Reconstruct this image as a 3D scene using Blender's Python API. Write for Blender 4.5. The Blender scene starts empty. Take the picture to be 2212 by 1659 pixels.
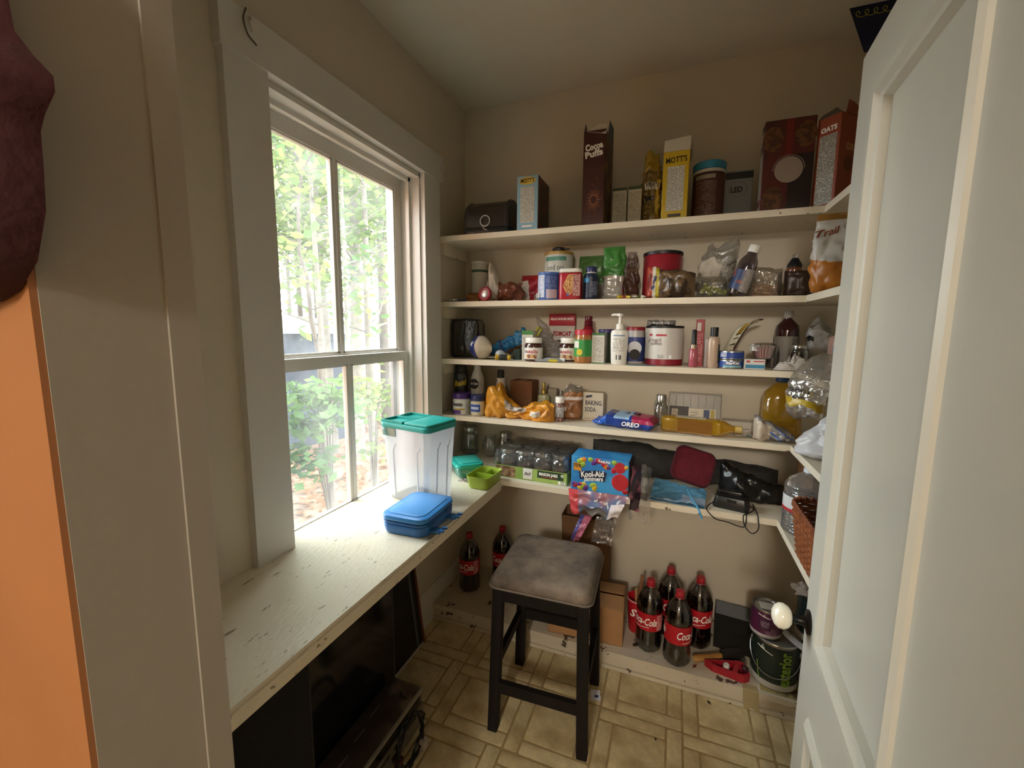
import bpy, bmesh, math, random
from mathutils import Vector, Matrix, Euler, noise

SC = bpy.context.scene
COL = SC.collection
rad = math.radians

# ---------------------------------------------------------------- camera, world, light, exposure
cam_data = bpy.data.cameras.new('camera')
cam_data.sensor_fit = 'HORIZONTAL'
cam_data.sensor_width = 36.0
cam_data.lens = 14.8757
cam_data.clip_start = 0.02
cam_data.clip_end = 200
cam = bpy.data.objects.new('camera', cam_data)
COL.objects.link(cam)
_r, _u, _f = Vector((0.9334, 0.3588, 0.0091)), Vector((-0.0534, 0.1137, 0.9921)), Vector((-0.3549, 0.9265, -0.1252))
cam.matrix_world = Matrix(((_r.x, _u.x, -_f.x, 1.0841), (_r.y, _u.y, -_f.y, -2.1064), (_r.z, _u.z, -_f.z, 1.45), (0, 0, 0, 1)))
SC.camera = cam

world = bpy.data.worlds.new('overcast_sky')
SC.world = world
world.use_nodes = True
_bg = world.node_tree.nodes['Background']
_bg.inputs[0].default_value = (0.90, 0.96, 1.0, 1)
_bg.inputs[1].default_value = 7.5

# window portal: guides the sky light through the opening, gives off nothing itself
_pl = bpy.data.lights.new('window_portal', 'AREA')
_pl.shape = 'RECTANGLE'; _pl.size = 0.80; _pl.size_y = 1.36
_pl.cycles.is_portal = True
_po = bpy.data.objects.new('window_portal', _pl)
COL.objects.link(_po)
_po.location = (-0.20, -0.81, 1.45)
_po.rotation_euler = (0, rad(-90), 0)

SC.view_settings.view_transform = 'Standard'
SC.view_settings.look = 'None'
SC.view_settings.gamma = 1.0
SC.view_settings.use_curve_mapping = False
SC.view_settings.exposure = 1.05
SC.cycles.use_denoising = True
SC.cycles.transparent_max_bounces = 24
SC.cycles.max_bounces = 8
SC.cycles.diffuse_bounces = 5
SC.cycles.caustics_reflective = False
SC.cycles.caustics_refractive = False
SC.cycles.sample_clamp_indirect = 6.0

# ---------------------------------------------------------------- materials
def lin(h):
    h = h.lstrip('#')
    c = [int(h[i:i + 2], 16) / 255 for i in (0, 2, 4)]
    return tuple(x / 12.92 if x <= 0.04045 else ((x + 0.055) / 1.055) ** 2.4 for x in c) + (1,)

def newmat(name):
    m = bpy.data.materials.new(name)
    m.use_nodes = True
    nt = m.node_tree
    nt.nodes.clear()
    out = nt.nodes.new('ShaderNodeOutputMaterial')
    return m, nt, out

MC = {}
def mat(col, rough=0.5, metal=0.0, var=0.0, vs=25.0, bump=0.0, bs=80.0, col2=None, cs=6.0, ct=0.5, coat=0.0, sub=0.0, spec=0.5):
    """principled surface; var darkens/lightens by noise, col2 adds blotches of a second colour"""
    key = ('mat', col, rough, metal, var, vs, bump, bs, col2, cs, ct, coat, sub, spec)
    if key in MC: return MC[key]
    m, nt, out = newmat('surface_' + col.lstrip('#'))
    N, Lk = nt.nodes, nt.links
    b = N.new('ShaderNodeBsdfPrincipled')
    b.inputs['Base Color'].default_value = lin(col)
    b.inputs['Roughness'].default_value = rough
    b.inputs['Metallic'].default_value = metal
    b.inputs['Specular IOR Level'].default_value = spec
    b.inputs['Coat Weight'].default_value = coat
    if sub:
        b.inputs['Subsurface Weight'].default_value = sub
        b.inputs['Subsurface Radius'].default_value = (0.02, 0.02, 0.02)
    Lk.new(b.outputs[0], out.inputs[0])
    tc = N.new('ShaderNodeTexCoord')
    src = None
    if col2:
        n2 = N.new('ShaderNodeTexNoise'); n2.inputs['Scale'].default_value = cs; n2.inputs['Detail'].default_value = 5
        Lk.new(tc.outputs['Object'], n2.inputs['Vector'])
        rp = N.new('ShaderNodeValToRGB')
        rp.color_ramp.elements[0].position = ct - 0.06; rp.color_ramp.elements[1].position = ct + 0.06
        rp.color_ramp.elements[0].color = lin(col); rp.color_ramp.elements[1].color = lin(col2)
        Lk.new(n2.outputs['Fac'], rp.inputs['Fac']); src = rp.outputs['Color']
    if var:
        n1 = N.new('ShaderNodeTexNoise'); n1.inputs['Scale'].default_value = vs; n1.inputs['Detail'].default_value = 6
        Lk.new(tc.outputs['Object'], n1.inputs['Vector'])
        mr = N.new('ShaderNodeMapRange'); mr.inputs[1].default_value = 0.3; mr.inputs[2].default_value = 0.7
        mr.inputs[3].default_value = 1 - var; mr.inputs[4].default_value = 1 + var
        Lk.new(n1.outputs['Fac'], mr.inputs[0])
        mx = N.new('ShaderNodeMix'); mx.data_type = 'RGBA'; mx.blend_type = 'MULTIPLY'; mx.inputs[0].default_value = 1
        if src: Lk.new(src, mx.inputs[6])
        else: mx.inputs[6].default_value = lin(col)
        Lk.new(mr.outputs[0], mx.inputs[7]); src = mx.outputs[2]
    if src: Lk.new(src, b.inputs['Base Color'])
    if bump:
        n3 = N.new('ShaderNodeTexNoise'); n3.inputs['Scale'].default_value = bs; n3.inputs['Detail'].default_value = 4
        Lk.new(tc.outputs['Object'], n3.inputs['Vector'])
        bp = N.new('ShaderNodeBump'); bp.inputs['Strength'].default_value = bump; bp.inputs['Distance'].default_value = 0.01
        Lk.new(n3.outputs['Fac'], bp.inputs['Height']); Lk.new(bp.outputs[0], b.inputs['Normal'])
    MC[key] = m
    return m

def clear(tint='#ffffff', gloss=0.10, rough=0.06, haze=0.0, hazecol='#ffffff', wr=0.0):
    """thin clear film or glass wall: see-through, mirror-like at grazing angles, optional milky haze"""
    key = ('clear', tint, gloss, rough, haze, hazecol, wr)
    if key in MC: return MC[key]
    m, nt, out = newmat('clear_' + tint.lstrip('#'))
    N, Lk = nt.nodes, nt.links
    t = N.new('ShaderNodeBsdfTransparent'); t.inputs[0].default_value = lin(tint)
    g = N.new('ShaderNodeBsdfGlossy'); g.inputs['Roughness'].default_value = rough
    lw = N.new('ShaderNodeLayerWeight'); lw.inputs[0].default_value = 0.35
    mr = N.new('ShaderNodeMapRange'); mr.inputs[3].default_value = gloss * 0.5; mr.inputs[4].default_value = min(1, gloss * 5)
    Lk.new(lw.outputs['Facing'], mr.inputs[0])
    base = t.outputs[0]
    if haze:
        d = N.new('ShaderNodeBsdfDiffuse'); d.inputs[0].default_value = lin(hazecol)
        tr = N.new('ShaderNodeBsdfTranslucent'); tr.inputs[0].default_value = lin(hazecol)
        ad = N.new('ShaderNodeMixShader'); ad.inputs[0].default_value = 0.5
        Lk.new(d.outputs[0], ad.inputs[1]); Lk.new(tr.outputs[0], ad.inputs[2])
        hz = N.new('ShaderNodeMixShader'); hz.inputs[0].default_value = haze
        Lk.new(t.outputs[0], hz.inputs[1]); Lk.new(ad.outputs[0], hz.inputs[2]); base = hz.outputs[0]
    ms = N.new('ShaderNodeMixShader')
    Lk.new(mr.outputs[0], ms.inputs[0]); Lk.new(base, ms.inputs[1]); Lk.new(g.outputs[0], ms.inputs[2])
    if wr:
        tc = N.new('ShaderNodeTexCoord')
        n3 = N.new('ShaderNodeTexNoise'); n3.inputs['Scale'].default_value = 60; n3.inputs['Detail'].default_value = 2
        Lk.new(tc.outputs['Object'], n3.inputs['Vector'])
        bp = N.new('ShaderNodeBump'); bp.inputs['Strength'].default_value = wr; bp.inputs['Distance'].default_value = 0.01
        Lk.new(n3.outputs['Fac'], bp.inputs['Height']); Lk.new(bp.outputs[0], g.inputs['Normal'])
    Lk.new(ms.outputs[0], out.inputs[0])
    MC[key] = m
    return m

def fine_print(base='#e8e6df', ink='#55524d', freq=260.0, dens=0.5, horiz=60.0):
    """panel of small print: rows of broken lines"""
    key = ('print', base, ink, freq, dens, horiz)
    if key in MC: return MC[key]
    m, nt, out = newmat('fine_print')
    N, Lk = nt.nodes, nt.links
    b = N.new('ShaderNodeBsdfPrincipled'); b.inputs['Roughness'].default_value = 0.5
    tc = N.new('ShaderNodeTexCoord'); sp = N.new('ShaderNodeSeparateXYZ'); Lk.new(tc.outputs['Object'], sp.inputs[0])
    mu = N.new('ShaderNodeMath'); mu.operation = 'MULTIPLY'; mu.inputs[1].default_value = freq; Lk.new(sp.outputs['Z'], mu.inputs[0])
    fr = N.new('ShaderNodeMath'); fr.operation = 'FRACT'; Lk.new(mu.outputs[0], fr.inputs[0])
    lt = N.new('ShaderNodeMath'); lt.operation = 'LESS_THAN'; lt.inputs[1].default_value = dens; Lk.new(fr.outputs[0], lt.inputs[0])
    fl = N.new('ShaderNodeMath'); fl.operation = 'FLOOR'; Lk.new(mu.outputs[0], fl.inputs[0])
    ad = N.new('ShaderNodeMath'); ad.operation = 'ADD'; Lk.new(sp.outputs['X'], ad.inputs[0]); Lk.new(sp.outputs['Y'], ad.inputs[1])
    mh = N.new('ShaderNodeMath'); mh.operation = 'MULTIPLY'; mh.inputs[1].default_value = horiz; Lk.new(ad.outputs[0], mh.inputs[0])
    cb = N.new('ShaderNodeCombineXYZ'); Lk.new(mh.outputs[0], cb.inputs[0]); Lk.new(fl.outputs[0], cb.inputs[1])
    ns = N.new('ShaderNodeTexNoise'); ns.inputs['Scale'].default_value = 3.1; Lk.new(cb.outputs[0], ns.inputs['Vector'])
    gt = N.new('ShaderNodeMath'); gt.operation = 'GREATER_THAN'; gt.inputs[1].default_value = 0.46; Lk.new(ns.outputs['Fac'], gt.inputs[0])
    an = N.new('ShaderNodeMath'); an.operation = 'MULTIPLY'; Lk.new(lt.outputs[0], an.inputs[0]); Lk.new(gt.outputs[0], an.inputs[1])
    mx = N.new('ShaderNodeMix'); mx.data_type = 'RGBA'; mx.inputs[6].default_value = lin(base); mx.inputs[7].default_value = lin(ink)
    Lk.new(an.outputs[0], mx.inputs[0]); Lk.new(mx.outputs[2], b.inputs['Base Color']); Lk.new(b.outputs[0], out.inputs[0])
    MC[key] = m
    return m

def barcode(base='#f0efea', ink='#222222', freq=900.0):
    key = ('bar', base, ink, freq)
    if key in MC: return MC[key]
    m, nt, out = newmat('barcode')
    N, Lk = nt.nodes, nt.links
    b = N.new('ShaderNodeBsdfPrincipled'); b.inputs['Roughness'].default_value = 0.5
    tc = N.new('ShaderNodeTexCoord'); sp = N.new('ShaderNodeSeparateXYZ'); Lk.new(tc.outputs['Object'], sp.inputs[0])
    mu = N.new('ShaderNodeMath'); mu.operation = 'MULTIPLY'; mu.inputs[1].default_value = freq; Lk.new(sp.outputs['X'], mu.inputs[0])
    cb = N.new('ShaderNodeCombineXYZ'); Lk.new(mu.outputs[0], cb.inputs[0])
    ns = N.new('ShaderNodeTexWhiteNoise'); ns.noise_dimensions = '1D'
    fl = N.new('ShaderNodeMath'); fl.operation = 'FLOOR'; Lk.new(mu.outputs[0], fl.inputs[0]); Lk.new(fl.outputs[0], ns.inputs['W'])
    gt = N.new('ShaderNodeMath'); gt.operation = 'GREATER_THAN'; gt.inputs[1].default_value = 0.5; Lk.new(ns.outputs['Value'], gt.inputs[0])
    mx = N.new('ShaderNodeMix'); mx.data_type = 'RGBA'; mx.inputs[6].default_value = lin(base); mx.inputs[7].default_value = lin(ink)
    Lk.new(gt.outputs[0], mx.inputs[0]); Lk.new(mx.outputs[2], b.inputs['Base Color']); Lk.new(b.outputs[0], out.inputs[0])
    MC[key] = m
    return m

def old_paint(col, chip='#6d5b48', amount=0.64, rough=0.42, scale=9.0, grime='#a49880', streak=(1, 1, 1), bump=0.08):
    """brushed old paint with small chips of bare wood and faint grime"""
    key = ('paint', col, chip, amount, rough, scale, grime, streak, bump)
    if key in MC: return MC[key]
    m, nt, out = newmat('old_paint_' + col.lstrip('#'))
    N, Lk = nt.nodes, nt.links
    b = N.new('ShaderNodeBsdfPrincipled'); b.inputs['Roughness'].default_value = rough
    tc = N.new('ShaderNodeTexCoord'); mp = N.new('ShaderNodeMapping'); mp.inputs['Scale'].default_value = streak
    Lk.new(tc.outputs['Object'], mp.inputs[0])
    n1 = N.new('ShaderNodeTexNoise'); n1.inputs['Scale'].default_value = 2.2; n1.inputs['Detail'].default_value = 5
    Lk.new(tc.outputs['Object'], n1.inputs['Vector'])
    r1 = N.new('ShaderNodeMapRange'); r1.inputs[1].default_value = 0.5; r1.inputs[2].default_value = 0.8; r1.inputs[4].default_value = 0.35
    Lk.new(n1.outputs['Fac'], r1.inputs[0])
    mx1 = N.new('ShaderNodeMix'); mx1.data_type = 'RGBA'; mx1.inputs[6].default_value = lin(col); mx1.inputs[7].default_value = lin(grime)
    Lk.new(r1.outputs[0], mx1.inputs[0])
    n2 = N.new('ShaderNodeTexNoise'); n2.inputs['Scale'].default_value = scale; n2.inputs['Detail'].default_value = 7; n2.inputs['Roughness'].default_value = 0.62
    Lk.new(mp.outputs[0], n2.inputs['Vector'])
    gt = N.new('ShaderNodeMapRange'); gt.inputs[1].default_value = amount; gt.inputs[2].default_value = amount + 0.02
    Lk.new(n2.outputs['Fac'], gt.inputs[0])
    mx2 = N.new('ShaderNodeMix'); mx2.data_type = 'RGBA'; mx2.inputs[7].default_value = lin(chip)
    Lk.new(gt.outputs[0], mx2.inputs[0]); Lk.new(mx1.outputs[2], mx2.inputs[6])
    Lk.new(mx2.outputs[2], b.inputs['Base Color'])
    n3 = N.new('ShaderNodeTexNoise'); n3.inputs['Scale'].default_value = 45; n3.inputs['Detail'].default_value = 5
    Lk.new(mp.outputs[0], n3.inputs['Vector'])
    bp = N.new('ShaderNodeBump'); bp.inputs['Strength'].default_value = bump; bp.inputs['Distance'].default_value = 0.01
    Lk.new(n3.outputs['Fac'], bp.inputs['Height']); Lk.new(bp.outputs[0], b.inputs['Normal'])
    Lk.new(b.outputs[0], out.inputs[0])
    MC[key] = m
    return m

# ---------------------------------------------------------------- mesh building
class G:
    def __init__(s): s.v = []; s.f = []; s.m = []
    def add(s, vs, fs, mi=0):
        o = len(s.v); s.v += [tuple(p) for p in vs]
        for k, q in enumerate(fs):
            s.f.append(tuple(i + o for i in q)); s.m.append(mi[k] if isinstance(mi, (list, tuple)) else mi)
        return s
    def box(s, c, d, mi=0, M=None):
        x, y, z = d[0] / 2, d[1] / 2, d[2] / 2
        vs = [Vector((a * x, b * y, e * z)) for a in (-1, 1) for b in (-1, 1) for e in (-1, 1)]
        if M: vs = [M @ q for q in vs]
        vs = [q + Vector(c) for q in vs]
        return s.add(vs, [(0, 1, 3, 2), (4, 6, 7, 5), (0, 4, 5, 1), (2, 3, 7, 6), (0, 2, 6, 4), (1, 5, 7, 3)], mi)
    def bx(s, x0, x1, y0, y1, z0, z1, mi=0):
        return s.box(((x0 + x1) / 2, (y0 + y1) / 2, (z0 + z1) / 2), (abs(x1 - x0), abs(y1 - y0), abs(z1 - z0)), mi)
    def loft(s, rings, mi=0, cap0=True, cap1=True, closed=True):
        n = len(rings[0]); o = len(s.v)
        for r in rings: s.v += [tuple(q) for q in r]
        for j in range(len(rings) - 1):
            for i in range(n if closed else n - 1):
                k = (i + 1) % n
                s.f.append((o + j * n + i, o + j * n + k, o + (j + 1) * n + k, o + (j + 1) * n + i))
                s.m.append(mi(i / n, j) if callable(mi) else (mi[j] if isinstance(mi, (list, tuple)) else mi))
        a = mi if isinstance(mi, int) else (mi[0] if isinstance(mi, (list, tuple)) else mi(0, 0))
        b = mi if isinstance(mi, int) else (mi[-1] if isinstance(mi, (list, tuple)) else mi(0, len(rings) - 2))
        if cap0: s.f.append(tuple(o + i for i in range(n))); s.m.append(a)
        if cap1: s.f.append(tuple(o + (len(rings) - 1) * n + i for i in range(n))); s.m.append(b)
        return s
    def lathe(s, prof, n=28, mi=0, cap0=True, cap1=True, sx=1.0, sy=1.0, M=None):
        rings = []
        for r, z in prof:
            ring = [Vector((r * sx * math.sin(2 * math.pi * i / n), -r * sy * math.cos(2 * math.pi * i / n), z)) for i in range(n)]
            if M: ring = [M @ q for q in ring]
            rings.append(ring)
        return s.loft(rings, mi, cap0, cap1)
    def arc(s, R, z0, z1, a0, a1, n=14, mi=0, R1=None, sy=1.0):
        """piece of a cylinder wall; angle 0 faces -y"""
        R1 = R if R1 is None else R1
        lo = [(R * math.sin(a0 + (a1 - a0) * i / n), -R * sy * math.cos(a0 + (a1 - a0) * i / n), z0) for i in range(n + 1)]
        hi = [(R1 * math.sin(a0 + (a1 - a0) * i / n), -R1 * sy * math.cos(a0 + (a1 - a0) * i / n), z1) for i in range(n + 1)]
        return s.loft([lo, hi], mi, False, False, False)
    def rbox(s, w, d, z0, z1, r=0.01, e=0.003, n=4, mi=0, w1=None, d1=None):
        """box with rounded corners (radius r) and softened top and bottom edges, optionally tapering to w1 x d1"""
        w1 = w if w1 is None else w1; d1 = d if d1 is None else d1
        e = min(e, (z1 - z0) * 0.45)
        def ring(W, D, z, ins): return rrect(W - 2 * ins, D - 2 * ins, max(0.0005, r - ins), n, z)
        rs = [ring(w, d, z0, e), ring(w, d, z0 + e * 0.3, e * 0.3), ring(w, d, z0 + e, 0),
              ring(w1, d1, z1 - e, 0), ring(w1, d1, z1 - e * 0.3, e * 0.3), ring(w1, d1, z1, e)]
        return s.loft(rs, mi)
    def tube(s, pts, r, n=8, mi=0, taper=None):
        pts = [Vector(q) for q in pts]; rings = []
        up = Vector((0.123, 0.456, 0.88)).normalized()
        for i, q in enumerate(pts):
            t = (pts[min(i + 1, len(pts) - 1)] - pts[max(i - 1, 0)]).normalized()
            a = t.cross(up)
            if a.length < 1e-4: a = t.cross(Vector((1, 0, 0)))
            a.normalize(); b = t.cross(a); up = -a.cross(t) if False else up
            rr = r if taper is None else r * taper[i]
            rings.append([q + a * rr * math.cos(2 * math.pi * k / n) + b * rr * math.sin(2 * math.pi * k / n) for k in range(n)])
        return s.loft(rings, mi)
    def xf(s, M): s.v = [tuple(M @ Vector(q)) for q in s.v]; return s
    def warp(s, fn): s.v = [tuple(fn(Vector(q))) for q in s.v]; return s
    def build(s, name, mats, parent=None, smooth=40, loc=None, rot=None):
        me = bpy.data.meshes.new(name)
        me.from_pydata(s.v, [], s.f)
        if not isinstance(mats, (list, tuple)): mats = [mats]
        for m in mats: me.materials.append(m)
        if len(mats) > 1: me.polygons.foreach_set('material_index', s.m)
        bm = bmesh.new(); bm.from_mesh(me)
        bmesh.ops.recalc_face_normals(bm, faces=bm.faces); bm.to_mesh(me); bm.free()
        if smooth:
            me.shade_smooth(); me.set_sharp_from_angle(angle=rad(smooth))
        o = bpy.data.objects.new(name, me)
        COL.objects.link(o)
        if parent: o.parent = parent
        if loc: o.location = loc
        if rot: o.rotation_euler = rot
        return o

def curve(pts, n=6):
    """smooth path through the given points"""
    P = [Vector(q) for q in pts]; P = [P[0] * 2 - P[1]] + P + [P[-1] * 2 - P[-2]]; out = []
    for i in range(1, len(P) - 2):
        a, b, c, d = P[i - 1], P[i], P[i + 1], P[i + 2]
        for k in range(n):
            t = k / n
            out.append(0.5 * ((2 * b) + (c - a) * t + (2 * a - 5 * b + 4 * c - d) * t * t + (3 * b - a - 3 * c + d) * t ** 3))
    return out + [P[-2]]

def rrect(w, d, r, n=4, z=0.0):
    r = min(r, w / 2 - 1e-4, d / 2 - 1e-4); pts = []
    for cx, cy, a0 in ((w / 2 - r, -d / 2 + r, -90), (w / 2 - r, d / 2 - r, 0), (-w / 2 + r, d / 2 - r, 90), (-w / 2 + r, -d / 2 + r, 180)):
        for i in range(n + 1):
            a = rad(a0 + 90 * i / n); pts.append(Vector((cx + r * math.cos(a), cy + r * math.sin(a), z)))
    return pts

def tag(o, label=None, cat=None, group=None, kind=None):
    if label: o['label'] = label
    if cat: o['category'] = cat
    if group: o['group'] = group
    if kind: o['kind'] = kind
    return o

def thing(name, label, cat, loc=(0, 0, 0), rz=0.0, rot=None, group=None):
    o = bpy.data.objects.new(name, None)
    o.empty_display_size = 0.05
    COL.objects.link(o)
    o.location = loc
    o.rotation_euler = rot if rot else (0, 0, rad(rz))
    return tag(o, label, cat, group)

def copy_tree(o, parent=None):
    c = o.copy(); COL.objects.link(c); c.parent = parent
    for ch in [q for q in o.children]: copy_tree(ch, c)
    return c

def struct(g, name, mats, parent=None, smooth=30):
    o = g.build(name, mats, parent, smooth)
    if not parent: o['kind'] = 'structure'
    return o

def text(s, size, m, parent, loc=(0, 0, 0), rz=0.0, width=None, wrap=None, shear=0.0, tilt=0.0, surf=None, name='lettering', bold=0.02, vert=False, off=0.0008, flat=False):
    """flat printed lettering as a mesh in the x-z plane facing -y; wrap = cylinder radius to bend it round"""
    cu = bpy.data.curves.new(name, 'FONT')
    cu.body = s; cu.size = size; cu.align_x = 'CENTER'; cu.align_y = 'CENTER'; cu.resolution_u = 2
    cu.offset = bold * size; cu.shear = shear
    to = bpy.data.objects.new(name, cu)
    me = bpy.data.meshes.new_from_object(to)
    bpy.data.objects.remove(to); bpy.data.curves.remove(cu)
    xs = [q.co.x for q in me.vertices]
    if not xs: return None
    k = width / (max(xs) - min(xs)) if width else 1.0
    mid = (max(xs) + min(xs)) / 2
    a = rad(tilt)
    for q in me.vertices:
        x, z = (q.co.x - mid) * k, q.co.y
        x, z = x * math.cos(a) - z * math.sin(a), x * math.sin(a) + z * math.cos(a)
        if surf: q.co = surf(x + loc[0], z + loc[2], off)
        elif wrap:
            t = rz_off(loc) + x / wrap
            q.co = ((wrap + off) * math.sin(t), -(wrap + off) * math.cos(t), z + loc[2])
        elif flat: q.co = (x, z, 0)
        else: q.co = (x, -off, z)
    me.name = name
    me.materials.clear(); me.materials.append(m)
    o = bpy.data.objects.new(name, me)
    COL.objects.link(o); o.parent = parent
    if not surf and not wrap:
        o.location = loc; o.rotation_euler = (0, 0, rad(rz))
    elif wrap:
        o.rotation_euler = (0, 0, rad(rz))
    return o
def rz_off(loc): return loc[0]

def panel(parent, m, face, w, d, a0, a1, z0, z1, name='print_panel', t=0.0006):
    """printed panel glued on a carton face; a0..a1 runs left to right as seen from outside"""
    g = G()
    if face == 'F': g.bx(a0, a1, -d / 2 - t, -d / 2, z0, z1)
    elif face == 'R': g.bx(w / 2, w / 2 + t, a0, a1, z0, z1)
    elif face == 'L': g.bx(-w / 2 - t, -w / 2, -a1, -a0, z0, z1)
    return g.build(name, m, parent, 0)

def fbm(p, sc, seed=0.0, oct=3):
    v = 0.0; a = 1.0
    q = Vector(p) * sc + Vector((seed * 3.1, seed * 7.7, seed * 1.3))
    for _ in range(oct):
        v += a * noise.noise(q); q = q * 2.03; a *= 0.5
    return v

class Bag:
    """pillow-shaped film bag standing on z=0: width w, height h, thickness t; closed flat at the ends, creased by noise"""
    def __init__(s, w, h, t, seed=1, wr=0.012, ws=18.0, bot=0.25, top=0.35, flare=0.0, ragged=0.0, pinch=0.0, mod=None, square=0.75, pinch0=0.0):
        s.__dict__.update(w=w, h=h, t=t, seed=seed, wr=wr, ws=ws, bot=bot, top=top, flare=flare, ragged=ragged, pinch=pinch, mod=mod, square=square, pinch0=pinch0)
        s.wr *= 1.35
    def prof(s, v):
        b = 1.0
        if s.bot > 0 and v < s.bot: b *= math.sin(math.pi / 2 * max(0.04, v / s.bot)) ** 0.6
        if s.top > 0 and v > 1 - s.top: b *= math.sin(math.pi / 2 * max(0.03, (1 - v) / s.top)) ** 0.9
        a = 1.0 + s.flare * (1 - b) - s.pinch * max(0.0, (v - 0.55) / 0.45) ** 1.5 - s.pinch0 * max(0.0, (0.35 - v) / 0.35) ** 1.5
        return s.w / 2 * a, s.t / 2 * b
    def at(s, ang, v, off=0.0):
        a, b = s.prof(v)
        sn, cs = math.sin(ang), math.cos(ang)
        k = s.square
        x = a * math.copysign(abs(sn) ** k, sn); y = -b * math.copysign(abs(cs) ** k, cs)
        p = Vector((x, y, v * s.h))
        e = min(1.0, b / (s.t / 2) + 0.25)
        d = (abs(noise.noise(p * s.ws + Vector((s.seed * 5.3, s.seed, 0)))) * 1.6 - 0.5) * s.wr * e
        d += (0.5 - abs(noise.noise(p * s.ws * 2.1 + Vector((s.seed, 3.3, s.seed * 2))))) * s.wr * 0.55 * e
        d += noise.noise(p * s.ws * 0.4 + Vector((0, s.seed * 9.1, s.seed))) * s.wr * 1.2 * e
        nrm = Vector((sn, -cs, 0))
        p += nrm * (d + off)
        if s.ragged: p.z += s.ragged * v * v * noise.noise(Vector((x * 25, y * 25, s.seed * 2.2)))
        p.z = max(p.z, 0.0)
        if s.mod: p = s.mod(p)
        return p
    def surf(s, x, z, off):
        v = max(0.0, min(1.0, z / s.h)); a, b = s.prof(v)
        q = max(-0.999, min(0.999, x / a)); q = math.copysign(abs(q) ** (1 / s.square), q)
        return s.at(math.asin(max(-1, min(1, q))), v, off + 0.0012)
    def mesh(s, zone=None, nu=64, nv=44):
        g = G()
        rings = [[s.at(2 * math.pi * (i / nu) - math.pi, j / nv) for i in range(nu)] for j in range(nv + 1)]
        g.loft(rings, (lambda u, j: zone((u - 0.5) * 2, (j + 0.5) / nv)) if zone else 0)
        return g

def label_band(parent, m, R, z0, z1, a0=-180, a1=180, name='label', R1=None, sy=1.0):
    n = max(6, int(abs(a1 - a0) / 12))
    return G().arc(R + 0.0007, z0, z1, rad(a0), rad(a1), n, R1=None if R1 is None else R1 + 0.0007, sy=sy).build(name, m, parent)

# ================================================================= THE SETTING
S1, S2, S3, S4, S5, PL = 1.890, 1.586, 1.311, 1.034, 0.781, 0.087     # shelf tops, plinth top
HC, WR, YF = 2.577, 1.81, -1.80                                        # ceiling, right wall, front wall (pantry side)

wall_m = old_paint('#cdc3b0', '#b3a690', 0.80, 0.6, 7, '#b9ac92', bump=0.05)
trim_m = old_paint('#d4d1ca', '#8b7a63', 0.74, 0.38, 10, '#c4b9a6', bump=0.06)
shelf_m = old_paint('#ded3bd', '#5f4d3c', 0.672, 0.42, 18, '#c3b69d', streak=(1, 1, 1), bump=0.10)
counter_m = old_paint('#e0d6c0', '#8f7f66', 0.642, 0.33, 26, '#b5a480', streak=(3, 0.8, 1), bump=0.16)
plinth_m = old_paint('#c6bba7', '#4a3b2c', 0.598, 0.5, 15, '#85765d', bump=0.15)
ceil_m = old_paint('#d0cabb', '#bfb6a4', 0.85, 0.7, 5, '#c2b69e', bump=0.03)
sash_m = old_paint('#dcd8d0', '#7d6c58', 0.70, 0.35, 16, '#bfb4a0', bump=0.1)
jamb_m = old_paint('#98938a', '#6a5e50', 0.80, 0.5, 8, '#a69a87', bump=0.05)

# --- floor with its vinyl pattern pieces
fl = struct(G().bx(-0.1, 2.0, 0.1, YF - 0.13, -0.06, -0.0012), 'floor', mat('#a08a62', 0.5, var=0.15, vs=30))
tile_ms = [mat(c, 0.36, var=0.16, vs=38, bump=0.05, bs=120, col2=c2, cs=9, ct=0.55) for c, c2 in
           (('#cfbe95', '#b5a27a'), ('#c9b88f', '#af9c74'), ('#d4c39a', '#bba981'))]
def tile_mesh(w, d, name):
    g = G(); rs = []
    for z, i in ((-0.0012, 0.0), (-0.0003, 0.0), (0.0, 0.0012)): rs.append(rrect(w - 2 * i, d - 2 * i, 0.006, 3, z))
    return g.loft(rs, 0)
MOD, STR, GAP = 0.2955, 0.0555, 0.0085
tile_data = {}
def tile(cx, cy, w, d, mi):
    key = (round(w, 3), round(d, 3), mi)
    if key not in tile_data:
        o = tile_mesh(w, d, 'tile').build('tile', tile_ms[mi], fl, 30)
        tile_data[key] = o.data
    else:
        o = bpy.data.objects.new('tile', tile_data[key]); COL.objects.link(o); o.parent = fl
    o.location = (cx, cy, 0)
rnd = random.Random(4)
for i in range(0, 6):
    for j in range(0, 6):
        x0 = 0.002 + MOD * i; y1 = -0.302 - MOD * j; y0 = y1 - MOD; x1 = x0 + MOD
        if y1 < YF: continue
        s, q = STR, MOD - STR; hg = GAP / 2
        pcs = [(x0, x0 + s, y0, y0 + q), (x0 + s, x1, y0, y0 + s), (x1 - s, x1, y0 + s, y1), (x0, x1 - s, y1 - s, y1), (x0 + s, x1 - s, y0 + s, y1 - s)]
        for a0, a1, b0, b1 in pcs:
            a1 = min(a1, WR); b0 = max(b0, YF + 0.003); b1 = min(b1, -0.395)
            if a1 - a0 < 0.03 or b1 - b0 < 0.012: continue
            tile((a0 + a1) / 2, (b0 + b1) / 2, a1 - a0 - GAP, b1 - b0 - GAP, rnd.randrange(3))

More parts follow.
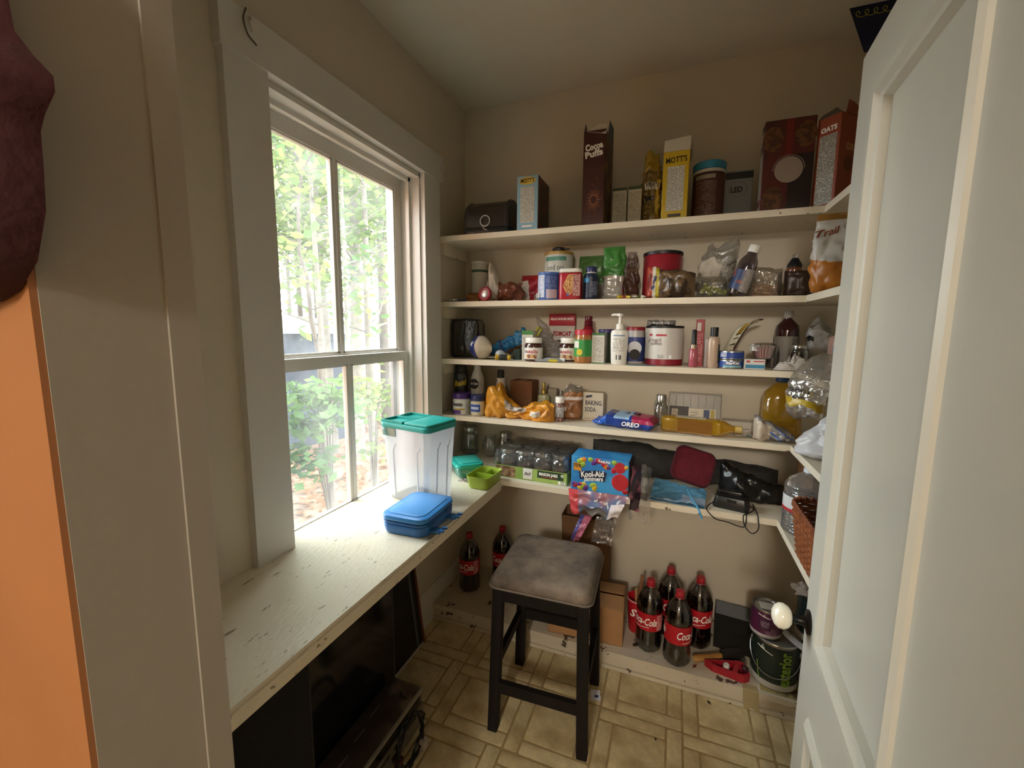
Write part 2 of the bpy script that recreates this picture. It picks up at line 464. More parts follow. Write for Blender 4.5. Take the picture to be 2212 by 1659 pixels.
# --- walls
WY0, WY1, WZ1 = -1.20, -0.425, 2.125       # window opening in the left wall
g = G()
g.bx(-0.16, 0, 0.1, WY1, -0.06, HC); g.bx(-0.16, 0, WY0, YF - 0.13, -0.06, HC)
g.bx(-0.16, 0, WY1, WY0, -0.06, S5 - 0.12); g.bx(-0.16, 0, WY1, WY0, WZ1, HC)
struct(g, 'wall_left', wall_m)
struct(G().bx(-0.0, WR, 0.0, 0.1, -0.06, HC), 'wall_back', wall_m)
struct(G().bx(WR, WR + 0.1, 0.1, YF - 0.13, -0.06, HC), 'wall_right', wall_m)
struct(G().bx(-0.16, WR + 0.1, 0.1, YF - 0.13, HC, HC + 0.08), 'ceiling', ceil_m)
JX0, JX1, JZ = 0.60, 1.375, 2.03            # doorway
g = G()
g.bx(0, JX0 - 0.018, YF, YF - 0.115, -0.06, HC); g.bx(JX1 + 0.018, WR, YF, YF - 0.115, -0.06, HC); g.bx(JX0 - 0.018, JX1 + 0.018, YF, YF - 0.115, JZ + 0.018, HC)
struct(g, 'wall_front', wall_m)
# door jamb boards with a raised stop strip on the pantry side
g = G()
g.bx(JX0 - 0.018, JX0, YF - 0.118, YF, 0, JZ); g.bx(JX0, JX0 + 0.003, YF - 0.026, YF + 0.002, 0, JZ)
struct(g, 'trim_1', jamb_m)
g = G()
g.bx(JX1, JX1 + 0.018, YF - 0.118, YF, 0, JZ + 0.018); g.bx(JX0 - 0.018, JX1, YF - 0.118, YF, JZ, JZ + 0.018)
struct(g, 'trim_2', jamb_m)
# baseboard on the left wall with a bead on top
g = G(); g.bx(0, 0.016, -0.0, YF, 0, 0.165); g.bx(0, 0.010, -0.0, YF, 0.165, 0.178)
struct(g, 'baseboard_left', trim_m)

# --- window casing
CX = 0.024
g = G(); g.bx(0, CX, -1.318, WY0 + 0.006, S5, 2.132); struct(g, 'trim_3', trim_m)
g = G(); g.bx(0, CX, WY1 - 0.006, -0.302, S5, 2.132); struct(g, 'trim_4', trim_m)
g = G(); g.bx(0, CX + 0.006, -1.326, -0.280, 2.132, 2.243); struct(g, 'trim_5', trim_m)
# jamb lining, stops
g = G()
g.bx(-0.16, 0.0, WY1 - 0.001, WY1 - 0.014, S5 - 0.119, WZ1); g.bx(-0.16, 0.0, WY0 + 0.001, WY0 + 0.014, S5 - 0.119, WZ1)
g.bx(-0.16, 0.0, WY0, WY1, WZ1 - 0.014, WZ1 + 0.001); g.bx(-0.17, -0.035, WY0, WY1, S5 - 0.119, S5 - 0.072)
struct(g, 'trim_6', trim_m)
g = G()
for yy, sg in ((WY1 - 0.014, -1), (WY0 + 0.014, 1)): g.bx(-0.062, -0.045, yy, yy + sg * 0.014, S5, WZ1 - 0.014)
g.bx(-0.062, -0.045, WY0 + 0.014, WY1 - 0.014, WZ1 - 0.030, WZ1 - 0.014)
struct(g, 'trim_7', sash_m)
# sashes
glass_m = None
def dirty_glass():
    m, nt, out = newmat('dirty_window_glass'); N, Lk = nt.nodes, nt.links
    t = N.new('ShaderNodeBsdfTransparent'); t.inputs[0].default_value = (0.97, 0.985, 0.975, 1)
    d = N.new('ShaderNodeBsdfDiffuse'); d.inputs[0].default_value = (0.85, 0.88, 0.88, 1)
    tr = N.new('ShaderNodeBsdfTranslucent'); tr.inputs[0].default_value = (0.92, 0.95, 0.95, 1)
    ad = N.new('ShaderNodeMixShader'); ad.inputs[0].default_value = 0.75; Lk.new(d.outputs[0], ad.inputs[1]); Lk.new(tr.outputs[0], ad.inputs[2])
    tc = N.new('ShaderNodeTexCoord')
    n1 = N.new('ShaderNodeTexNoise'); n1.inputs['Scale'].default_value = 7; n1.inputs['Detail'].default_value = 6; Lk.new(tc.outputs['Object'], n1.inputs['Vector'])
    mr = N.new('ShaderNodeMapRange'); mr.inputs[1].default_value = 0.35; mr.inputs[2].default_value = 0.75; mr.inputs[3].default_value = 0.02; mr.inputs[4].default_value = 0.085
    Lk.new(n1.outputs['Fac'], mr.inputs[0])
    mx = N.new('ShaderNodeMixShader'); Lk.new(mr.outputs[0], mx.inputs[0]); Lk.new(t.outputs[0], mx.inputs[1]); Lk.new(ad.outputs[0], mx.inputs[2])
    gl = N.new('ShaderNodeBsdfGlossy'); gl.inputs['Roughness'].default_value = 0.03
    lw = N.new('ShaderNodeLayerWeight'); lw.inputs[0].default_value = 0.3
    pw = N.new('ShaderNodeMath'); pw.operation = 'POWER'; pw.inputs[1].default_value = 3.0; Lk.new(lw.outputs['Facing'], pw.inputs[0])
    sc_ = N.new('ShaderNodeMath'); sc_.operation = 'MULTIPLY_ADD'; sc_.inputs[1].default_value = 0.5; sc_.inputs[2].default_value = 0.02; Lk.new(pw.outputs[0], sc_.inputs[0])
    m2 = N.new('ShaderNodeMixShader'); Lk.new(sc_.outputs[0], m2.inputs[0]); Lk.new(mx.outputs[0], m2.inputs[1]); Lk.new(gl.outputs[0], m2.inputs[2])
    Lk.new(m2.outputs[0], out.inputs[0]); return m
glass_m = dirty_glass()
def sash(name, x0, x1, z0, z1, rail_b, rail_t, midy):
    root = bpy.data.objects.new(name, None); COL.objects.link(root); root['kind'] = 'structure'
    y0, y1 = WY0 + 0.015, WY1 - 0.015; st = 0.042
    for nm, b in (('stile', (y0, y0 + st, z0, z1)), ('stile', (y1 - st, y1, z0, z1)), ('rail', (y0 + st, y1 - st, z0, z0 + rail_b)), ('rail', (y0 + st, y1 - st, z1 - rail_t, z1)), ('muntin', (midy - 0.011, midy + 0.011, z0 + rail_b, z1 - rail_t))):
        g = G(); g.bx(x0, x1, b[0], b[1], b[2], b[3])
        if nm == 'muntin':
            g = G(); g.bx(x0 + 0.004, x1 - 0.004, b[0], b[1], b[2], b[3]); g.bx(x0, x1, midy - 0.004, midy + 0.004, b[2], b[3])
        g.build(nm, sash_m, root, 0)
    xm = (x0 + x1) / 2
    for a0, a1 in ((y0 + st, midy - 0.011), (midy + 0.011, y1 - st)):
        G().bx(xm - 0.0015, xm + 0.0015, a0 - 0.003, a1 + 0.003, z0 + rail_b - 0.003, z1 - rail_t + 0.003).build('pane', glass_m, root, 0)
        q = G()                                   # putty beads round the pane
        for c0, c1, e0, e1 in ((a0, a0 + 0.007, z0 + rail_b, z1 - rail_t), (a1 - 0.007, a1, z0 + rail_b, z1 - rail_t), (a0, a1, z0 + rail_b, z0 + rail_b + 0.007), (a0, a1, z1 - rail_t - 0.007, z1 - rail_t)):
            q.bx(xm + 0.0016, x1 - 0.004, c0, c1, e0, e1)
        q.build('putty_bead', sash_m, root, 0)
    return root
MIDY = -0.832
sash('window_1', -0.130, -0.097, 1.325, WZ1 - 0.014, 0.034, 0.052, MIDY)
sash('window_2', -0.095, -0.062, S5 - 0.070, 1.352, 0.066, 0.034, MIDY)
# storm window frame outside
g = G()
for a0, a1 in ((WY0 + 0.014, WY0 + 0.04), (WY1 - 0.04, WY1 - 0.014)): g.bx(-0.156, -0.142, a0, a1, S5, WZ1 - 0.014)
g.bx(-0.156, -0.142, WY0, WY1, 1.33, 1.36)
struct(g, 'window_3', mat('#8d9296', 0.4, 0.6))
# bare wires left on the header, a hook at its far end, a sash pin
t = thing('cut_wire', 'twisted bare brown wire stub on the left end of the window header board', 'wire', (CX + 0.006, -1.262, 2.205))
G().tube(curve([(0, 0.01, 0.045), (0.012, -0.006, 0.02), (0.016, -0.012, 0.0), (0.008, 0.004, -0.02), (0.014, 0.016, -0.034), (0.004, 0.03, -0.03)]), 0.0022, 6).build('wire', mat('#5d4c3a', 0.6), t)
G().tube([(0, 0.02, 0.03), (0.014, 0.01, 0.012), (0.008, 0.018, -0.006)], 0.0035, 6).build('tape_scrap', mat('#cfc6b4', 0.6), t)
t = thing('wall_hook', 'small painted metal hook on the far end of the window header', 'hook', (CX + 0.006, -0.305, 2.19))
G().box((0.001, 0, 0), (0.003, 0.016, 0.03)).build('plate', trim_m, t)
G().tube([(0, 0, -0.004), (0.014, 0, -0.010), (0.020, 0, 0.0), (0.017, 0, 0.008)], 0.0025, 6).build('prong', trim_m, t)

# --- counter under the window
t = thing('window_counter', 'long worn cream painted counter board under the window', 'counter', (0, 0, 0))
CF = 0.384
ctop = G(); ctop.bx(0.0, CF, -0.001, YF, S5 - 0.034, S5)
ctop.build('top_board', counter_m, t, 0)
G().bx(-0.0615, 0.0, WY0 + 0.0145, WY1 - 0.0145, S5 - 0.034, S5).build('sill_board', counter_m, t, 0)
G().bx(CF, CF + 0.006, -0.42, YF, S5 - 0.040, S5 - 0.010).build('edge_strip', counter_m, t, 0)
G().bx(0.0, 0.03, -1.0, YF, S5 - 0.10, S5 - 0.0345).build('wall_cleat', counter_m, t, 0)

# --- shelves: boards along the back wall and along the right wall, cleats on the left wall
TH = 0.024
names = {1: 'topmost', 2: 'second from the top', 3: 'third from the top', 4: 'fourth from the top', 5: 'lowest'}
def shelf(k, z, d, xr, x0=0.0, yend=-1.02):
    t = thing('shelf', 'cream painted board on the back wall, %s of five' % names[k], 'shelf', (0, 0, z))
    G().bx(x0, WR, -0.0, -d, -TH, 0).build('board', shelf_m, t, 0)
    t2 = thing('shelf', 'cream painted board on the right wall, %s of five, behind the door' % names[k], 'shelf', (0, 0, z))
    G().bx(xr, WR, -d - 0.0005, yend, -TH, 0).build('board', shelf_m, t2, 0)
    G().bx(WR - 0.02, WR, -d - 0.03, yend, -TH - 0.06, -TH - 0.0003).build('cleat', shelf_m, t2, 0)
    if k < 5: G().bx(0, 0.02, -0.0, -d + 0.03, -TH - 0.055, -TH - 0.0003).build('cleat', shelf_m, t, 0)
shelf(1, S1, 0.288, 1.544); shelf(2, S2, 0.274, 1.517); shelf(3, S3, 0.301, 1.507); shelf(4, S4, 0.297, 1.507)
shelf(5, S5, 0.405, 1.462, x0=CF + 0.0005)

# --- low painted plinth along the back wall
t = thing('plinth', 'low worn painted step along the bottom of the back wall', 'step', (0, 0, 0))
G().bx(0.0165, WR, -0.0, -0.405, PL - 0.024, PL).build('top_board', plinth_m, t, 0)
G().bx(0.0165, WR, -0.0, -0.388, 0.0, PL - 0.0245).build('riser', plinth_m, t, 0)
G().bx(0.0165, WR, -0.3885, -0.398, 0.0, 0.016).build('shoe_strip', plinth_m, t, 0)

# --- the panelled door, open into the room
DW, DH, DT = 0.735, 1.97, 0.035
door = bpy.data.objects.new('door_1', None); COL.objects.link(door); door['kind'] = 'structure'
door.location = (1.3911, -1.0465, 0)
door.rotation_euler = (0, 0, math.atan2(-0.998, -0.068))
# local x runs from the latch edge to the hinges, local -y ... +y is the thickness; the seen face is y = 0 (towards -x world)
door_m = old_paint('#c1beb2', '#857a64', 0.76, 0.34, 7, '#c9c2ac', streak=(1, 1, 0.3), bump=0.06)
def dbox(x0, x1, z0, z1, y0=0.0, y1=DT, nm='stile'): return G().bx(x0, x1, y0, y1, z0, z1).build(nm, door_m, door, 0)
PX0, PX1, UZ0, UZ1, LZ0, LZ1 = 0.118, 0.452, 0.826, 1.862, 0.20, 0.645
dbox(0, PX0, 0.012, DH); dbox(PX1, DW, 0.012, DH)
dbox(PX0, PX1, UZ1, DH, nm='rail'); dbox(PX0, PX1, LZ1, UZ0, nm='rail'); dbox(PX0, PX1, 0.012, LZ0, nm='rail')
def door_panel(z0, z1):
    dbox(PX0, PX1, z0, z1, 0.014, DT - 0.010, 'panel')
    # bevelled moulding frame
    g = G(); o = (PX0, PX1, z0, z1)
    rings = []
    for ins, y in ((-0.014, 0.0005), (-0.011, -0.005), (-0.003, -0.010), (0.007, -0.009), (0.014, -0.001), (0.020, 0.0015), (0.024, 0.0138)):
        rings.append([Vector((o[0] + ins, y, o[2] + ins)), Vector((o[1] - ins, y, o[2] + ins)), Vector((o[1] - ins, y, o[3] - ins)), Vector((o[0] + ins, y, o[3] - ins))])
    g.loft(rings, 0, False, False).build('moulding', door_m, door, 20)
door_panel(UZ0, UZ1); door_panel(LZ0, LZ1)
kn = G().lathe([(0.0, 0), (0.026, 0.0), (0.026, 0.004), (0.012, 0.008), (0.009, 0.014), (0.009, 0.030), (0.011, 0.034)], 24, M=Matrix.Translation((0.034, 0, 0.826)) @ Matrix.Rotation(rad(90), 4, 'X')).build('knob_rose', mat('#15130f', 0.35, 0.5), door)
G().lathe([(0.009, 0.032), (0.016, 0.034), (0.0235, 0.040), (0.0275, 0.049), (0.0265, 0.058), (0.020, 0.066), (0.010, 0.0705), (0.0, 0.0715)], 28, M=Matrix.Translation((0.034, 0, 0.826)) @ Matrix.Rotation(rad(90), 4, 'X')).build('knob', mat('#e9e4d2', 0.12, coat=0.6), kn)

# --- kitchen side (behind the photographer): orange wall and a room with an added fill lamp
orange_m = mat('#a06a40', 0.55, var=0.05, vs=6, col2='#8f5e38', cs=2.2, ct=0.66)
KY = YF - 0.118
g = G(); g.bx(-2.0, JX0 - 0.001, KY, KY - 0.005, -0.06, 2.6); g.bx(JX1 + 0.001, 3.6, KY, KY - 0.005, -0.06, 2.6); g.bx(JX0 - 0.001, JX1 + 0.001, KY, KY - 0.005, JZ, 2.6)
struct(g, 'wall_kitchen_front', orange_m)
kw = mat('#c9bda6', 0.7)
struct(G().bx(-2.0, -1.95, KY - 0.005, -5.2, -0.06, 2.6), 'wall_kitchen_left', kw)
struct(G().bx(3.6, 3.65, KY - 0.005, -5.2, -0.06, 2.6), 'wall_kitchen_right', kw)
struct(G().bx(-2.0, 3.65, -5.2, -5.25, -0.06, 2.6), 'wall_kitchen_back', kw)
struct(G().bx(-2.0, 3.65, KY - 0.005, -5.25, 2.6, 2.65), 'ceiling_kitchen', kw)
struct(G().bx(-2.0, 3.65, YF - 0.13, -5.25, -0.06, -0.001), 'floor_kitchen', mat('#a08e6e', 0.5))
t = thing('fill_lamp', 'round white fill lamp added unseen in the kitchen behind the doorway', 'lamp', (0.95, -4.55, 2.6))  # unseen lamp, put in to brighten the lower half of the pantry
G().lathe([(0.0, 0.0), (0.17, 0.0), (0.17, -0.025), (0.15, -0.035)], 28).build('base', mat('#b8b2a4', 0.4, 0.6), t)
_lm, _nt, _out = newmat('fill_lamp_glow')
_e = _nt.nodes.new('ShaderNodeEmission'); _e.inputs[0].default_value = (1.0, 0.90, 0.76, 1); _e.inputs[1].default_value = 6.0
_nt.links.new(_e.outputs[0], _out.inputs[0])
G().lathe([(0.155, -0.034), (0.160, -0.06), (0.135, -0.105), (0.08, -0.13), (0.0, -0.138)], 28, cap0=False).build('glow_bowl', _lm, t)

_kl = bpy.data.lights.new('fill_lamp_light', 'POINT'); _kl.energy = 88; _kl.color = (1.0, 0.93, 0.83); _kl.shadow_soft_size = 0.16  # added fill light, hung below the bowl
_ko = bpy.data.objects.new('fill_lamp_light', _kl); COL.objects.link(_ko); _ko.parent = t; _ko.location = (0, 0, -0.30)

# ================================================================= OUTSIDE THE WINDOW
GZ = -0.55
def leaf_mat(col, col2):
    m, nt, out = newmat('leaf_' + col.lstrip('#')); N, Lk = nt.nodes, nt.links
    tc = N.new('ShaderNodeTexCoord'); ns = N.new('ShaderNodeTexNoise'); ns.inputs['Scale'].default_value = 1.6; ns.inputs['Detail'].default_value = 5
    Lk.new(tc.outputs['Object'], ns.inputs['Vector'])
    mx = N.new('ShaderNodeValToRGB'); mx.color_ramp.elements[0].position = 0.38; mx.color_ramp.elements[1].position = 0.62
    mx.color_ramp.elements[0].color = lin(col); mx.color_ramp.elements[1].color = lin(col2); Lk.new(ns.outputs['Fac'], mx.inputs[0])
    d = N.new('ShaderNodeBsdfDiffuse'); tr = N.new('ShaderNodeBsdfTranslucent')
    Lk.new(mx.outputs[0], d.inputs[0]); Lk.new(mx.outputs[0], tr.inputs[0])
    ms = N.new('ShaderNodeMixShader'); ms.inputs[0].default_value = 0.5
    Lk.new(d.outputs[0], ms.inputs[1]); Lk.new(tr.outputs[0], ms.inputs[2]); Lk.new(ms.outputs[0], out.inputs[0]); return m
leaf_a, leaf_b, leaf_c = leaf_mat('#4a5936', '#6b7849'), leaf_mat('#566538', '#828c55'), leaf_mat('#40583a', '#667f4e')
bark_a, bark_b = mat('#5f584f', 0.9, var=0.25, vs=9, bump=0.5, bs=14), mat('#453c33', 0.9, var=0.3, vs=9, bump=0.5, bs=14)

g = G(); nx, ny = 40, 40; vs = []
for i in range(nx + 1):
    for j in range(ny + 1):
        x = -0.16 - 24 * (i / nx) ** 1.5; y = -7 + 24 * j / ny
        vs.append((x, y, GZ + 0.10 * noise.noise(Vector((x * 0.5, y * 0.5, 0))) * min(1, -x) + 0.02 * max(0, -x - 4)))
g.add(vs, [(i * (ny + 1) + j, (i + 1) * (ny + 1) + j, (i + 1) * (ny + 1) + j + 1, i * (ny + 1) + j + 1) for i in range(nx) for j in range(ny)])
gr = g.build('ground', mat('#5f4c3c', 0.95, var=0.35, vs=6, col2='#765c46', cs=5)); gr['kind'] = 'structure'

# footprint of the shed, so that trunks and leaves keep clear of it
_a, _b = Vector((-4.8745, 2.2817, 0)), Vector((-4.5524, 4.1218, 0))
_d = (_b - _a).normalized(); _n = Vector((_d.y, -_d.x, 0))
def in_shed(x, y, z, pad=0.12):
    q = Vector((x, y, 0)) - _a; u_ = q.dot(_d); v_ = q.dot(-_n)
    return -0.15 - pad < u_ < (_b - _a).length + 0.15 + pad and -0.25 - pad < v_ < 2.45 + pad and z < GZ + 2.3 + pad
TREES = []

def leaves(name, parent, m, pts, size, seed, droop=0.0):
    rn = random.Random(seed); g = G(); V = []; F = []
    for c in pts:
        s = size * rn.uniform(0.6, 1.3)
        a = Vector((rn.gauss(0, 1), rn.gauss(0, 1), rn.gauss(0, 0.45) - droop)).normalized()
        n = Vector((rn.gauss(0, 0.5), rn.gauss(0, 0.5), 1)).normalized(); b = a.cross(n)
        if b.length < 0.01: continue
        b.normalize(); o = len(V); c = Vector(c)
        V += [c, c + a * s * 0.5 + b * s * 0.34, c + a * s, c + a * s * 0.5 - b * s * 0.34]
        F.append((o, o + 1, o + 2, o + 3))
    g.v = [tuple(q) for q in V]; g.f = F; g.m = [0] * len(F)
    me = bpy.data.meshes.new(name); me.from_pydata(g.v, [], g.f); me.materials.append(m)
    o = bpy.data.objects.new(name, me); COL.objects.link(o); o.parent = parent; o['kind'] = 'stuff'
    return o

def tree(label, x, y, h, r, lean=(0, 0), crown=None, n=2500, m=None, bark=None, seed=1, size=0.10, branches=7, path=None, name='forest_tree'):
    rn = random.Random(seed); TREES.append((x, y, r))
    t = thing(name, label, 'tree', (x, y, GZ - 0.05 + 0.02 * max(0, -x - 4)), group='trees outside the window')
    if path is None:
        path = [(lean[0] * h * (k / 7) + 0.08 * noise.noise(Vector((k, seed, 0))), lean[1] * h * (k / 7) + 0.08 * noise.noise(Vector((k, 0, seed))), h * k / 7) for k in range(8)]
    G().tube(path, r, 9, taper=[1.0 - 0.65 * k / (len(path) - 1) for k in range(len(path))]).build('trunk', bark or bark_a, t)
    top = [Vector(q) for q in path]; ends = []
    for k in range(branches):
        f = rn.uniform(0.35, 0.98); i = min(len(top) - 2, int(f * (len(top) - 1))); base = top[i].lerp(top[i + 1], f * (len(top) - 1) - i)
        a = rn.uniform(0, 6.28); L = rn.uniform(0.5, 1.0) * (crown or 1.2)
        mid = base + Vector((math.cos(a), math.sin(a), 0.35)) * L * 0.5; end = base + Vector((math.cos(a), math.sin(a), 0.55)) * L
        G().tube([base, mid, end], r * 0.28, 5, taper=[1, 0.7, 0.3]).build('branch', bark or bark_a, t); ends += [base.lerp(end, 0.5), mid, end, end]
    pts = []
    for _ in range(n):
        e = rn.choice(ends) if ends else top[-1]
        s = (crown or 1.2) * 0.32
        pts.append(e + Vector((rn.gauss(0, s), rn.gauss(0, s), rn.gauss(0, s * 0.8))))
    z0 = t.location.z
    pts = [q for q in pts if not in_shed(q.x + x, q.y + y, q.z + z0)]
    if n: leaves('foliage', t, m or leaf_a, pts, size, seed)
    return t
TRUNKS = (
    ('stout grey forest trunk with ragged bark behind the right upper pane', -3.5432, 3.1461, 7.5, 0.11, 1.3, 900, 0, leaf_b, 11),
    ('straight pale grey forest trunk behind the window muntin', -3.9389, 3.0521, 8.0, 0.078, 1.7, 4200, 0, leaf_a, 12),
    ('grey forest trunk near the far side of the upper sash', -4.4154, 5.0179, 8.0, 0.11, 1.4, 1200, 1, leaf_b, 13),
    ('slim whitish trunk among pale leaves in the upper left pane', -8.214, 6.0977, 9.0, 0.06, 2.2, 6000, 0, leaf_b, 14),
    ('brown forest tree deep in the woods between the pale trunks', -7.4665, 6.3131, 9.0, 0.09, 2.3, 6500, 1, leaf_a, 15),
    ('leafy forest tree with dense light foliage beyond the shed', -7.3346, 4.9736, 9.0, 0.10, 2.6, 9000, 1, leaf_c, 16),
    ('tall forest tree with thin foliage far behind the stout trunk', -7.2316, 7.8861, 10.0, 0.10, 2.3, 4000, 0, leaf_b, 17),
    ('twin-looking slender tree with yellow-green crown behind the shed', -9.1935, 7.4, 9.5, 0.09, 2.8, 9000, 1, leaf_b, 18),
    ('distant dark trunk with fine leaves beside the far window jamb', -5.9272, 7.6323, 9.0, 0.12, 1.8, 2600, 1, leaf_a, 19),
    ('pale trunk leaning slightly behind the lower right pane', -2.4769, 2.2156, 5.0, 0.055, 1.1, 350, 0, leaf_b, 20),
    ('grey sapling trunk behind the lower left pane, nearest the leaf litter', -2.5777, 1.5857, 4.6, 0.045, 0.9, 250, 0, leaf_a, 21),
    ('thin forked sapling behind the lower muntin', -2.5394, 1.8975, 4.6, 0.035, 0.9, 250, 0, leaf_c, 22),
)
for lb, x, y, h, rr, cr, n, bk, lm, sd in TRUNKS:
    tree(lb, x, y, h, rr, (0.015 * ((sd % 3) - 1), 0.012 * ((sd % 4) - 2)), cr, n, lm, (bark_a, bark_b)[bk], sd, size=0.13, branches=10)
# the crooked sapling close to the house
_pb = Vector((-2.1995, 1.1151, 0.043))
_pp = [Vector(q) - Vector((_pb.x, _pb.y, GZ - 0.05)) for q in ((-2.2024, 1.1121, -0.0545), (-2.2017, 1.113, 0.5732), (-2.195, 1.1197, 1.1786), (-2.2355, 1.078, 1.5399), (-2.2453, 1.0678, 1.9351), (-2.2867, 1.0238, 2.167), (-2.2774, 1.0337, 2.6091), (-2.2465, 1.0665, 2.9036), (-2.1872, 1.1276, 3.0605), (-2.1034, 1.2103, 3.2237))]
tree('crooked thin brown sapling bending over in the upper left pane', _pb.x, _pb.y, 3, 0.026, n=500, crown=0.7, m=leaf_b, bark=bark_b, seed=31, size=0.10, branches=6, path=_pp)
# a low maple branch of broad leaves in front of the shed
def maple(label, base, tips, n, seed, m):
    t = thing('maple_sapling', label, 'tree', (base[0], base[1], GZ), group='trees outside the window')
    g = G(); pts = []; rn = random.Random(seed)
    for tp in tips:
        tp = Vector(tp) - Vector((base[0], base[1], GZ)); mid = Vector((tp.x * 0.35, tp.y * 0.35, tp.z * 0.8))
        G().tube([(0, 0, 0), mid, tp], 0.010, 5, taper=[1, 0.7, 0.3]).build('stem', bark_b, t)
        for _ in range(n):
            f = rn.uniform(0.35, 1.08); q = mid.lerp(tp, f)
            pts.append(q + Vector((rn.gauss(0, 0.13), rn.gauss(0, 0.13), rn.gauss(0, 0.045) - 0.05)))
    leaves('foliage', t, m, pts, 0.10, seed, 0.3)
maple('low maple sapling spreading bright broad leaves before the dark shed wall', (-2.0229, 1.0092),
      [(-1.8667, 0.4437, 0.9971), (-1.9057, 0.5509, 0.7035), (-2.0239, 0.5676, 0.4429), (-1.7538, 0.7126, 0.8091), (-1.7801, 0.9655, 0.8549), (-2.0678, 0.8186, 0.986), (-1.6949, 0.7706, 1.0097), (-1.8939, 0.5642, 0.334)], 95, 5, leaf_c)
maple('low bush with sparse pale leaves behind the lower right pane', (-2.0954, 1.7525),
      [(-2.013, 1.5608, 0.8607), (-2.0093, 1.8218, 0.7243), (-2.212, 1.6534, 0.9951), (-1.8723, 1.5474, 0.2633), (-2.0659, 2.031, 0.9144)], 55, 8, leaf_b)
# shed behind the trees
t = thing('shed', 'low dark slate shed with a pale roof edge among the trees', 'shed', (_a.x, _a.y, GZ), rot=(0, 0, math.atan2(_d.y, _d.x)))
_L = (_b - _a).length
G().bx(0, _L, 0.0, 2.2, -0.2, 1.95).build('wall', mat('#2b323d', 0.8, var=0.2, vs=4), t, 0)
G().add([(-0.15, -0.25, 1.92), (_L + 0.15, -0.25, 1.92), (_L + 0.15, 2.45, 2.10), (-0.15, 2.45, 2.10), (-0.15, -0.25, 2.12), (_L + 0.15, -0.25, 2.12), (_L + 0.15, 2.45, 2.30), (-0.15, 2.45, 2.30)],
        [(0, 1, 2, 3), (4, 5, 6, 7), (0, 1, 5, 4), (1, 2, 6, 5), (2, 3, 7, 6), (3, 0, 4, 7)]).build('roof', mat('#77776f', 0.7, var=0.1, vs=5), t, 0)
# fallen leaves
rn = random.Random(77); pts = []
for _ in range(9000):
    x = -0.6 - 9 * rn.random() ** 1.3; y = rn.uniform(-1.5, 7)
    if in_shed(x, y, 0) or any((x - tx) ** 2 + (y - ty) ** 2 < (tr + 0.13) ** 2 for tx, ty, tr in TREES): continue
    pts.append((x, y, GZ + 0.10 * noise.noise(Vector((x * 0.5, y * 0.5, 0))) * min(1, -x) + 0.02 * max(0, -x - 4) + rn.uniform(0.01, 0.04)))
o = leaves('fallen_leaves', None, leaf_mat('#6b4c36', '#96735a'), pts, 0.11, 3)
tag(o, 'brown fallen leaves covering the ground outside the window', 'leaves', kind='stuff')

# ================================================================= OBJECTS
BLACK, WHITE, INK = mat('#141312', 0.45), mat('#e9e6df', 0.45), mat('#1b1a18', 0.55)
SILVER, CARD = mat('#b9b7b2', 0.28, 0.95), mat('#9a7047', 0.8, var=0.10, vs=30)
PRINT = fine_print('#d9d6cc', '#5b5750', 330, 0.45, 90)
wht_ink = mat('#f1eee6', 0.5)

def carton(name, label, x, yf, z, w, d, h, body, cat='box', rz=0, top=None, open_top=False, group=None):
    """cardboard carton standing on z with its front face at y = yf"""
    t = thing(name, label, cat, (x, yf + d / 2, z), rz, group=group)
    g = G()
    if not open_top:
        g.rbox(w, d, 0, h, 0.002, 0.0015, 1)
        g.build('carton_body', body, t, 20)
        if top:
            G().bx(-w / 2 + 0.001, w / 2 - 0.001, -d / 2 + 0.001, d / 2 - 0.001, h, h + 0.0008).build('top_flap', top, t, 0)
    else:
        T_ = 0.0012
        g.bx(-w / 2, w / 2, -d / 2, -d / 2 + T_, 0, h); g.bx(-w / 2, w / 2, d / 2 - T_, d / 2, 0, h)
        g.bx(-w / 2, -w / 2 + T_, -d / 2, d / 2, 0, h); g.bx(w / 2 - T_, w / 2, -d / 2, d / 2, 0, h); g.bx(-w / 2, w / 2, -d / 2, d / 2, 0, T_)
        g.build('carton_body', body, t, 0)
    return t

def flap(t, m, pts, name='flap', th=0.0012):
    """open cardboard flap: quad pts with a little thickness"""
    p = [Vector(q) for q in pts]; n = (p[1] - p[0]).cross(p[2] - p[0]).normalized() * th
    k = len(p)
    g = G(); g.add(p + [q + n for q in p], [tuple(range(k)), tuple(range(k, 2 * k))] + [(i, (i + 1) % k, k + (i + 1) % k, k + i) for i in range(k)])
    return g.build(name, m, t, 0)

# ---------- topmost shelf
# smoky domed appliance
t = thing('rolltop_appliance', 'black countertop appliance with a smoky curved roll-up lid and round handle', 'appliance', (0.2337, -0.165, S1))
W_, D_, H_ = 0.235, 0.17, 0.165
G().rbox(W_, D_, 0, 0.035, 0.012, 0.004, mi=0).build('base', mat('#23272b', 0.35), t)
lid = []
for k in range(15):
    a = math.pi * k / 14
    lid.append((-D_ / 2 * math.cos(a) * 0.97, 0.036 + (H_ - 0.036) * (math.sin(a) ** 0.62)))
g = G(); g.loft([[Vector((sx * (W_ / 2 - 0.006), y, z)) for y, z in lid] for sx in (-1, -0.5, 0, 0.5, 1)], 0, True, True, False)
g.build('lid', mat('#37322f', 0.16, coat=0.5, spec=0.6), t)
for sx in (-1, 1):
    G().tube([(sx * (W_ / 2 - 0.018), y * 1.01, z + 0.001) for y, z in lid], 0.004, 6).build('lid_rib', mat('#4a4745', 0.2), t)
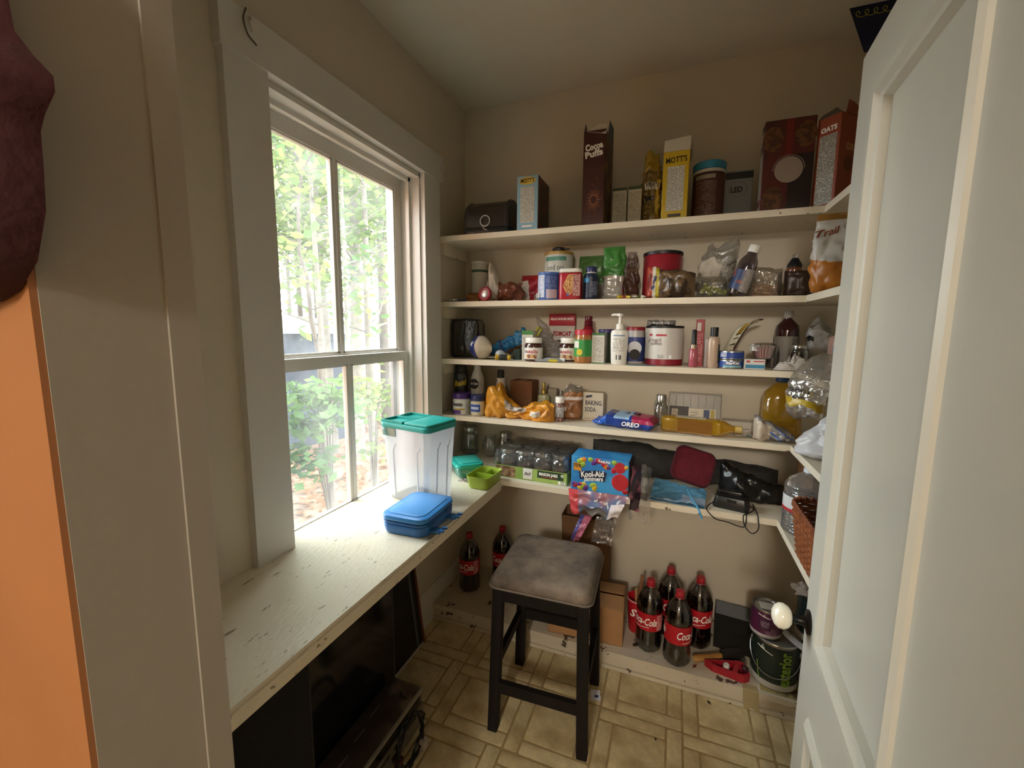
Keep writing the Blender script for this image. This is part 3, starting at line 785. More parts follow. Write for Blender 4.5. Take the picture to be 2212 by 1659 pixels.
h_ = G(); h_.lathe([(0.021, -0.004), (0.026, -0.004), (0.026, 0.004), (0.021, 0.004), (0.021, -0.004)], 28, cap0=False, cap1=False, M=Matrix.Translation((0, -D_ / 2 - 0.002, 0.062)) @ Matrix.Rotation(rad(90), 4, 'X'))
h_.build('handle_ring', mat('#c4c6c8', 0.2, 0.9), t)
G().tube([(-0.012, -D_ / 2 - 0.002, 0.034), (-0.002, -D_ / 2 - 0.004, 0.024), (0.010, -D_ / 2 - 0.002, 0.022)], 0.003, 6).build('latch', SILVER, t)
text('Cuisinart', 0.009, mat('#9aa0a4', 0.5), t, (-0.075, -D_ / 2, 0.014), bold=0)

# two small brown figurines
for nm, lb, px, hh, rr in (('pine_cone', 'small brown pine cone in the left corner of the topmost shelf', 0.052, 0.045, 0.013), ('acorn', 'tiny dark brown acorn beside the domed appliance', 0.092, 0.028, 0.011)):
    t = thing(nm, lb, 'pine cone' if nm == 'pine_cone' else 'acorn', (px, -0.10, S1))
    if nm == 'pine_cone':
        G().lathe([(0.004, 0), (rr * 0.8, 0.006), (rr, 0.014), (rr * 0.9, 0.026), (rr * 0.55, 0.038), (0.002, hh)], 12).build('core', mat('#3d2717', 0.8, var=0.4, vs=90), t)
        for k in range(28):
            a = k * 2.4; zz = 0.005 + 0.036 * k / 28; r0 = rr * (1 - 0.75 * (k / 28) ** 2)
            G().box((r0 * math.cos(a), r0 * math.sin(a), zz), (0.007, 0.006, 0.003), M=Matrix.Rotation(a, 3, 'Z') @ Matrix.Rotation(-0.5, 3, 'Y')).build('scale', mat('#5c3a20', 0.8), t)
    else:
        G().lathe([(0.002, 0), (rr * 0.8, 0.004), (rr, 0.012), (rr * 0.9, 0.018)], 14).build('nut', mat('#4a2c17', 0.4), t)
        G().lathe([(rr * 1.08, 0.017), (rr * 1.1, 0.021), (rr * 0.6, 0.026), (0.002, hh)], 14).build('cup', mat('#2f1e12', 0.9, bump=0.6, bs=300), t)

# light blue snack carton
x, y, z, w, h = 0.4447, -0.27, 1.89, 0.0975, 0.2314
d = 0.17
t = carton('snack_carton', 'light blue snack carton with a yellow oval badge and nutrition print', x, y, z, w, d, h, mat('#8fb4c6', 0.5))
panel(t, PRINT, 'F', w, d, -w * 0.33, w * 0.33, h * 0.15, h * 0.80)
G().lathe([(0.0, 0), (0.038, 0), (0.038, 0.0008), (0.0, 0.0008)], 32, sy=0.42, M=Matrix.Translation((0, -d / 2, h * 0.905)) @ Matrix.Rotation(rad(90), 4, 'X')).build('badge', mat('#d8b64a', 0.5), t)
text("MOTT'S", 0.024, INK, t, (0, -d / 2 - 0.0008, h * 0.905), bold=0.015, shear=0.15, width=0.064)
panel(t, wht_ink, 'F', w, d, -0.025, 0.022, h * 0.065, h * 0.10, 'recycling_mark')
panel(t, mat('#4a4038', 0.5, col2='#7a3f1d', cs=25, ct=0.55), 'R', w, d, -d / 2 + 0.002, d / 2 - 0.002, 0.003, h - 0.003, 'side_print')

# tall brown cereal box with torn open flaps
x, y, z, w, h = 0.7344, -0.275, 1.89, 0.0907, 0.3713
d = 0.20
coc = mat('#43201a', 0.45, var=0.15, vs=20)
t = carton('cereal_box', 'tall dark brown cereal box with open ragged flaps', x, y, z, w, d, h, coc, 'box', open_top=True)
text('Cocoa', 0.034, wht_ink, t, (-0.002, -d / 2, h * 0.83), bold=0.045, tilt=8, width=w * 0.80)
text('Puffs', 0.034, wht_ink, t, (-0.002, -d / 2, h * 0.755), bold=0.045, tilt=8, width=w * 0.80)
rn = random.Random(3)
puff = mat('#6b3a22', 0.7, bump=0.5, bs=200)
for k in range(16):
    q = G(); q.lathe([(0.0, -0.001), (0.0045, 0.0), (0.003, 0.0016), (0.0, 0.002)], 8, M=Matrix.Translation((rn.uniform(-w * 0.4, w * 0.4), -d / 2, rn.uniform(0.03, h * 0.55))) @ Matrix.Rotation(rad(90), 4, 'X'))
    q.build('printed_puff', puff, t)
g = G()
for k in range(18):
    a = k / 18 * 6.283; r1 = 0.030 if k % 2 else 0.036
    c = Vector((0.002, -d / 2 - 0.0004, h * 0.27))
    g.add([c + Vector((math.cos(a - 0.13) * 0.013, 0, math.sin(a - 0.13) * 0.016)), c + Vector((math.cos(a) * r1, 0, math.sin(a) * r1 * 1.5)), c + Vector((math.cos(a + 0.13) * 0.013, 0, math.sin(a + 0.13) * 0.016))], [(0, 1, 2)])
g.build('milk_burst_print', mat('#a86a48', 0.5), t, 0)
panel(t, mat('#3a2016', 0.5, col2='#8a6a2c', cs=14, ct=0.58), 'R', w, d, -d / 2 + 0.003, d / 2 - 0.003, 0.01, h * 0.9, 'side_print')
grey_c = mat('#8f8a80', 0.8)
flap(t, coc, [(-w / 2, -d / 2, h), (-w / 2, -d / 2 + d * 0.62, h), (-w / 2 - 0.006, -d / 2 + d * 0.55, h + 0.03), (-w / 2 - 0.004, -d / 2 + d * 0.25, h + 0.052)])
flap(t, mat('#c9c3b4', 0.7), [(-w / 2 + 0.012, -d / 2, h - 0.002), (w / 2, -d / 2 - 0.003, h - 0.022), (w / 2 + 0.003, -d / 2 + 0.008, h + 0.018), (w * 0.12, -d / 2 + 0.016, h + 0.030), (-w / 2 + 0.020, -d / 2 + 0.012, h + 0.008)])
flap(t, mat('#54606b', 0.6), [(w / 2, d / 2, h), (w / 2, -d / 2 + 0.05, h), (w / 2 + 0.004, -d / 2 + 0.06, h + 0.055), (w / 2 + 0.006, d * 0.28, h + 0.062)])

# two little pale boxes
for k, (u0, u1) in enumerate((((0.8032), (0.861)), ((0.8667), (0.9212)))):
    w = u1 - u0; h = 0.1596; d = 0.05
    t = carton('tea_box', ('pale printed carton with a dark green lid strip next to the tall brown box', 'pale printed carton with a dark green lid strip next to the golden candy bag')[k], (u0 + u1) / 2, -0.2, S1, w, d, h, mat('#b7b2a2', 0.5))
    panel(t, mat('#3a4433', 0.5), 'F', w, d, -w / 2, w / 2, h * 0.93, h, 'lid_strip')
    panel(t, fine_print('#bdb8a8', '#6d685d', 260, 0.4, 70), 'F', w, d, -w * 0.42, w * 0.42, h * 0.06, h * 0.86)

# golden candy bag
bw, bh = 0.0755, 0.3075
t = thing('candy_bag', 'crumpled gold and brown gummy candy bag rolled at the top', 'bag', (0.9546, -0.165, S1))
bg = Bag(bw * 0.98, bh, 0.055, 3, 0.010, 34, 0.12, 0.6, pinch=0.18, ragged=0.05)
bg.mesh(lambda a, v: 1 if v > 0.72 else (2 if a > 0.12 and v < 0.6 and v > 0.08 and abs(a - 0.22) < 0.09 else 0)).build('pouch', [mat('#6b5526', 0.35, var=0.3, vs=30), mat('#a58a2f', 0.25, 0.3), mat('#b59a4a', 0.3, 0.2)], t)
text('HARIBO', 0.036, wht_ink, t, (0.004, 0, bh * 0.50), surf=bg.surf, bold=0.07, width=bw * 0.66, off=0.0015)
text('HARIBO', 0.036, INK, t, (0.004, 0, bh * 0.50), surf=bg.surf, bold=0.0, width=bw * 0.59, off=0.0028)
text('bears', 0.030, INK, t, (-0.004, 0, bh * 0.36), surf=bg.surf, bold=0.03, width=bw * 0.55, off=0.002)

# yellow snack carton with opened white top
x, y, z, w, h = 1.0514, -0.26, 1.89, 0.0956, 0.2983
d = 0.16; hb = h * 0.855
t = carton('snack_carton', 'bright yellow snack carton with a torn open white top', x, y, z, w, d, hb, mat('#c9a922', 0.45))
flap(t, mat('#c2bcad', 0.7), [(-w / 2, -d / 2, hb), (w / 2, -d / 2, hb), (w / 2 - 0.001, -d / 2 - 0.004, h * 1.02), (-w / 2 + 0.001, -d / 2 - 0.004, h * 0.985)], 'open_flap')
flap(t, mat('#c2bcad', 0.7), [(w / 2, -d / 2, hb), (w / 2, d / 2, hb), (w / 2 + 0.01, d / 2, hb + 0.03), (w / 2 + 0.006, -d / 2, hb + 0.035)], 'open_flap')
text("MOTT'S", 0.030, INK, t, (0, -d / 2, hb * 0.87), bold=0.02, tilt=3, width=w * 0.80)
panel(t, PRINT, 'F', w, d, -w * 0.33, w * 0.33, hb * 0.13, hb * 0.78)
panel(t, mat('#4a443a', 0.6), 'F', w, d, -w * 0.24, w * 0.26, hb * 0.04, hb * 0.085, 'recycling_mark')

# brown canister, blue lid
x, y, z, w, h = 1.1747, -0.17, 1.89, 0.1226, 0.2198
t = thing('drink_mix_canister', 'dark brown powder canister with a bright blue screw lid', 'canister', (x, y, z)); R_ = w / 2 - 0.002
G().lathe([(R_ * 0.94, 0), (R_, 0.006), (R_, h * 0.80), (R_ * 0.93, h * 0.84), (R_ * 0.93, h * 0.86)], 40).build('body', mat('#4a2a22', 0.4, var=0.1, vs=10), t)
G().lathe([(R_ * 0.95, h * 0.80), (R_ * 1.0, h * 0.81), (R_ * 1.0, h * 0.86), (R_ * 0.95, h * 0.865)], 40).build('collar', mat('#b9b3a8', 0.5), t)
G().lathe([(R_ * 1.03, h * 0.865), (R_ * 1.03, h * 0.985), (R_ * 0.97, h), (0, h)], 40).build('lid', mat('#2f7fa3', 0.45), t)
label_band(t, fine_print('#4a2a22', '#8f7f72', 240, 0.28, 40), R_, h * 0.08, h * 0.66, -50, 25, 'small_print')
label_band(t, mat('#8d857b', 0.5), R_, h * 0.69, h * 0.76, -55, 20, 'panel_line')

# white bulb box
x, y, z, w, h = 1.2845, -0.13, 1.89, 0.1032, 0.1993
d = 0.09
t = carton('bulb_box', 'pale light bulb box with a dark top band behind the blue-lidded canister', x, y, z, w, d, h, mat('#8e949a', 0.5))
panel(t, mat('#2c2b2d', 0.5), 'F', w, d, -w / 2, w / 2, h * 0.84, h * 0.97, 'top_band')
text('LED', 0.030, mat('#2b2a2c', 0.5), t, (-0.004, -d / 2, h * 0.63), bold=0.04, width=w * 0.42)
G().tube([(0.032 * math.cos(k / 20 * 6.283), -d / 2 - 0.0005, h * 0.64 + 0.030 * math.sin(k / 20 * 6.283)) for k in range(21)], 0.0009, 4).build('ring_print', mat('#5d5d60', 0.5), t)
panel(t, mat('#3f7285', 0.5), 'F', w, d, -w * 0.4, w * 0.05, h * 0.03, h * 0.10, 'corner_print')

# dark red cereal box
x, y, z, w, h = 1.43, -0.235, 1.89, 0.1597, 0.3242
d = 0.06
t = carton('cereal_box', 'large dark red cereal box with a pale round seal on the front', x, y, z, w, d, h, mat('#571c19', 0.5, col2='#3b1e14', cs=7, ct=0.55))
panel(t, mat('#241312', 0.5), 'F', w, d, 0.005, w / 2 - 0.001, 0.002, h * 0.62, 'dark_panel')
panel(t, mat('#6d1b1b', 0.5), 'F', w, d, -0.012, 0.012, h * 0.62, h - 0.002, 'red_panel')
for sx, sz in ((-0.052, h * 0.80), (0.050, h * 0.82), (-0.04, h * 0.15)):
    G().lathe([(0, 0), (0.034, 0), (0.034, 0.0006), (0, 0.0006)], 24, sy=1.3, M=Matrix.Translation((sx, -d / 2, sz)) @ Matrix.Rotation(rad(90), 4, 'X')).build('cereal_print', mat('#4a2a17', 0.6, col2='#6b4424', cs=60, ct=0.5, bump=0.4, bs=150), t)
G().lathe([(0, 0), (0.045, 0), (0.045, 0.0010), (0, 0.0010)], 36, M=Matrix.Translation((0.004, -d / 2 - 0.0004, h * 0.46)) @ Matrix.Rotation(rad(90), 4, 'X')).build('round_seal', mat('#9d8d80', 0.5), t)
G().tube([(0.004 + 0.050 * math.cos(a_), -d / 2 - 0.0008, h * 0.46 + 0.050 * math.sin(a_)) for a_ in [k / 30 * math.pi for k in range(31)]], 0.0009, 4).build('seal_line', mat('#b5a596', 0.5), t)
panel(t, fine_print('#a49c90', '#5d554d', 240, 0.45, 60), 'L', w, d, -d * 0.42, d * 0.42, h * 0.17, h * 0.68, 'nutrition_panel')
text('K', 0.055, wht_ink, t, (-w / 2, 0, h * 0.84), rz=-90, bold=0.03, shear=0.3, tilt=8)
panel(t, mat('#a09a8e', 0.5), 'L', w, d, -d * 0.42, d * 0.42, h * 0.03, h * 0.09, 'net_weight_panel')

# orange oats cereal box, torn top
z = S1
w, d, h = 0.115, 0.075, 0.305
orange_b = mat('#8e3d18', 0.5, col2='#7a4a1c', cs=6, ct=0.56)
t = carton('cereal_box', 'orange oat cereal box with a ragged torn top in the shelf corner', 0.0, 0.0, z, w, d, h, orange_b, open_top=True)
t.location = (1.5832, -0.213, S1); t.rotation_euler = (0, 0, rad(45))
panel(t, fine_print('#b5afa2', '#4b463f', 250, 0.5, 60), 'L', w, d, -d * 0.38, d * 0.38, h * 0.04, h * 0.80, 'nutrition_panel')
text('OATS', 0.022, wht_ink, t, (-w / 2, 0, h * 0.86), rz=-90, bold=0.05, width=d * 0.7)
text('OATS', 0.030, mat('#b98a5c', 0.5), t, (0.018, -d / 2, h * 0.66), bold=0.05)
G().lathe([(0.0, 0), (0.024, 0), (0.024, 0.0008), (0, 0.0008)], 28, M=Matrix.Translation((0.0, -d / 2, h * 0.48)) @ Matrix.Rotation(rad(90), 4, 'X')).build('oat_ring_print', mat('#6b3416', 0.6), t)
flap(t, mat('#57504a', 0.8), [(-w / 2, -d / 2, h), (-w / 2, d / 2, h), (-w / 2 + 0.012, d / 2 - 0.004, h + 0.016), (-w / 2 + 0.02, -d * 0.1, h + 0.03)])
flap(t, orange_b, [(-w / 2 + 0.02, -d / 2, h), (w / 2, -d / 2, h), (w / 2, -d / 2 - 0.004, h + 0.042), (0.02, -d / 2 - 0.004, h + 0.030), (0.0, -d / 2 - 0.003, h + 0.038), (-w / 2 + 0.022, -d / 2 - 0.004, h + 0.040)])

# ---------- helpers for round packs
def can(name, label, x, y, z, w, h, body, lid=None, lid_h=0.0, cat='can', lab=None, lab_z=(0.08, 0.92), rim=None, lid_over=1.03, n=36, rz=0, lid_name='lid'):
    t = thing(name, label, cat, (x, y, z), rz); R_ = w / 2; hb = h - lid_h
    G().lathe([(R_ * 0.96, 0), (R_, 0.003), (R_, hb - 0.003), (R_ * 0.97, hb)], n).build('body', body, t)
    if rim:
        for zz in (0.0025, hb - 0.0025):
            g = G(); g.lathe([(R_ * 1.0, zz - 0.0025), (R_ * 1.02, zz - 0.0012), (R_ * 1.02, zz + 0.0012), (R_ * 1.0, zz + 0.0025)], n).build('rim', rim, t)
    if lid: G().lathe([(R_ * lid_over, hb), (R_ * lid_over, h - 0.002), (R_ * lid_over * 0.96, h), (0, h)], n).build(lid_name, lid, t)
    if lab: label_band(t, lab, R_, h * lab_z[0], h * lab_z[1], name='label')
    return t, R_

def jar(name, label, x, y, z, w, h, glass, lid, lid_h, neck=0.84, cat='jar', fill=None, fill_h=0.0, sy=1.0, lid_r=None, rz=0):
    t = thing(name, label, cat, (x, y, z), rz); R_ = w / 2; hb = h - lid_h
    G().lathe([(R_ * 0.90, 0), (R_ * 0.98, 0.004), (R_, 0.010), (R_, hb * 0.80), (R_ * 0.97, hb * 0.87), (R_ * neck, hb * 0.95), (R_ * neck, hb + lid_h * 0.4)], 32, sy=sy).build('body', glass, t)
    if fill: G().lathe([(R_ * 0.86, 0.003), (R_ * 0.95, 0.008), (R_ * 0.95, hb * fill_h), (0, hb * fill_h)], 28, sy=sy).build('contents', fill, t)
    lr = R_ * (lid_r or neck * 1.06)
    G().lathe([(lr, hb), (lr, h - 0.003), (lr * 0.95, h), (0, h)], 36, sy=sy).build('lid', lid, t)
    return t, R_

# ---------- second shelf
RS2 = S2
# white and green can at the back
x, y, z, w, h = 0.1194, -0.07, 1.586, 0.0828, 0.2138
t, R_ = can('baking_powder_can', 'white canister with a thin green band in the left back corner of the second shelf', x, y, z, w, h, mat('#c9c6bb', 0.45), lid=mat('#d5d2c8', 0.5), lid_h=0.012, cat='canister')
label_band(t, mat('#3f5a45', 0.5), R_, h * 0.74, h * 0.80, name='green_band')

# torn chocolate chip bag lying against the can
t = thing('chip_bag', 'torn brown and white baking chip bag slumped on the shelf', 'bag', (0.2876, -0.165, S2 + 0.001))
def _slump(p):
    q = Vector((p.z - 0.10, p.y, p.x + 0.045)); q.z = max(0.0, q.z)
    k = max(0.0, -q.x - 0.01); q.z += 1.1 * k * (0.3 + q.z * 8); q.x += k * 0.35
    return q
bg = Bag(0.085, 0.20, 0.075, 5, 0.012, 24, 0.18, 0.18, ragged=0.05, mod=_slump)
bg.mesh(lambda a, v: 0 if v > 0.46 else 1).build('pouch', [mat('#7a4230', 0.3, var=0.25, vs=25), mat('#cfc9bd', 0.3, var=0.15, vs=30)], t)
G().add([(-0.085, -0.01, 0.075), (-0.05, 0.0, 0.088), (-0.038, 0.004, 0.118), (-0.060, 0.002, 0.128), (-0.082, 0.0, 0.105)], [(0, 1, 2, 3, 4)]).build('torn_strip', mat('#a59a88', 0.4), t, 0)
# orange pouch corner behind it
t = thing('orange_pouch', 'crumpled dull orange pouch behind the red lid', 'bag', (0.1253, -0.150, S2))
Bag(0.07, 0.05, 0.05, 8, 0.008, 30, 0.2, 0.4).mesh().build('pouch', mat('#8f5a1e', 0.4), t)
# red lid leaning
t = thing('red_disc', 'red screw lid with a silver liner propped up on its edge', 'lid', (0.2304, -0.245, S2 + 0.0345), rot=(rad(78), 0, rad(-8)))
G().lathe([(0.034, -0.006), (0.034, 0.006), (0.031, 0.008), (0.020, 0.008), (0.018, 0.006)], 30, cap1=False).build('rim', mat('#8f1622', 0.4), t)
G().lathe([(0.0, 0.003), (0.019, 0.003), (0.019, 0.0065), (0.015, 0.005), (0.0, 0.005)], 24).build('liner', mat('#9b958c', 0.3, 0.7), t)
# plastic wrapper hanging over the left end
t = thing('candy_wrapper', 'white plastic wrapper with a blue end lying over the shelf corner', 'wrapper', (0.075, -0.235, S2))
bg = Bag(0.032, 0.115, 0.012, 2, 0.005, 50, 0.3, 0.3, mod=lambda p: Vector((p.z - 0.06, p.x + 0.1 * p.z - 0.012, max(0.0005, p.y + 0.008))))
bg.mesh(lambda a, v: 1 if v > 0.62 else 0, 20, 16).build('film', [mat('#c9c8c6', 0.25), mat('#2a4d97', 0.3)], t)
# red printed snack bag
t = thing('snack_bag', 'red snack bag with white print leaning behind the blue can', 'bag', (0.413 - 0.004, -0.072, S2))
bg = Bag(0.120, 0.135, 0.055, 7, 0.012, 22, 0.2, 0.3)
bg.mesh(lambda a, v: 1 if (-0.32 < a < -0.06 and 0.12 < v < 0.8) else (2 if v < 0.3 and a > 0.05 else 0)).build('pouch', [mat('#9e1f2c', 0.35, var=0.15, vs=20), mat('#d5cdc4', 0.35), mat('#a39a92', 0.4)], t)

# iced tea canister
x, y, z, w, h = 0.5436, -0.085, 1.586, 0.136, 0.23
t, R_ = can('tea_canister', 'tall white drink canister with a yellow rim and black flip cap', x, y, z, w, h, mat('#c8cbc4', 0.4), cat='canister')
G().lathe([(R_ * 1.02, h - 0.012), (R_ * 1.02, h), (R_ * 0.9, h + 0.004), (0, h + 0.004)], 36).build('rim', mat('#a8863a', 0.4), t)
G().lathe([(0.030, h + 0.003), (0.032, h + 0.02), (0.026, h + 0.026), (0, h + 0.026)], 28).build('cap', BLACK, t)
G().box((0.038, -0.01, h + 0.018), (0.03, 0.014, 0.006)).build('cap_tab', BLACK, t)
label_band(t, mat('#4b8a7a', 0.5), R_, h * 0.82, h * 0.90, -45, 45, 'teal_band')
text('iced tea', 0.034, mat('#5f6360', 0.5), t, (0, 0, h * 0.68), wrap=R_ + 0.0006, width=0.085, bold=0)
# blue can
x, y, z, w, h = 0.5379, -0.225, 1.586, 0.098, 0.1221
t, R_ = can('mix_can', 'blue and white printed drink mix can with a barcode', x, y, z, w, h, mat('#3d5c9c', 0.4), lid=mat('#4a6bb0', 0.4), lid_h=0.008)
label_band(t, fine_print('#c6cbd8', '#5a6fa0', 220, 0.4, 60), R_, h * 0.10, h * 0.90, -75, -8, 'info_panel')
label_band(t, fine_print('#2f4c8f', '#93a5cf', 200, 0.35, 40), R_ + 0.0003, h * 0.42, h * 0.86, 2, 60, 'ingredients_panel')
label_band(t, mat('#bba9b4', 0.5), R_ + 0.0003, h * 0.06, h * 0.38, 2, 62, 'pink_panel')
G().bx(-0.040, -0.024, -R_ - 0.0016, -R_ - 0.0006, h * 0.08, h * 0.25).build('barcode', barcode(), t).rotation_euler = (0, 0, rad(-8))
# mixed nuts jar
x, y, z, w, h = 0.6394, -0.225, 1.586, 0.1007, 0.1341
t = thing('nut_jar', 'square red peanut jar with a white lid and a picture of nuts', 'jar', (x, y, z), 4)
G().rbox(w, w * 0.86, 0, h * 0.86, 0.022, 0.004).build('body', mat('#a3202c', 0.3, coat=0.3), t)
G().rbox(w * 0.98, w * 0.85, h * 0.865, h, 0.024, 0.005).build('lid', mat('#d8d4ca', 0.4), t)
nuts = mat('#a86a38', 0.6, col2='#d0a263', cs=130, ct=0.5, bump=0.6, bs=140)
flap(t, nuts, [(-w * 0.30, -w * 0.432, h * 0.44), (-w * 0.05, -w * 0.432, h * 0.12), (w * 0.14, -w * 0.432, h * 0.22), (w * 0.16, -w * 0.432, h * 0.80), (-w * 0.06, -w * 0.432, h * 0.80)], 'nut_picture', 0.0008)
panel(t, fine_print('#7d2a24', '#d3b5a5', 230, 0.35, 50), 'F', w, w * 0.86, w * 0.17, w * 0.46, h * 0.12, h * 0.80, 'info_panel')
flap(t, mat('#2f55a0', 0.5), [(-w * 0.13, -w * 0.4330, h * 0.16), (-w * 0.06, -w * 0.4330, h * 0.11), (0.0, -w * 0.4330, h * 0.17), (-w * 0.06, -w * 0.4330, h * 0.23)], 'blue_badge', 0.0009)
# dark blue vitamin bottle
x, y, z, w, h = 0.7273, -0.225, 1.586, 0.0629, 0.1402
t = thing('vitamin_bottle', 'navy blue supplement bottle with a purple-blue cap', 'bottle', (x, y, z)); R_ = w / 2
G().lathe([(R_ * 0.9, 0), (R_, 0.006), (R_, h * 0.70), (R_ * 0.9, h * 0.77), (R_ * 0.66, h * 0.80), (R_ * 0.66, h * 0.86)], 30).build('body', mat('#1b2744', 0.3), t)
G().lathe([(R_ * 0.78, h * 0.84), (R_ * 0.78, h * 0.98), (R_ * 0.72, h), (0, h)], 30).build('cap', mat('#2b2f5c', 0.4), t)
G().lathe([(R_ * 0.7, h * 0.80), (R_ * 0.74, h * 0.81), (R_ * 0.74, h * 0.84), (R_ * 0.7, h * 0.845)], 30).build('neck_band', mat('#b8bac2', 0.5), t)
label_band(t, mat('#16203a', 0.45), R_, h * 0.08, h * 0.68, name='label')
g = G(); g.arc(R_ + 0.0014, h * 0.52, h * 0.66, rad(-55), rad(-5), 8).build('blue_flash', mat('#2d7fb0', 0.4), t)
label_band(t, fine_print('#16203a', '#a5adc2', 260, 0.35, 70), R_ + 0.0004, h * 0.12, h * 0.55, 12, 70, 'info_panel')
# green pouches
t = thing('stevia_pouch', 'dark green stand-up pouch behind the navy bottle', 'pouch', (0.7, -0.062, S2))
pw, ph = 0.1191, 0.2152
bg = Bag(pw, ph, 0.055, 12, 0.006, 22, 0.15, 0.6)
bg.mesh(lambda a, v: 0 if v > 0.42 else 1).build('pouch', [mat('#456b34', 0.35), mat('#9a9a92', 0.3)], t)
text('VITA', 0.020, mat('#c6d2b0', 0.5), t, (0.01, 0, ph * 0.50), surf=bg.surf, bold=0.03)
t = thing('coconut_pouch', 'tall silver pouch with a bright green top and red edge', 'pouch', (0.8174, -0.185, S2))
pw, ph = 0.0917, 0.2267
bg = Bag(pw, ph, 0.05, 14, 0.006, 25, 0.12, 0.55)
bg.mesh(lambda a, v: 0 if v > 0.46 else (2 if a < -0.36 or a > 0.42 else 1)).build('pouch', [mat('#3a7430', 0.35, var=0.15, vs=20), mat('#a9a5a0', 0.25, 0.2), mat('#7d2230', 0.4)], t)
# thin brown pouch
t = thing('cocoa_pouch', 'slim brown pouch with a clear corner next to the red can', 'pouch', (0.8842, -0.115, S2))
pw, ph = 0.0625, 0.2133
bg = Bag(pw, ph, 0.05, 15, 0.008, 25, 0.12, 0.8, pinch=0.2)
bg.mesh(lambda a, v: 1 if a < -0.2 else 0).build('pouch', [mat('#4f352b', 0.4, col2='#7d6a58', cs=18, ct=0.58), mat('#9c948a', 0.3)], t)
# candies
for k, (u_, lb, c1, c2) in enumerate(((1348, 'yellow and green twisted candy wrapper lying on the shelf edge', '#b9a22e', '#8a3a2a'), (1375, 'white and green scrunched candy wrapper before the red can', '#b7b2a4', '#5d6b2d'))):
    xx = (0.8728, 0.9227 + 0.010)[k]
    t = thing('candy', lb, 'candy', (xx, -0.240, S2))
    bg = Bag(0.022, 0.058, 0.016, 20 + k, 0.005, 60, 0.3, 0.3, mod=lambda p: Vector((p.z - 0.029, p.x * (1 if 0.3 < p.z / 0.058 < 0.7 else 1.2), max(0.0, p.y + 0.009))))
    bg.mesh(lambda a, v: 1 if 0.35 < v < 0.6 else 0, 18, 16).build('wrapper', [mat(c1, 0.3), mat(c2, 0.3)], t)
# big red coffee can
x, y, z, w, h = 1.0145, -0.1, 1.586, 0.1621, 0.2039
t, R_ = can('coffee_can', 'large plain red plastic coffee can with a black lid', x, y, z, w, h, mat('#8d1a2a', 0.32, coat=0.3), lid=BLACK, lid_h=0.014, lid_over=1.02)
# bread in a bag
t = thing('bread_bag', 'loaf of dark bread in a printed bag with red and yellow panels', 'bread', (1.0534, -0.228, S2 + 0.001), -4)
bw, bh = 0.186, 0.1276
def _loaf(p): return Vector((p.z - bw / 2, p.y, max(0.0, (p.x + bh / 2) * (1.0 - 0.25 * p.z / bw)) + 0.0))
bg = Bag(bh, bw, 0.080, 21, 0.007, 26, 0.12, 0.35, mod=_loaf, square=0.6)
bg.mesh(lambda a, v: 1 if v < 0.13 else (2 if v < 0.21 else (3 if v < 0.27 else 0))).build('bag', [mat('#6b553d', 0.3, col2='#3c2d20', cs=30, ct=0.52), mat('#a3432f', 0.4), mat('#d2cec2', 0.4), mat('#b3a52f', 0.4)], t)
def _bt(x_, z_, off): return bg.at(math.asin(max(-1, min(1, (z_ - bh / 2) / (bh / 2)))) * 0.7, max(0, min(1, x_ / bw + 0.5)), off + 0.002)
text('THOMAS', 0.016, mat('#5d1a14', 0.5), t, (-bw * 0.435, 0, bh * 0.5), surf=_bt, tilt=75, bold=0.04)
text('Bagels', 0.020, mat('#1f2c58', 0.5), t, (-bw * 0.33, 0, bh * 0.5), surf=_bt, tilt=72, bold=0.04, shear=0.3)
# rice bag
t = thing('rice_bag', 'rumpled clear bag of white rice with a gathered top', 'bag', (1.2218, -0.106, S2 + 0.001), -6)
bw, bh = 0.1544, 0.2386
bg = Bag(bw * 0.82, bh, 0.085, 24, 0.014, 22, 0.15, 0.55, pinch=0.35, ragged=0.06, mod=lambda p: p + Vector((p.z * 0.22 - 0.02, 0, 0)))
bg.mesh(lambda a, v: 1 if v > 0.66 else (2 if a > 0.05 else 0)).build('bag', [mat('#b7afa0', 0.5, var=0.12, vs=160, bump=0.3, bs=220), clear('#e9e9e6', 0.2, 0.1, 0.25, wr=0.5), fine_print('#a39d92', '#4b4b52', 200, 0.4, 40)], t)
# clear bag with lime candies
t = thing('lime_candy_bag', 'clear bag of yellow-green sweets under the rice bag', 'bag', (1.2074, -0.195, S2))
bw, bh = 0.1154, 0.0868
Bag(bw, bh, 0.06, 26, 0.008, 26, 0.25, 0.4).mesh().build('bag', clear('#eeeeea', 0.22, 0.08, 0.10, wr=0.5), t)
lime = mat('#9aa23a', 0.5, var=0.2, vs=50)
rn = random.Random(9)
for k in range(9):
    xx = (k - 4) * bw * 0.085 + 0.008
    G().lathe([(0, -0.011), (0.008, -0.008), (0.0125, 0), (0.008, 0.008), (0, 0.011)], 12).build('sweet', lime, t, loc=(xx, rn.uniform(-0.008, 0.008), 0.030 + rn.uniform(-0.012, 0.022)))
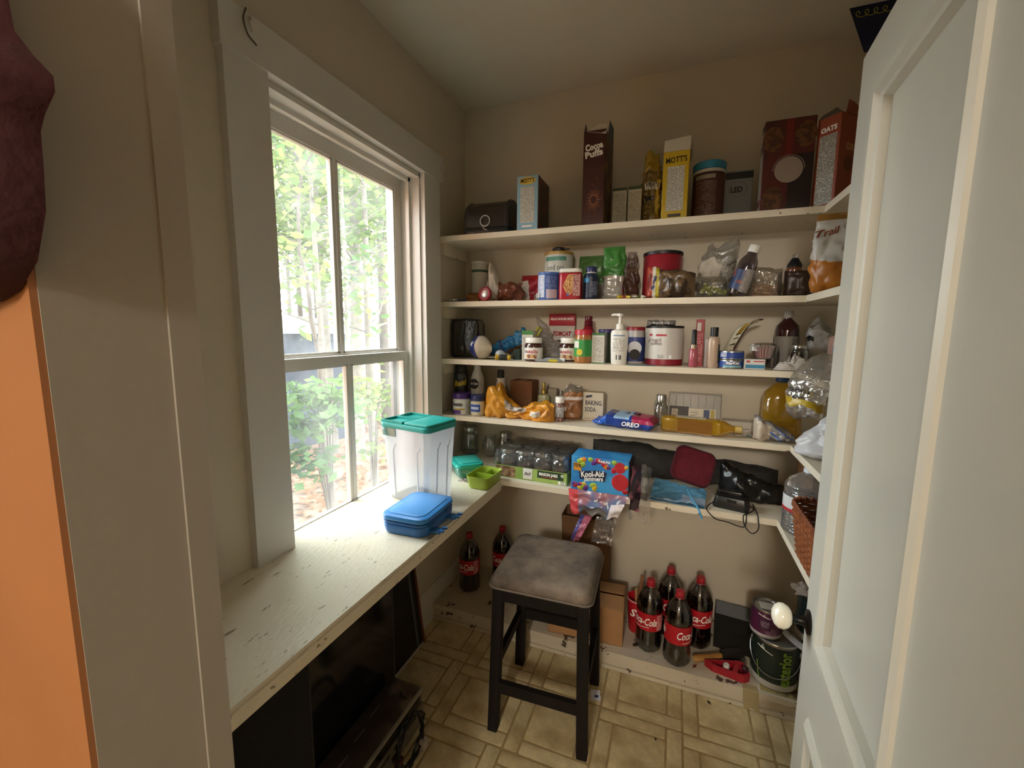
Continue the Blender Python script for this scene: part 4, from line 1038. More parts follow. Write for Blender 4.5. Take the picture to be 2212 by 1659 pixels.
# leaning bottle with white cap
t = thing('leaning_bottle', 'clear plastic bottle with white cap leaning back among bags', 'bottle', (1.3034 - 0.010, -0.222, S2 + 0.0095), rot=(rad(4), rad(17), rad(0)))
G().lathe([(0.030, 0), (0.034, 0.006), (0.034, 0.115), (0.030, 0.135), (0.018, 0.155), (0.016, 0.166)], 28).build('body', clear('#9a8a90', 0.25, 0.08, 0.15, '#8d7f88'), t)
G().lathe([(0.019, 0.164), (0.020, 0.168), (0.020, 0.188), (0.018, 0.191), (0, 0.191)], 28).build('cap', mat('#d8d6d0', 0.45), t)
label_band(t, fine_print('#a9a39f', '#5d5a60', 220, 0.4, 50), 0.0345, 0.015, 0.10, 0, 90, 'label_text')
label_band(t, mat('#2a3d63', 0.4, col2='#8b3d2f', cs=40, ct=0.6), 0.0345, 0.02, 0.095, -90, -2, 'label_picture')
# noodles in clear bag
t = thing('noodle_bag', 'shiny clear bag of pale noodles lying on the second shelf', 'bag', (1.3887 + 0.010, -0.175, S2 + 0.001))
bw, bh = 0.1138, 0.1146
Bag(bh, bw, 0.09, 28, 0.010, 26, 0.3, 0.3, mod=lambda p: Vector((p.z - bw / 2, p.y, max(0.0, p.x + bh / 2)))).mesh().build('bag', clear('#efe9e2', 0.26, 0.07, 0.08, wr=0.6), t)
nood = mat('#b09070', 0.6, var=0.15, vs=60)
for k in range(16):
    a = (k - 7.5) * 0.10
    zz = 0.004 + 0.0026 * k
    G().tube([(-bw * 0.38, -0.028 + 0.004 * (k % 5), zz), (-bw * 0.1, -0.030 + 0.008 * math.sin(k), zz + 0.002), (bw * 0.15, -0.026 + 0.006 * math.cos(k), zz + 0.003), (bw * 0.37, -0.024 + 0.005 * (k % 4), zz)], 0.0022, 5).build('noodle', nood, t)
# honey bottle
x, y, z, w, h = 1.5107, -0.09, 1.586, 0.0541, 0.1767
t = thing('honey_bottle', 'amber honey bottle with a black cone cap and clear tip cover', 'bottle', (x, y, z)); R_ = w / 2
G().lathe([(R_ * 0.9, 0), (R_, 0.006), (R_, h * 0.45), (R_ * 0.86, h * 0.55), (R_, h * 0.62), (R_ * 0.8, h * 0.72)], 26).build('body', mat('#7d4420', 0.25, coat=0.5), t)
G().lathe([(R_ * 0.98, h * 0.70), (R_ * 0.95, h * 0.76), (R_ * 0.42, h * 0.90), (0, h * 0.91)], 26).build('cap', mat('#14161c', 0.3), t)
G().lathe([(R_ * 0.42, h * 0.90), (R_ * 0.36, h * 0.98), (0, h)], 16).build('tip_cover', clear('#dddddd', 0.3), t)
# dark noodle pack
t = thing('soba_pack', 'dark brown packet of wrapped dry noodles beside the pale noodle bag', 'packet', (1.5057 + 0.004, -0.178, S2))
bw, bh = 0.0959, 0.0986
Bag(bh, bw, 0.068, 30, 0.004, 30, 0.12, 0.15, mod=lambda p: Vector((p.z - bw / 2, p.y, max(0.0, p.x + bh / 2))), square=0.5).mesh().build('packet', mat('#3d2b22', 0.35, var=0.25, vs=80), t)
# trail mix bag on the right hand shelf
bx_, by_ = 1.5429, -0.42
t = thing('trail_mix_bag', 'large white and orange trail mix pouch with a tan header', 'bag', (bx_ + 0.004, by_ + 0.01, S2), -10)
bw, bh = 0.1057, 0.2487
bg = Bag(bw, bh, 0.07, 33, 0.008, 20, 0.12, 0.55)
bg.mesh(lambda a, v: 3 if v > 0.90 else (1 if v < 0.34 + 0.25 * (0.2 - a) * 0.5 else (2 if a > 0.30 and v < 0.62 and v > 0.1 else 0))).build('pouch', [mat('#b5b0a8', 0.4, var=0.08, vs=14), mat('#a5641c', 0.4, var=0.15, vs=20), mat('#4a2c2a', 0.4, col2='#6f7d3a', cs=16, ct=0.6), mat('#8a6229', 0.5)], t)
text('Trail', 0.032, mat('#7d3d22', 0.5), t, (-0.018, 0, bh * 0.75), surf=bg.surf, shear=0.35, tilt=12, bold=0.02, off=0.001)

# ---------- third shelf
# clear vinyl zip case with black piping
t = thing('vinyl_case', 'see-through grey vinyl case with black piping and zipper', 'case', (0.0815, -0.13, S3), 6)
cw, ch, cd = 0.150, 0.194, 0.09
vin = clear('#8d8d8b', 0.16, 0.12, 0.30, '#4a4946', wr=0.3)
G().rbox(cw, cd, 0.003, ch, 0.02, 0.01).build('vinyl_body', vin, t)
for yy in (-cd / 2, cd / 2):
    pts = [(cw * 0.47 * sx_, yy, zz) for sx_, zz in ((-1, 0.02), (-1, ch - 0.025), (-0.88, ch - 0.005), (0, ch), (0.88, ch - 0.005), (1, ch - 0.025), (1, 0.02), (0.9, 0.005), (-0.9, 0.005), (-1, 0.02))]
    G().tube(pts, 0.0042, 6).build('piping', BLACK, t)
G().tube([(cw * 0.02, -cd * 0.50, ch * 0.9), (-cw * 0.05, -cd * 0.52, ch * 0.5), (cw * 0.03, -cd * 0.51, 0.02)], 0.004, 6).build('zipper', mat('#23221f', 0.5), t)
G().rbox(cw * 0.8, cd * 0.6, 0.006, ch * 0.5, 0.015, 0.006).build('dark_contents', mat('#2a2927', 0.7, var=0.3, vs=20), t)

# rice pack, blue and white
t = thing('rice_sack', 'plump blue and white rice sack lying on its side', 'sack', (0.1799 + 0.026, -0.235, S3 - 0.0060), rot=(0, 0, rad(-18)))
bw, bh = 0.135, 0.1151
bg = Bag(bh * 0.95, bw, 0.088, 41, 0.005, 20, 0.35, 0.45, pinch=0.85, pinch0=0.5, mod=lambda p: Vector((p.z - bw / 2, p.y, max(0.0, p.x + bh / 2))), square=0.95)
bg.mesh(lambda a, v: 0 if 0.12 < v < 0.48 else (2 if v <= 0.12 else 1)).build('sack', [mat('#2d3a7a', 0.3, var=0.2, vs=25), mat('#bfb39f', 0.35, var=0.1, vs=120), mat('#c9c6c0', 0.35)], t)
G().lathe([(0, 0), (0.012, 0.0), (0.012, 0.001), (0, 0.001)], 20, M=Matrix.Translation((-0.022, -0.040, bh * 0.70)) @ Matrix.Rotation(rad(65), 4, 'X')).build('badge', mat('#c9cbd6', 0.4), t)

# blue bread bag bent upwards
t = thing('bread_sleeve', 'bent blue bread bag with a brown loaf showing through', 'bread', (0.3029, -0.115, S3 + 0.002), rot=(0, 0, rad(6)))
def _bend(p):
    s_ = p.z / 0.26; x_ = -0.115 + 0.215 * s_; zc = 0.036 + 0.085 * max(0.0, s_ - 0.18) ** 1.25 / (0.82 ** 1.25)
    tx = 0.215; tz = 0.085 * 1.25 * max(0.0, s_ - 0.18) ** 0.25 / (0.82 ** 1.25); L = math.hypot(tx, tz); nx_, nz_ = -tz / L, tx / L
    return Vector((x_ + nx_ * p.x, p.y, max(0.0, zc + nz_ * p.x)))
bg = Bag(0.074, 0.26, 0.075, 44, 0.012, 26, 0.28, 0.10, pinch0=0.5, mod=_bend, square=0.9)
bg.mesh(lambda a, v: 1 if (0.38 < v < 0.80 and a < -0.22 and a > -0.45) or (0.88 < v and -0.3 < a < 0.2) else (2 if abs(v - 0.40) < 0.03 else 0)).build('bag', [mat('#2d79ad', 0.25, var=0.25, vs=18), mat('#75492c', 0.35, var=0.2, vs=30), mat('#20426f', 0.3)], t)

# light bulb
t = thing('light_bulb', 'frosted round light bulb lying by the screwdriver', 'bulb', (0.2991, -0.225, S3 + 0.0235), rot=(0, rad(96), rad(20)))
G().lathe([(0.0, -0.024), (0.012, -0.021), (0.021, -0.012), (0.0235, 0.0), (0.021, 0.012), (0.015, 0.021), (0.013, 0.026)], 26).build('globe', mat('#b8bdc4', 0.2, coat=0.4), t)
G().lathe([(0.0125, 0.025), (0.0125, 0.045), (0.006, 0.049), (0, 0.049)], 20).build('screw_base', SILVER, t)
# screwdriver
t = thing('screwdriver', 'yellow and black handled screwdriver on the shelf edge', 'screwdriver', (0.3162, -0.272, S3 + 0.014), rot=(0, rad(90), rad(12)))
G().lathe([(0.003, -0.055), (0.003, -0.018)], 10).build('shaft', SILVER, t)
G().lathe([(0.008, -0.020), (0.0135, -0.016), (0.0135, -0.006), (0.010, 0.0)], 12).build('yellow_collar', mat('#c5a02c', 0.4), t)
G().lathe([(0.010, -0.001), (0.0135, 0.006), (0.0120, 0.020), (0.0135, 0.034), (0.012, 0.040)], 12).build('grip', mat('#191917', 0.55), t)
G().lathe([(0.0125, 0.0395), (0.0125, 0.050), (0.008, 0.055), (0, 0.055)], 12).build('end_cap', mat('#c5a02c', 0.4), t)
# small dark green box
t = carton('green_tin', 'low dark green carton between the screwdriver and the white tea box', 0.3764, -0.20, S3, 0.035, 0.05, 0.05, mat('#22352a', 0.45))
# tea box
x, y, z, w, h = 0.4389, -0.215, 1.311, 0.0716, 0.1399
w = 0.055
t = carton('tea_carton', 'white tea carton with a green top behind the first spread jar', 0.4036 + w / 2, -0.205, z, w, 0.06, h, mat('#cdccc2', 0.45))
panel(t, mat('#3f7a3a', 0.45), 'F', w, 0.06, -w / 2, w / 2, h * 0.86, h, 'green_band')
panel(t, PRINT, 'F', w, 0.06, -w * 0.42, w * 0.42, h * 0.06, h * 0.80)

def spread_jar(label, x, y, txt_dx, txt):
    h_, w_ = 0.108, 0.084
    t = thing('spread_jar', label, 'jar', (x, y, S3), 0, group='hazelnut spread jars'); R_ = w_ / 2
    G().lathe([(R_ * 0.92, 0), (R_, 0.006), (R_, h_ * 0.66), (R_ * 0.86, h_ * 0.76), (R_ * 0.80, h_ * 0.79)], 32, sy=0.85).build('body', mat('#41221a', 0.15, coat=0.8), t)
    G().lathe([(R_ * 0.90, h_ * 0.775), (R_ * 0.92, h_ * 0.80), (R_ * 0.92, h_ * 0.98), (R_ * 0.88, h_), (0, h_)], 36, sy=0.88).build('lid', mat('#e4e1da', 0.4), t)
    label_band(t, mat('#dcd9d2', 0.4), R_, h_ * 0.10, h_ * 0.58, -95, 95, 'label', sy=0.86)
    def sf(xx, zz, off): a_ = xx / (R_ + 0.001); return Vector(((R_ + 0.0016 + off) * math.sin(a_), -(R_ + 0.0016 + off) * 0.86 * math.cos(a_), zz))
    text(txt[0], 0.024, BLACK, t, (txt_dx - 0.0275, 0, h_ * 0.42), surf=sf, bold=0.01)
    text(txt[1:], 0.024, mat('#b3222c', 0.4), t, (txt_dx + 0.005, 0, h_ * 0.42), surf=sf, bold=0.01, width=0.052)
    G().arc(R_ + 0.0013, h_ * 0.13, h_ * 0.30, rad(-40), rad(35), 10, sy=0.86).build('bread_picture', mat('#7a4326', 0.4, col2='#c9a06a', cs=60, ct=0.52), t)
    return t
spread_jar('chocolate spread jar with white lid in front of the white tea carton', 0.4771, -0.248, 0.0, 'nutella')
spread_jar('chocolate spread jar with white lid half hidden by the peanut butter', 0.6479 - 0.018, -0.195, -0.010, 'nutella')

# clear plastic bag, knotted yellow
t = thing('plastic_bag', 'scrunched clear plastic bag with a yellow twist tie', 'bag', (0.5038, -0.114, S3 + 0.001))
bw, bh = 0.16, 0.1783
bg = Bag(0.085, bh, 0.06, 48, 0.016, 28, 0.2, 0.55, ragged=0.05, pinch=0.3, mod=lambda p: Vector((p.x * (1.5 - p.z / bh * 0.6) - 0.03 + 0.055 * (1 - p.z / bh), p.y, p.z)))
bg.mesh().build('bag', clear('#e6e4e0', 0.24, 0.09, 0.22, wr=0.6), t)
G().tube([(-0.045, -0.034, bh * 0.78), (-0.030, -0.046, bh * 0.88), (-0.018, -0.040, bh * 0.82), (-0.030, -0.044, bh * 0.72), (-0.040, -0.040, bh * 0.64)], 0.0055, 7).build('twist_tie', mat('#a9a52f', 0.4), t)

# mouse bait bag with red header
x, y, z, w, h = 0.5548, -0.035, 1.311, 0.1335, 0.2234
t = thing('bait_packet', 'white hanging packet with a red header card and red lettering', 'packet', (x, y, z), 0)
G().rbox(w, 0.012, h * 0.74, h, 0.003, 0.001).build('header_card', mat('#a31b2b', 0.5), t)
bg = Bag(w, h * 0.76, 0.035, 50, 0.004, 20, 0.2, 0.3); bg.mesh().build('packet', mat('#c9c4bd', 0.4), t)
text('KILLS HOUSE MICE', 0.014, wht_ink, t, (0, -0.006, h * 0.885), bold=0.03, width=w * 0.86, shear=0.15)
text('TOMCAT', 0.030, mat('#a31b2b', 0.5), t, (0.004, 0, h * 0.56), surf=bg.surf, bold=0.05, shear=0.2, width=w * 0.70)
G().tube([(-0.02, -0.0225, h * 0.42), (0.0, -0.0235, h * 0.40), (0.022, -0.0225, h * 0.43)], 0.0035, 6, taper=[0.4, 1.4, 0.6]).build('mouse_print', INK, t)

# pens and tools on the shelf edge
def pen(name, label, cat, loc, rz, L, r_, c_body, c_mid, m0, m1):
    t = thing(name, label, cat, loc, rot=(0, rad(90), rad(rz)))
    G().lathe([(0.0015, -L / 2), (r_ * 0.7, -L / 2 + 0.01), (r_, -L / 2 + 0.02), (r_, L / 2 - 0.003), (r_ * 0.8, L / 2), (0, L / 2)], 14).build('barrel', c_body, t)
    G().lathe([(r_ * 1.08, m0 * L), (r_ * 1.08, m1 * L)], 14).build('grip', c_mid, t)
    return t
pen('paint_marker', 'grey and yellow marker lying on the shelf edge', 'marker', (0.559, -0.286, S3 + 0.0075), 2, 0.125, 0.0065, mat('#7d7f80', 0.4), mat('#b5a52c', 0.4), 0.02, 0.34)
t = pen('caulk_tube', 'grey tube with a white cap behind the yellow marker', 'tube', (0.5796, -0.266, S3 + 0.0105), 4, 0.10, 0.0095, mat('#8a8d92', 0.4), mat('#dbd9d4', 0.4), 0.28, 0.5)

# peanut butter
x, y, z, w, h = 0.705, -0.235, 1.311, 0.081, 0.1462
t, R_ = jar('peanut_butter_jar', 'peanut butter jar with a red lid and green label', x, y, z, w, h, mat('#a06a38', 0.2, coat=0.6), mat('#b01f30', 0.4), h * 0.16, 0.90, lid_r=0.97)
label_band(t, mat('#2c8a3e', 0.4), R_, h * 0.20, h * 0.70, -100, 100)
label_band(t, mat('#d5d2c6', 0.4), R_ + 0.0004, h * 0.46, h * 0.66, -62, -18, 'white_logo')
G().lathe([(0, 0), (0.014, 0), (0.014, 0.0012), (0, 0.0012)], 24, M=Matrix.Rotation(rad(-12), 4, 'Z') @ Matrix.Translation((0, -R_ - 0.0008, h * 0.33)) @ Matrix.Rotation(rad(90), 4, 'X')).build('yellow_badge', mat('#c9b52c', 0.4), t)
# red sauce bottle behind
x, y, z, w, h = 0.7044, -0.13, 1.311, 0.0566, 0.2083
t = thing('syrup_bottle', 'dark red syrup bottle with a ribbed neck behind the peanut butter', 'bottle', (x, y, z)); R_ = w / 2
G().lathe([(R_ * 1.1, 0), (R_ * 1.2, 0.006), (R_ * 1.2, h * 0.55), (R_ * 0.95, h * 0.70), (R_ * 0.62, h * 0.78)], 26).build('body', mat('#7d1423', 0.25, coat=0.4), t)
G().lathe([(R_ * 0.62, h * 0.77), (R_ * 0.75, h * 0.80), (R_ * 0.62, h * 0.84), (R_ * 0.72, h * 0.87), (R_ * 0.58, h * 0.91), (R_ * 0.66, h * 0.95), (R_ * 0.55, h), (0, h)], 22).build('cap', mat('#5d1520', 0.35), t)
# white and green tea box
x, y, z, w, h = 0.7713, -0.25, 1.311, 0.0543, 0.1327
t = carton('tea_carton', 'narrow white carton with green ends beside the pump bottle', x, y, z, w, 0.06, h, mat('#cfcec4', 0.45))
panel(t, PRINT, 'F', w, 0.06, -w * 0.4, w * 0.4, h * 0.06, h * 0.86)
panel(t, mat('#2f6a33', 0.45), 'F', w, 0.06, -w / 2, w / 2, h * 0.92, h, 'green_band'); panel(t, mat('#2f6a33', 0.45), 'F', w, 0.06, -w / 2, w / 2, 0.0, h * 0.03, 'green_band')
# dark jar, purple lid
x, y, z, w, h = 0.7896, -0.14, 1.311, 0.0504, 0.1494
t, R_ = jar('herb_jar', 'dark green jar with a purple lid behind the narrow white carton', x, y, z, w * 1.5, h, mat('#26301f', 0.3), mat('#3d2f6b', 0.4), h * 0.10, 0.9, lid_r=0.95)
# cream bottle behind pump
x, y, z, w, h = 0.8245, -0.12, 1.311, 0.0335, 0.1895
t = thing('nozzle_bottle', 'cream squeeze bottle with a pointed tip behind the pump bottle', 'bottle', (x + 0.022, y + 0.02, z)); R_ = 0.020
G().lathe([(R_, 0), (R_, h * 0.72), (R_ * 0.6, h * 0.80), (R_ * 0.35, h * 0.86), (R_ * 0.22, h), (0, h)], 22).build('body', mat('#b79a6c', 0.4), t)
# pump bottle
x, y, z, w, h = 0.8618, -0.255, 1.311, 0.0736, 0.2131
t = thing('lotion_pump', 'tall white lotion bottle with a pump head', 'bottle', (x, y, z)); R_ = w / 2; hb = h * 0.70
G().lathe([(R_ * 0.80, 0), (R_ * 0.88, 0.006), (R_ * 0.98, hb * 0.55), (R_, hb * 0.88), (R_ * 0.9, hb * 0.96), (R_ * 0.45, hb), (R_ * 0.42, hb * 1.02)], 36, sy=0.62).build('body', mat('#dedbd4', 0.35, coat=0.2), t)
G().lathe([(R_ * 0.42, hb), (R_ * 0.42, hb * 1.13), (R_ * 0.34, hb * 1.15), (R_ * 0.17, hb * 1.16), (R_ * 0.14, h * 0.97)], 22).build('pump_collar', WHITE, t)
pn = G().lathe([(R_ * 0.30, h * 0.955), (R_ * 0.34, h * 0.97), (R_ * 0.30, h), (0, h)], 18).build('pump_head', WHITE, t)
G().tube([(0, 0, h * 0.978), (-R_ * 0.7, 0, h * 0.985), (-R_ * 1.0, 0, h * 0.972)], R_ * 0.15, 8, taper=[1.2, 1, 0.8]).build('spout', WHITE, t)
def _pf(xx, zz, off): a_ = math.asin(max(-1, min(1, xx / R_))); return Vector((R_ * math.sin(a_), -R_ * 0.62 * math.cos(a_) - 0.001 - off, zz))
G().loft([[_pf(xx, zz, 0.0005) for xx in [(-0.5 + k / 8) * w * 0.66 for k in range(9)]] for zz in (hb * 0.36, hb * 0.74)], 0, False, False, False).build('label_print', fine_print('#dad7cf', '#6d6a66', 230, 0.35, 50), t)
G().loft([[_pf(xx, zz, 0.0005) for xx in [(-0.5 + k / 8) * w * 0.66 for k in range(9)]] for zz in (hb * 0.80, hb * 0.84)], 0, False, False, False).build('blue_line', mat('#7d8fae', 0.5), t)
G().bx(-0.013, 0.013, -R_ * 0.62 - 0.001, -R_ * 0.5, hb * 0.14, hb * 0.27).build('barcode', barcode(), t, 0)

# cookie spread jar with red lid
x, y, z, w, h = 0.9177, -0.14, 1.311, 0.0822, 0.1606
t, R_ = jar('cookie_jar', 'creamer jar with red lid and a dark sandwich cookie on its blue label', x, y, z, w, h, mat('#b5b2b0', 0.35), mat('#8d1b28', 0.4), h * 0.10, 0.92, lid_r=0.98)
label_band(t, mat('#38447e', 0.4), R_, h * 0.06, h * 0.72)
def _disc(t, c, r_, m_, nm, zz, ang, R_, th=0.0012):
    G().lathe([(0, 0), (r_, 0), (r_, th), (0, th)], 26, M=Matrix.Rotation(rad(ang), 4, 'Z') @ Matrix.Translation((0, -R_, zz)) @ Matrix.Rotation(rad(90), 4, 'X')).build(nm, m_, t)
_disc(t, 0, 0.030, mat('#c5c6cc', 0.4), 'white_oval', h * 0.42, 2, R_ + 0.0004)
_disc(t, 0, 0.023, mat('#231a19', 0.5, bump=0.5, bs=160), 'cookie_print', h * 0.25, 4, R_ + 0.0012)
# coffee can
x, y, z, w, h = 1.0391, -0.17, 1.311, 0.1527, 0.1648
t, R_ = can('coffee_can', 'wide coffee can with a white wrap label and red base', x, y, z, w, h, mat('#8d1c2b', 0.4), lid=BLACK, lid_h=0.010, lid_over=1.02)
label_band(t, mat('#d3d1cc', 0.4), R_, h * 0.16, h * 0.95, -150, 80, 'wrap_label')
text('ground', 0.020, mat('#6b4a4c', 0.5), t, (-0.02 / R_ - 0.25, 0, h * 0.64), wrap=R_ + 0.0012, bold=0.0)
text('coffee', 0.020, mat('#6b4a4c', 0.5), t, (-0.02 / R_ - 0.15, 0, h * 0.555), wrap=R_ + 0.0012, bold=0.0)
label_band(t, mat('#b02a38', 0.5), R_ + 0.0005, h * 0.74, h * 0.785, -24, 8, 'red_bar')
label_band(t, mat('#8d1c2b', 0.5), R_ + 0.0004, h * 0.30, h * 0.84, -150, -85, 'red_side_panel')
G().lathe([(0, 0), (0.008, 0), (0.008, 0.001), (0, 0.001)], 18, sy=0.6, M=Matrix.Rotation(rad(-42), 4, 'Z') @ Matrix.Translation((0, -R_ - 0.0006, h * 0.77)) @ Matrix.Rotation(rad(90), 4, 'X')).build('red_logo', mat('#b02a38', 0.5), t)
G().bx(0.012, 0.034, -R_ - 0.0004, -R_ + 0.004, h * 0.18, h * 0.27).build('barcode', barcode(), t, 0)
label_band(t, fine_print('#d3d1cc', '#35332f', 300, 0.5, 200), R_ + 0.0005, h * 0.18, h * 0.27, -16, 2, 'small_print')
COFTOP = z + h
# silver pouch on it
t = thing('silver_pouch', 'flat silver foil pouch lying on the lid of the wide coffee can', 'pouch', (x - 0.015, y - 0.015, COFTOP + 0.0005))
Bag(0.022, 0.115, 0.07, 55, 0.004, 40, 0.15, 0.2, mod=lambda p: Vector((p.z - 0.0575, p.y, max(0, p.x + 0.011)))).mesh().build('pouch', mat('#a5a5a2', 0.25, 0.5), t)
# light blue paper
t = thing('paper_slip', 'flat light blue paper slip on the shelf edge before the coffee can', 'paper', (0.9564, -0.272, S3 + 0.0004), 4)
g = G(); g.loft([[Vector(((k - 5) * 0.011, yy + 0.002 * math.sin(k), 0.0006 + 0.002 * abs(noise.noise(Vector((k * 0.7, yy * 30, 2)))))) for k in range(11)] for yy in (-0.02, -0.007, 0.007, 0.02)], 0, False, False, False)
g.build('sheet', mat('#6f9db5', 0.6), t)
# lip gloss, red candy box, white strip box, lotion
t = thing('gloss_tube', 'pink lip gloss tube with a silver collar and long black cap', 'tube', (1.1545, -0.252, S3))
H_ = 0.1496
G().lathe([(0.014, 0), (0.0165, 0.003), (0.0165, H_ * 0.46), (0.012, H_ * 0.50)], 24).build('tube', mat('#a8525f', 0.25, coat=0.5), t)
G().lathe([(0.0125, H_ * 0.49), (0.0125, H_ * 0.60)], 24).build('collar', mat('#b9a890', 0.25, 0.9), t)
G().lathe([(0.010, H_ * 0.60), (0.0085, H_ * 0.98), (0.006, H_), (0, H_)], 20).build('cap', BLACK, t)
x, y, z, w, h = 1.1734, -0.21, 1.311, 0.0245, 0.191
t = carton('candy_box', 'tall narrow red candy box with a hanging white tab', x + 0.004, y, z, w + 0.006, 0.045, h, mat('#8d1722', 0.45))
panel(t, fine_print('#8d1722', '#c98a8d', 160, 0.4, 60), 'F', w + 0.006, 0.045, -w * 0.45, w * 0.45, h * 0.1, h * 0.7, 'vertical_print')
panel(t, mat('#b8b0a8', 0.5), 'F', w + 0.006, 0.045, -w * 0.5, w * 0.1, h * 0.76, h * 0.93, 'white_tab')
x, y, z, w, h = 1.2056, -0.225, 1.311, 0.0171, 0.1131
t = carton('white_strip_box', 'thin white upright box beside the lotion bottle', x, y, z, w, 0.04, h, mat('#bdb4b4', 0.5))
x, y, z, w, h = 1.2271, -0.245, 1.311, 0.0454, 0.1592
t = thing('lotion_bottle', 'slim cream coloured lotion bottle with a black cap', 'bottle', (x, y, z)); R_ = w / 2
G().lathe([(R_ * 0.82, 0), (R_ * 0.92, 0.005), (R_, h * 0.60), (R_ * 0.88, h * 0.72), (R_ * 0.62, h * 0.78)], 28, sy=0.75).build('body', mat('#b9a08c', 0.3, coat=0.3), t)
G().lathe([(R_ * 0.64, h * 0.77), (R_ * 0.64, h * 0.985), (R_ * 0.6, h), (0, h)], 24).build('cap', BLACK, t)
label_band(t, mat('#3c4238', 0.4), R_ * 0.99, h * 0.12, h * 0.58, 42, 78, 'dark_side_label', sy=0.76)
# bent snack pouch
t = thing('snack_pouch', 'cream striped snack pouch flopping backwards behind the fish cans', 'pouch', (1.3091, -0.165, S3 + 0.002))
H_ = 0.1827
def _flop(p):
    v = p.z / 0.20; zz = H_ * math.sin(min(1.0, v * 1.02) * math.pi * 0.56) / 1.0; xx = -0.045 + 0.125 * v + p.x * 0.75
    return Vector((xx, p.y + 0.02 * v, max(0.0, zz + p.x * 0.45 * (0.4 + v) * 0.6)))
bg = Bag(0.062, 0.20, 0.035, 60, 0.004, 24, 0.15, 0.2, mod=_flop)
bg.mesh(lambda a, v: 1 if a > 0.16 else (3 if (-0.12 < a < 0.1 and 0.46 < v < 0.72) else (2 if (int(v * 34) % 3 == 0 and -0.10 < a < 0.10 and v < 0.46) else 0))).build('pouch', [mat('#c6bfa6', 0.4), mat('#35191a', 0.4), mat('#3a352c', 0.4), mat('#9a7b30', 0.4)], t)
# fish cans, stacked
for k, lb in enumerate(('blue fish can at the bottom of the short stack on the third shelf', 'blue fish can on top of the short stack on the third shelf')):
    R_, hh = 0.0435, 0.034
    t = thing('fish_can', lb, 'can', (1.2932, -0.24, S3 + k * (hh + 0.0005)), -6 * k)
    G().lathe([(R_ * 0.94, 0.0), (R_, 0.003), (R_, hh - 0.003), (R_ * 0.97, hh), (R_ * 0.90, hh - 0.001), (0, hh - 0.002)], 40).build('body', SILVER, t)
    label_band(t, mat('#25438f', 0.35), R_, 0.005, hh - 0.005)
    if k == 0:
        text('StarKist', 0.015, wht_ink, t, (0.05, 0, 0.022), wrap=R_ + 0.0012, bold=0.05, width=0.05)
        label_band(t, mat('#7fb3b4', 0.4), R_ + 0.0006, 0.006, 0.013, -42, 48, 'teal_band')
    else:
        label_band(t, fine_print('#b9bfd0', '#3a4f8f', 400, 0.4, 80), R_ + 0.0006, 0.010, 0.028, -58, -22, 'info_panel')
# bandage box
x, y, z, w, h = 1.3705, -0.27, 1.311, 0.0716, 0.0391
t = carton('bandage_box', 'small white box with a blue stripe and red line on the shelf edge', x, y, z, w, 0.06, h, mat('#d2cfc9', 0.45))
panel(t, mat('#2f7fa5', 0.45), 'F', w, 0.06, -w * 0.42, w * 0.48, h * 0.12, h * 0.46, 'blue_stripe')
panel(t, mat('#b5353c', 0.45), 'F', w, 0.06, -w * 0.05, w * 0.45, h * 0.74, h * 0.84, 'red_line')
panel(t, mat('#b5353c', 0.45), 'F', w, 0.06, -w * 0.38, -w * 0.22, h * 0.66, h * 0.86, 'red_logo')
BBT = z + h
# cupcake cases in a clear cup
t = thing('baking_cups', 'clear tub of red striped paper baking cups on the white box', 'tub', (1.402, -0.236, BBT + 0.0005))
g = G(); n = 48
for s_, z0, z1 in ((1.0, 0.004, 0.044),):
    lo = [Vector(((0.026 + 0.0015 * (k % 2)) * math.sin(k / n * 6.283), -(0.026 + 0.0015 * (k % 2)) * math.cos(k / n * 6.283), z0)) for k in range(n)]
    hi = [Vector(((0.041 + 0.002 * (k % 2)) * math.sin(k / n * 6.283), -(0.041 + 0.002 * (k % 2)) * math.cos(k / n * 6.283), z1)) for k in range(n)]
    g.loft([lo, hi], lambda u, j: int(u * n) % 2, True, False)
g.build('paper_cups', [mat('#c9a9a5', 0.6), mat('#a3434a', 0.6)], t)
G().lathe([(0.029, 0.0), (0.046, 0.046), (0.049, 0.048), (0.047, 0.053), (0.025, 0.062), (0, 0.063)], 32).build('tub', clear('#eeeae8', 0.2, 0.06, 0.05), t)
G().bx(-0.042, -0.008, -0.046, -0.0445, 0.018, 0.044).build('barcode_sticker', barcode(freq=700), t, 0).rotation_euler = (rad(-18), 0, rad(-14))
# jars with silver lids
x, y, z, w, h = 1.4508, -0.15, 1.311, 0.0549, 0.0864
t, R_ = jar('glass_jar', 'squat glass jar with a silver lid behind the baking cups', x, y, z, w * 0.86, h, clear('#c9c4bb', 0.2, 0.05, 0.1), SILVER, 0.012, 0.85, fill=mat('#51463c', 0.7, var=0.3, vs=60), fill_h=0.8)
x, y, z, w, h = 1.5346, -0.172, 1.311, 0.0615, 0.0925
t, R_ = jar('glass_jar', 'glass jar of dark beans with a silver lid beside the crumpled receipt', x, y, z, w, h, clear('#cfcac2', 0.2, 0.05, 0.08), SILVER, 0.010, 0.86, fill=mat('#37302b', 0.6, col2='#a39a8d', cs=70, ct=0.58), fill_h=0.92)
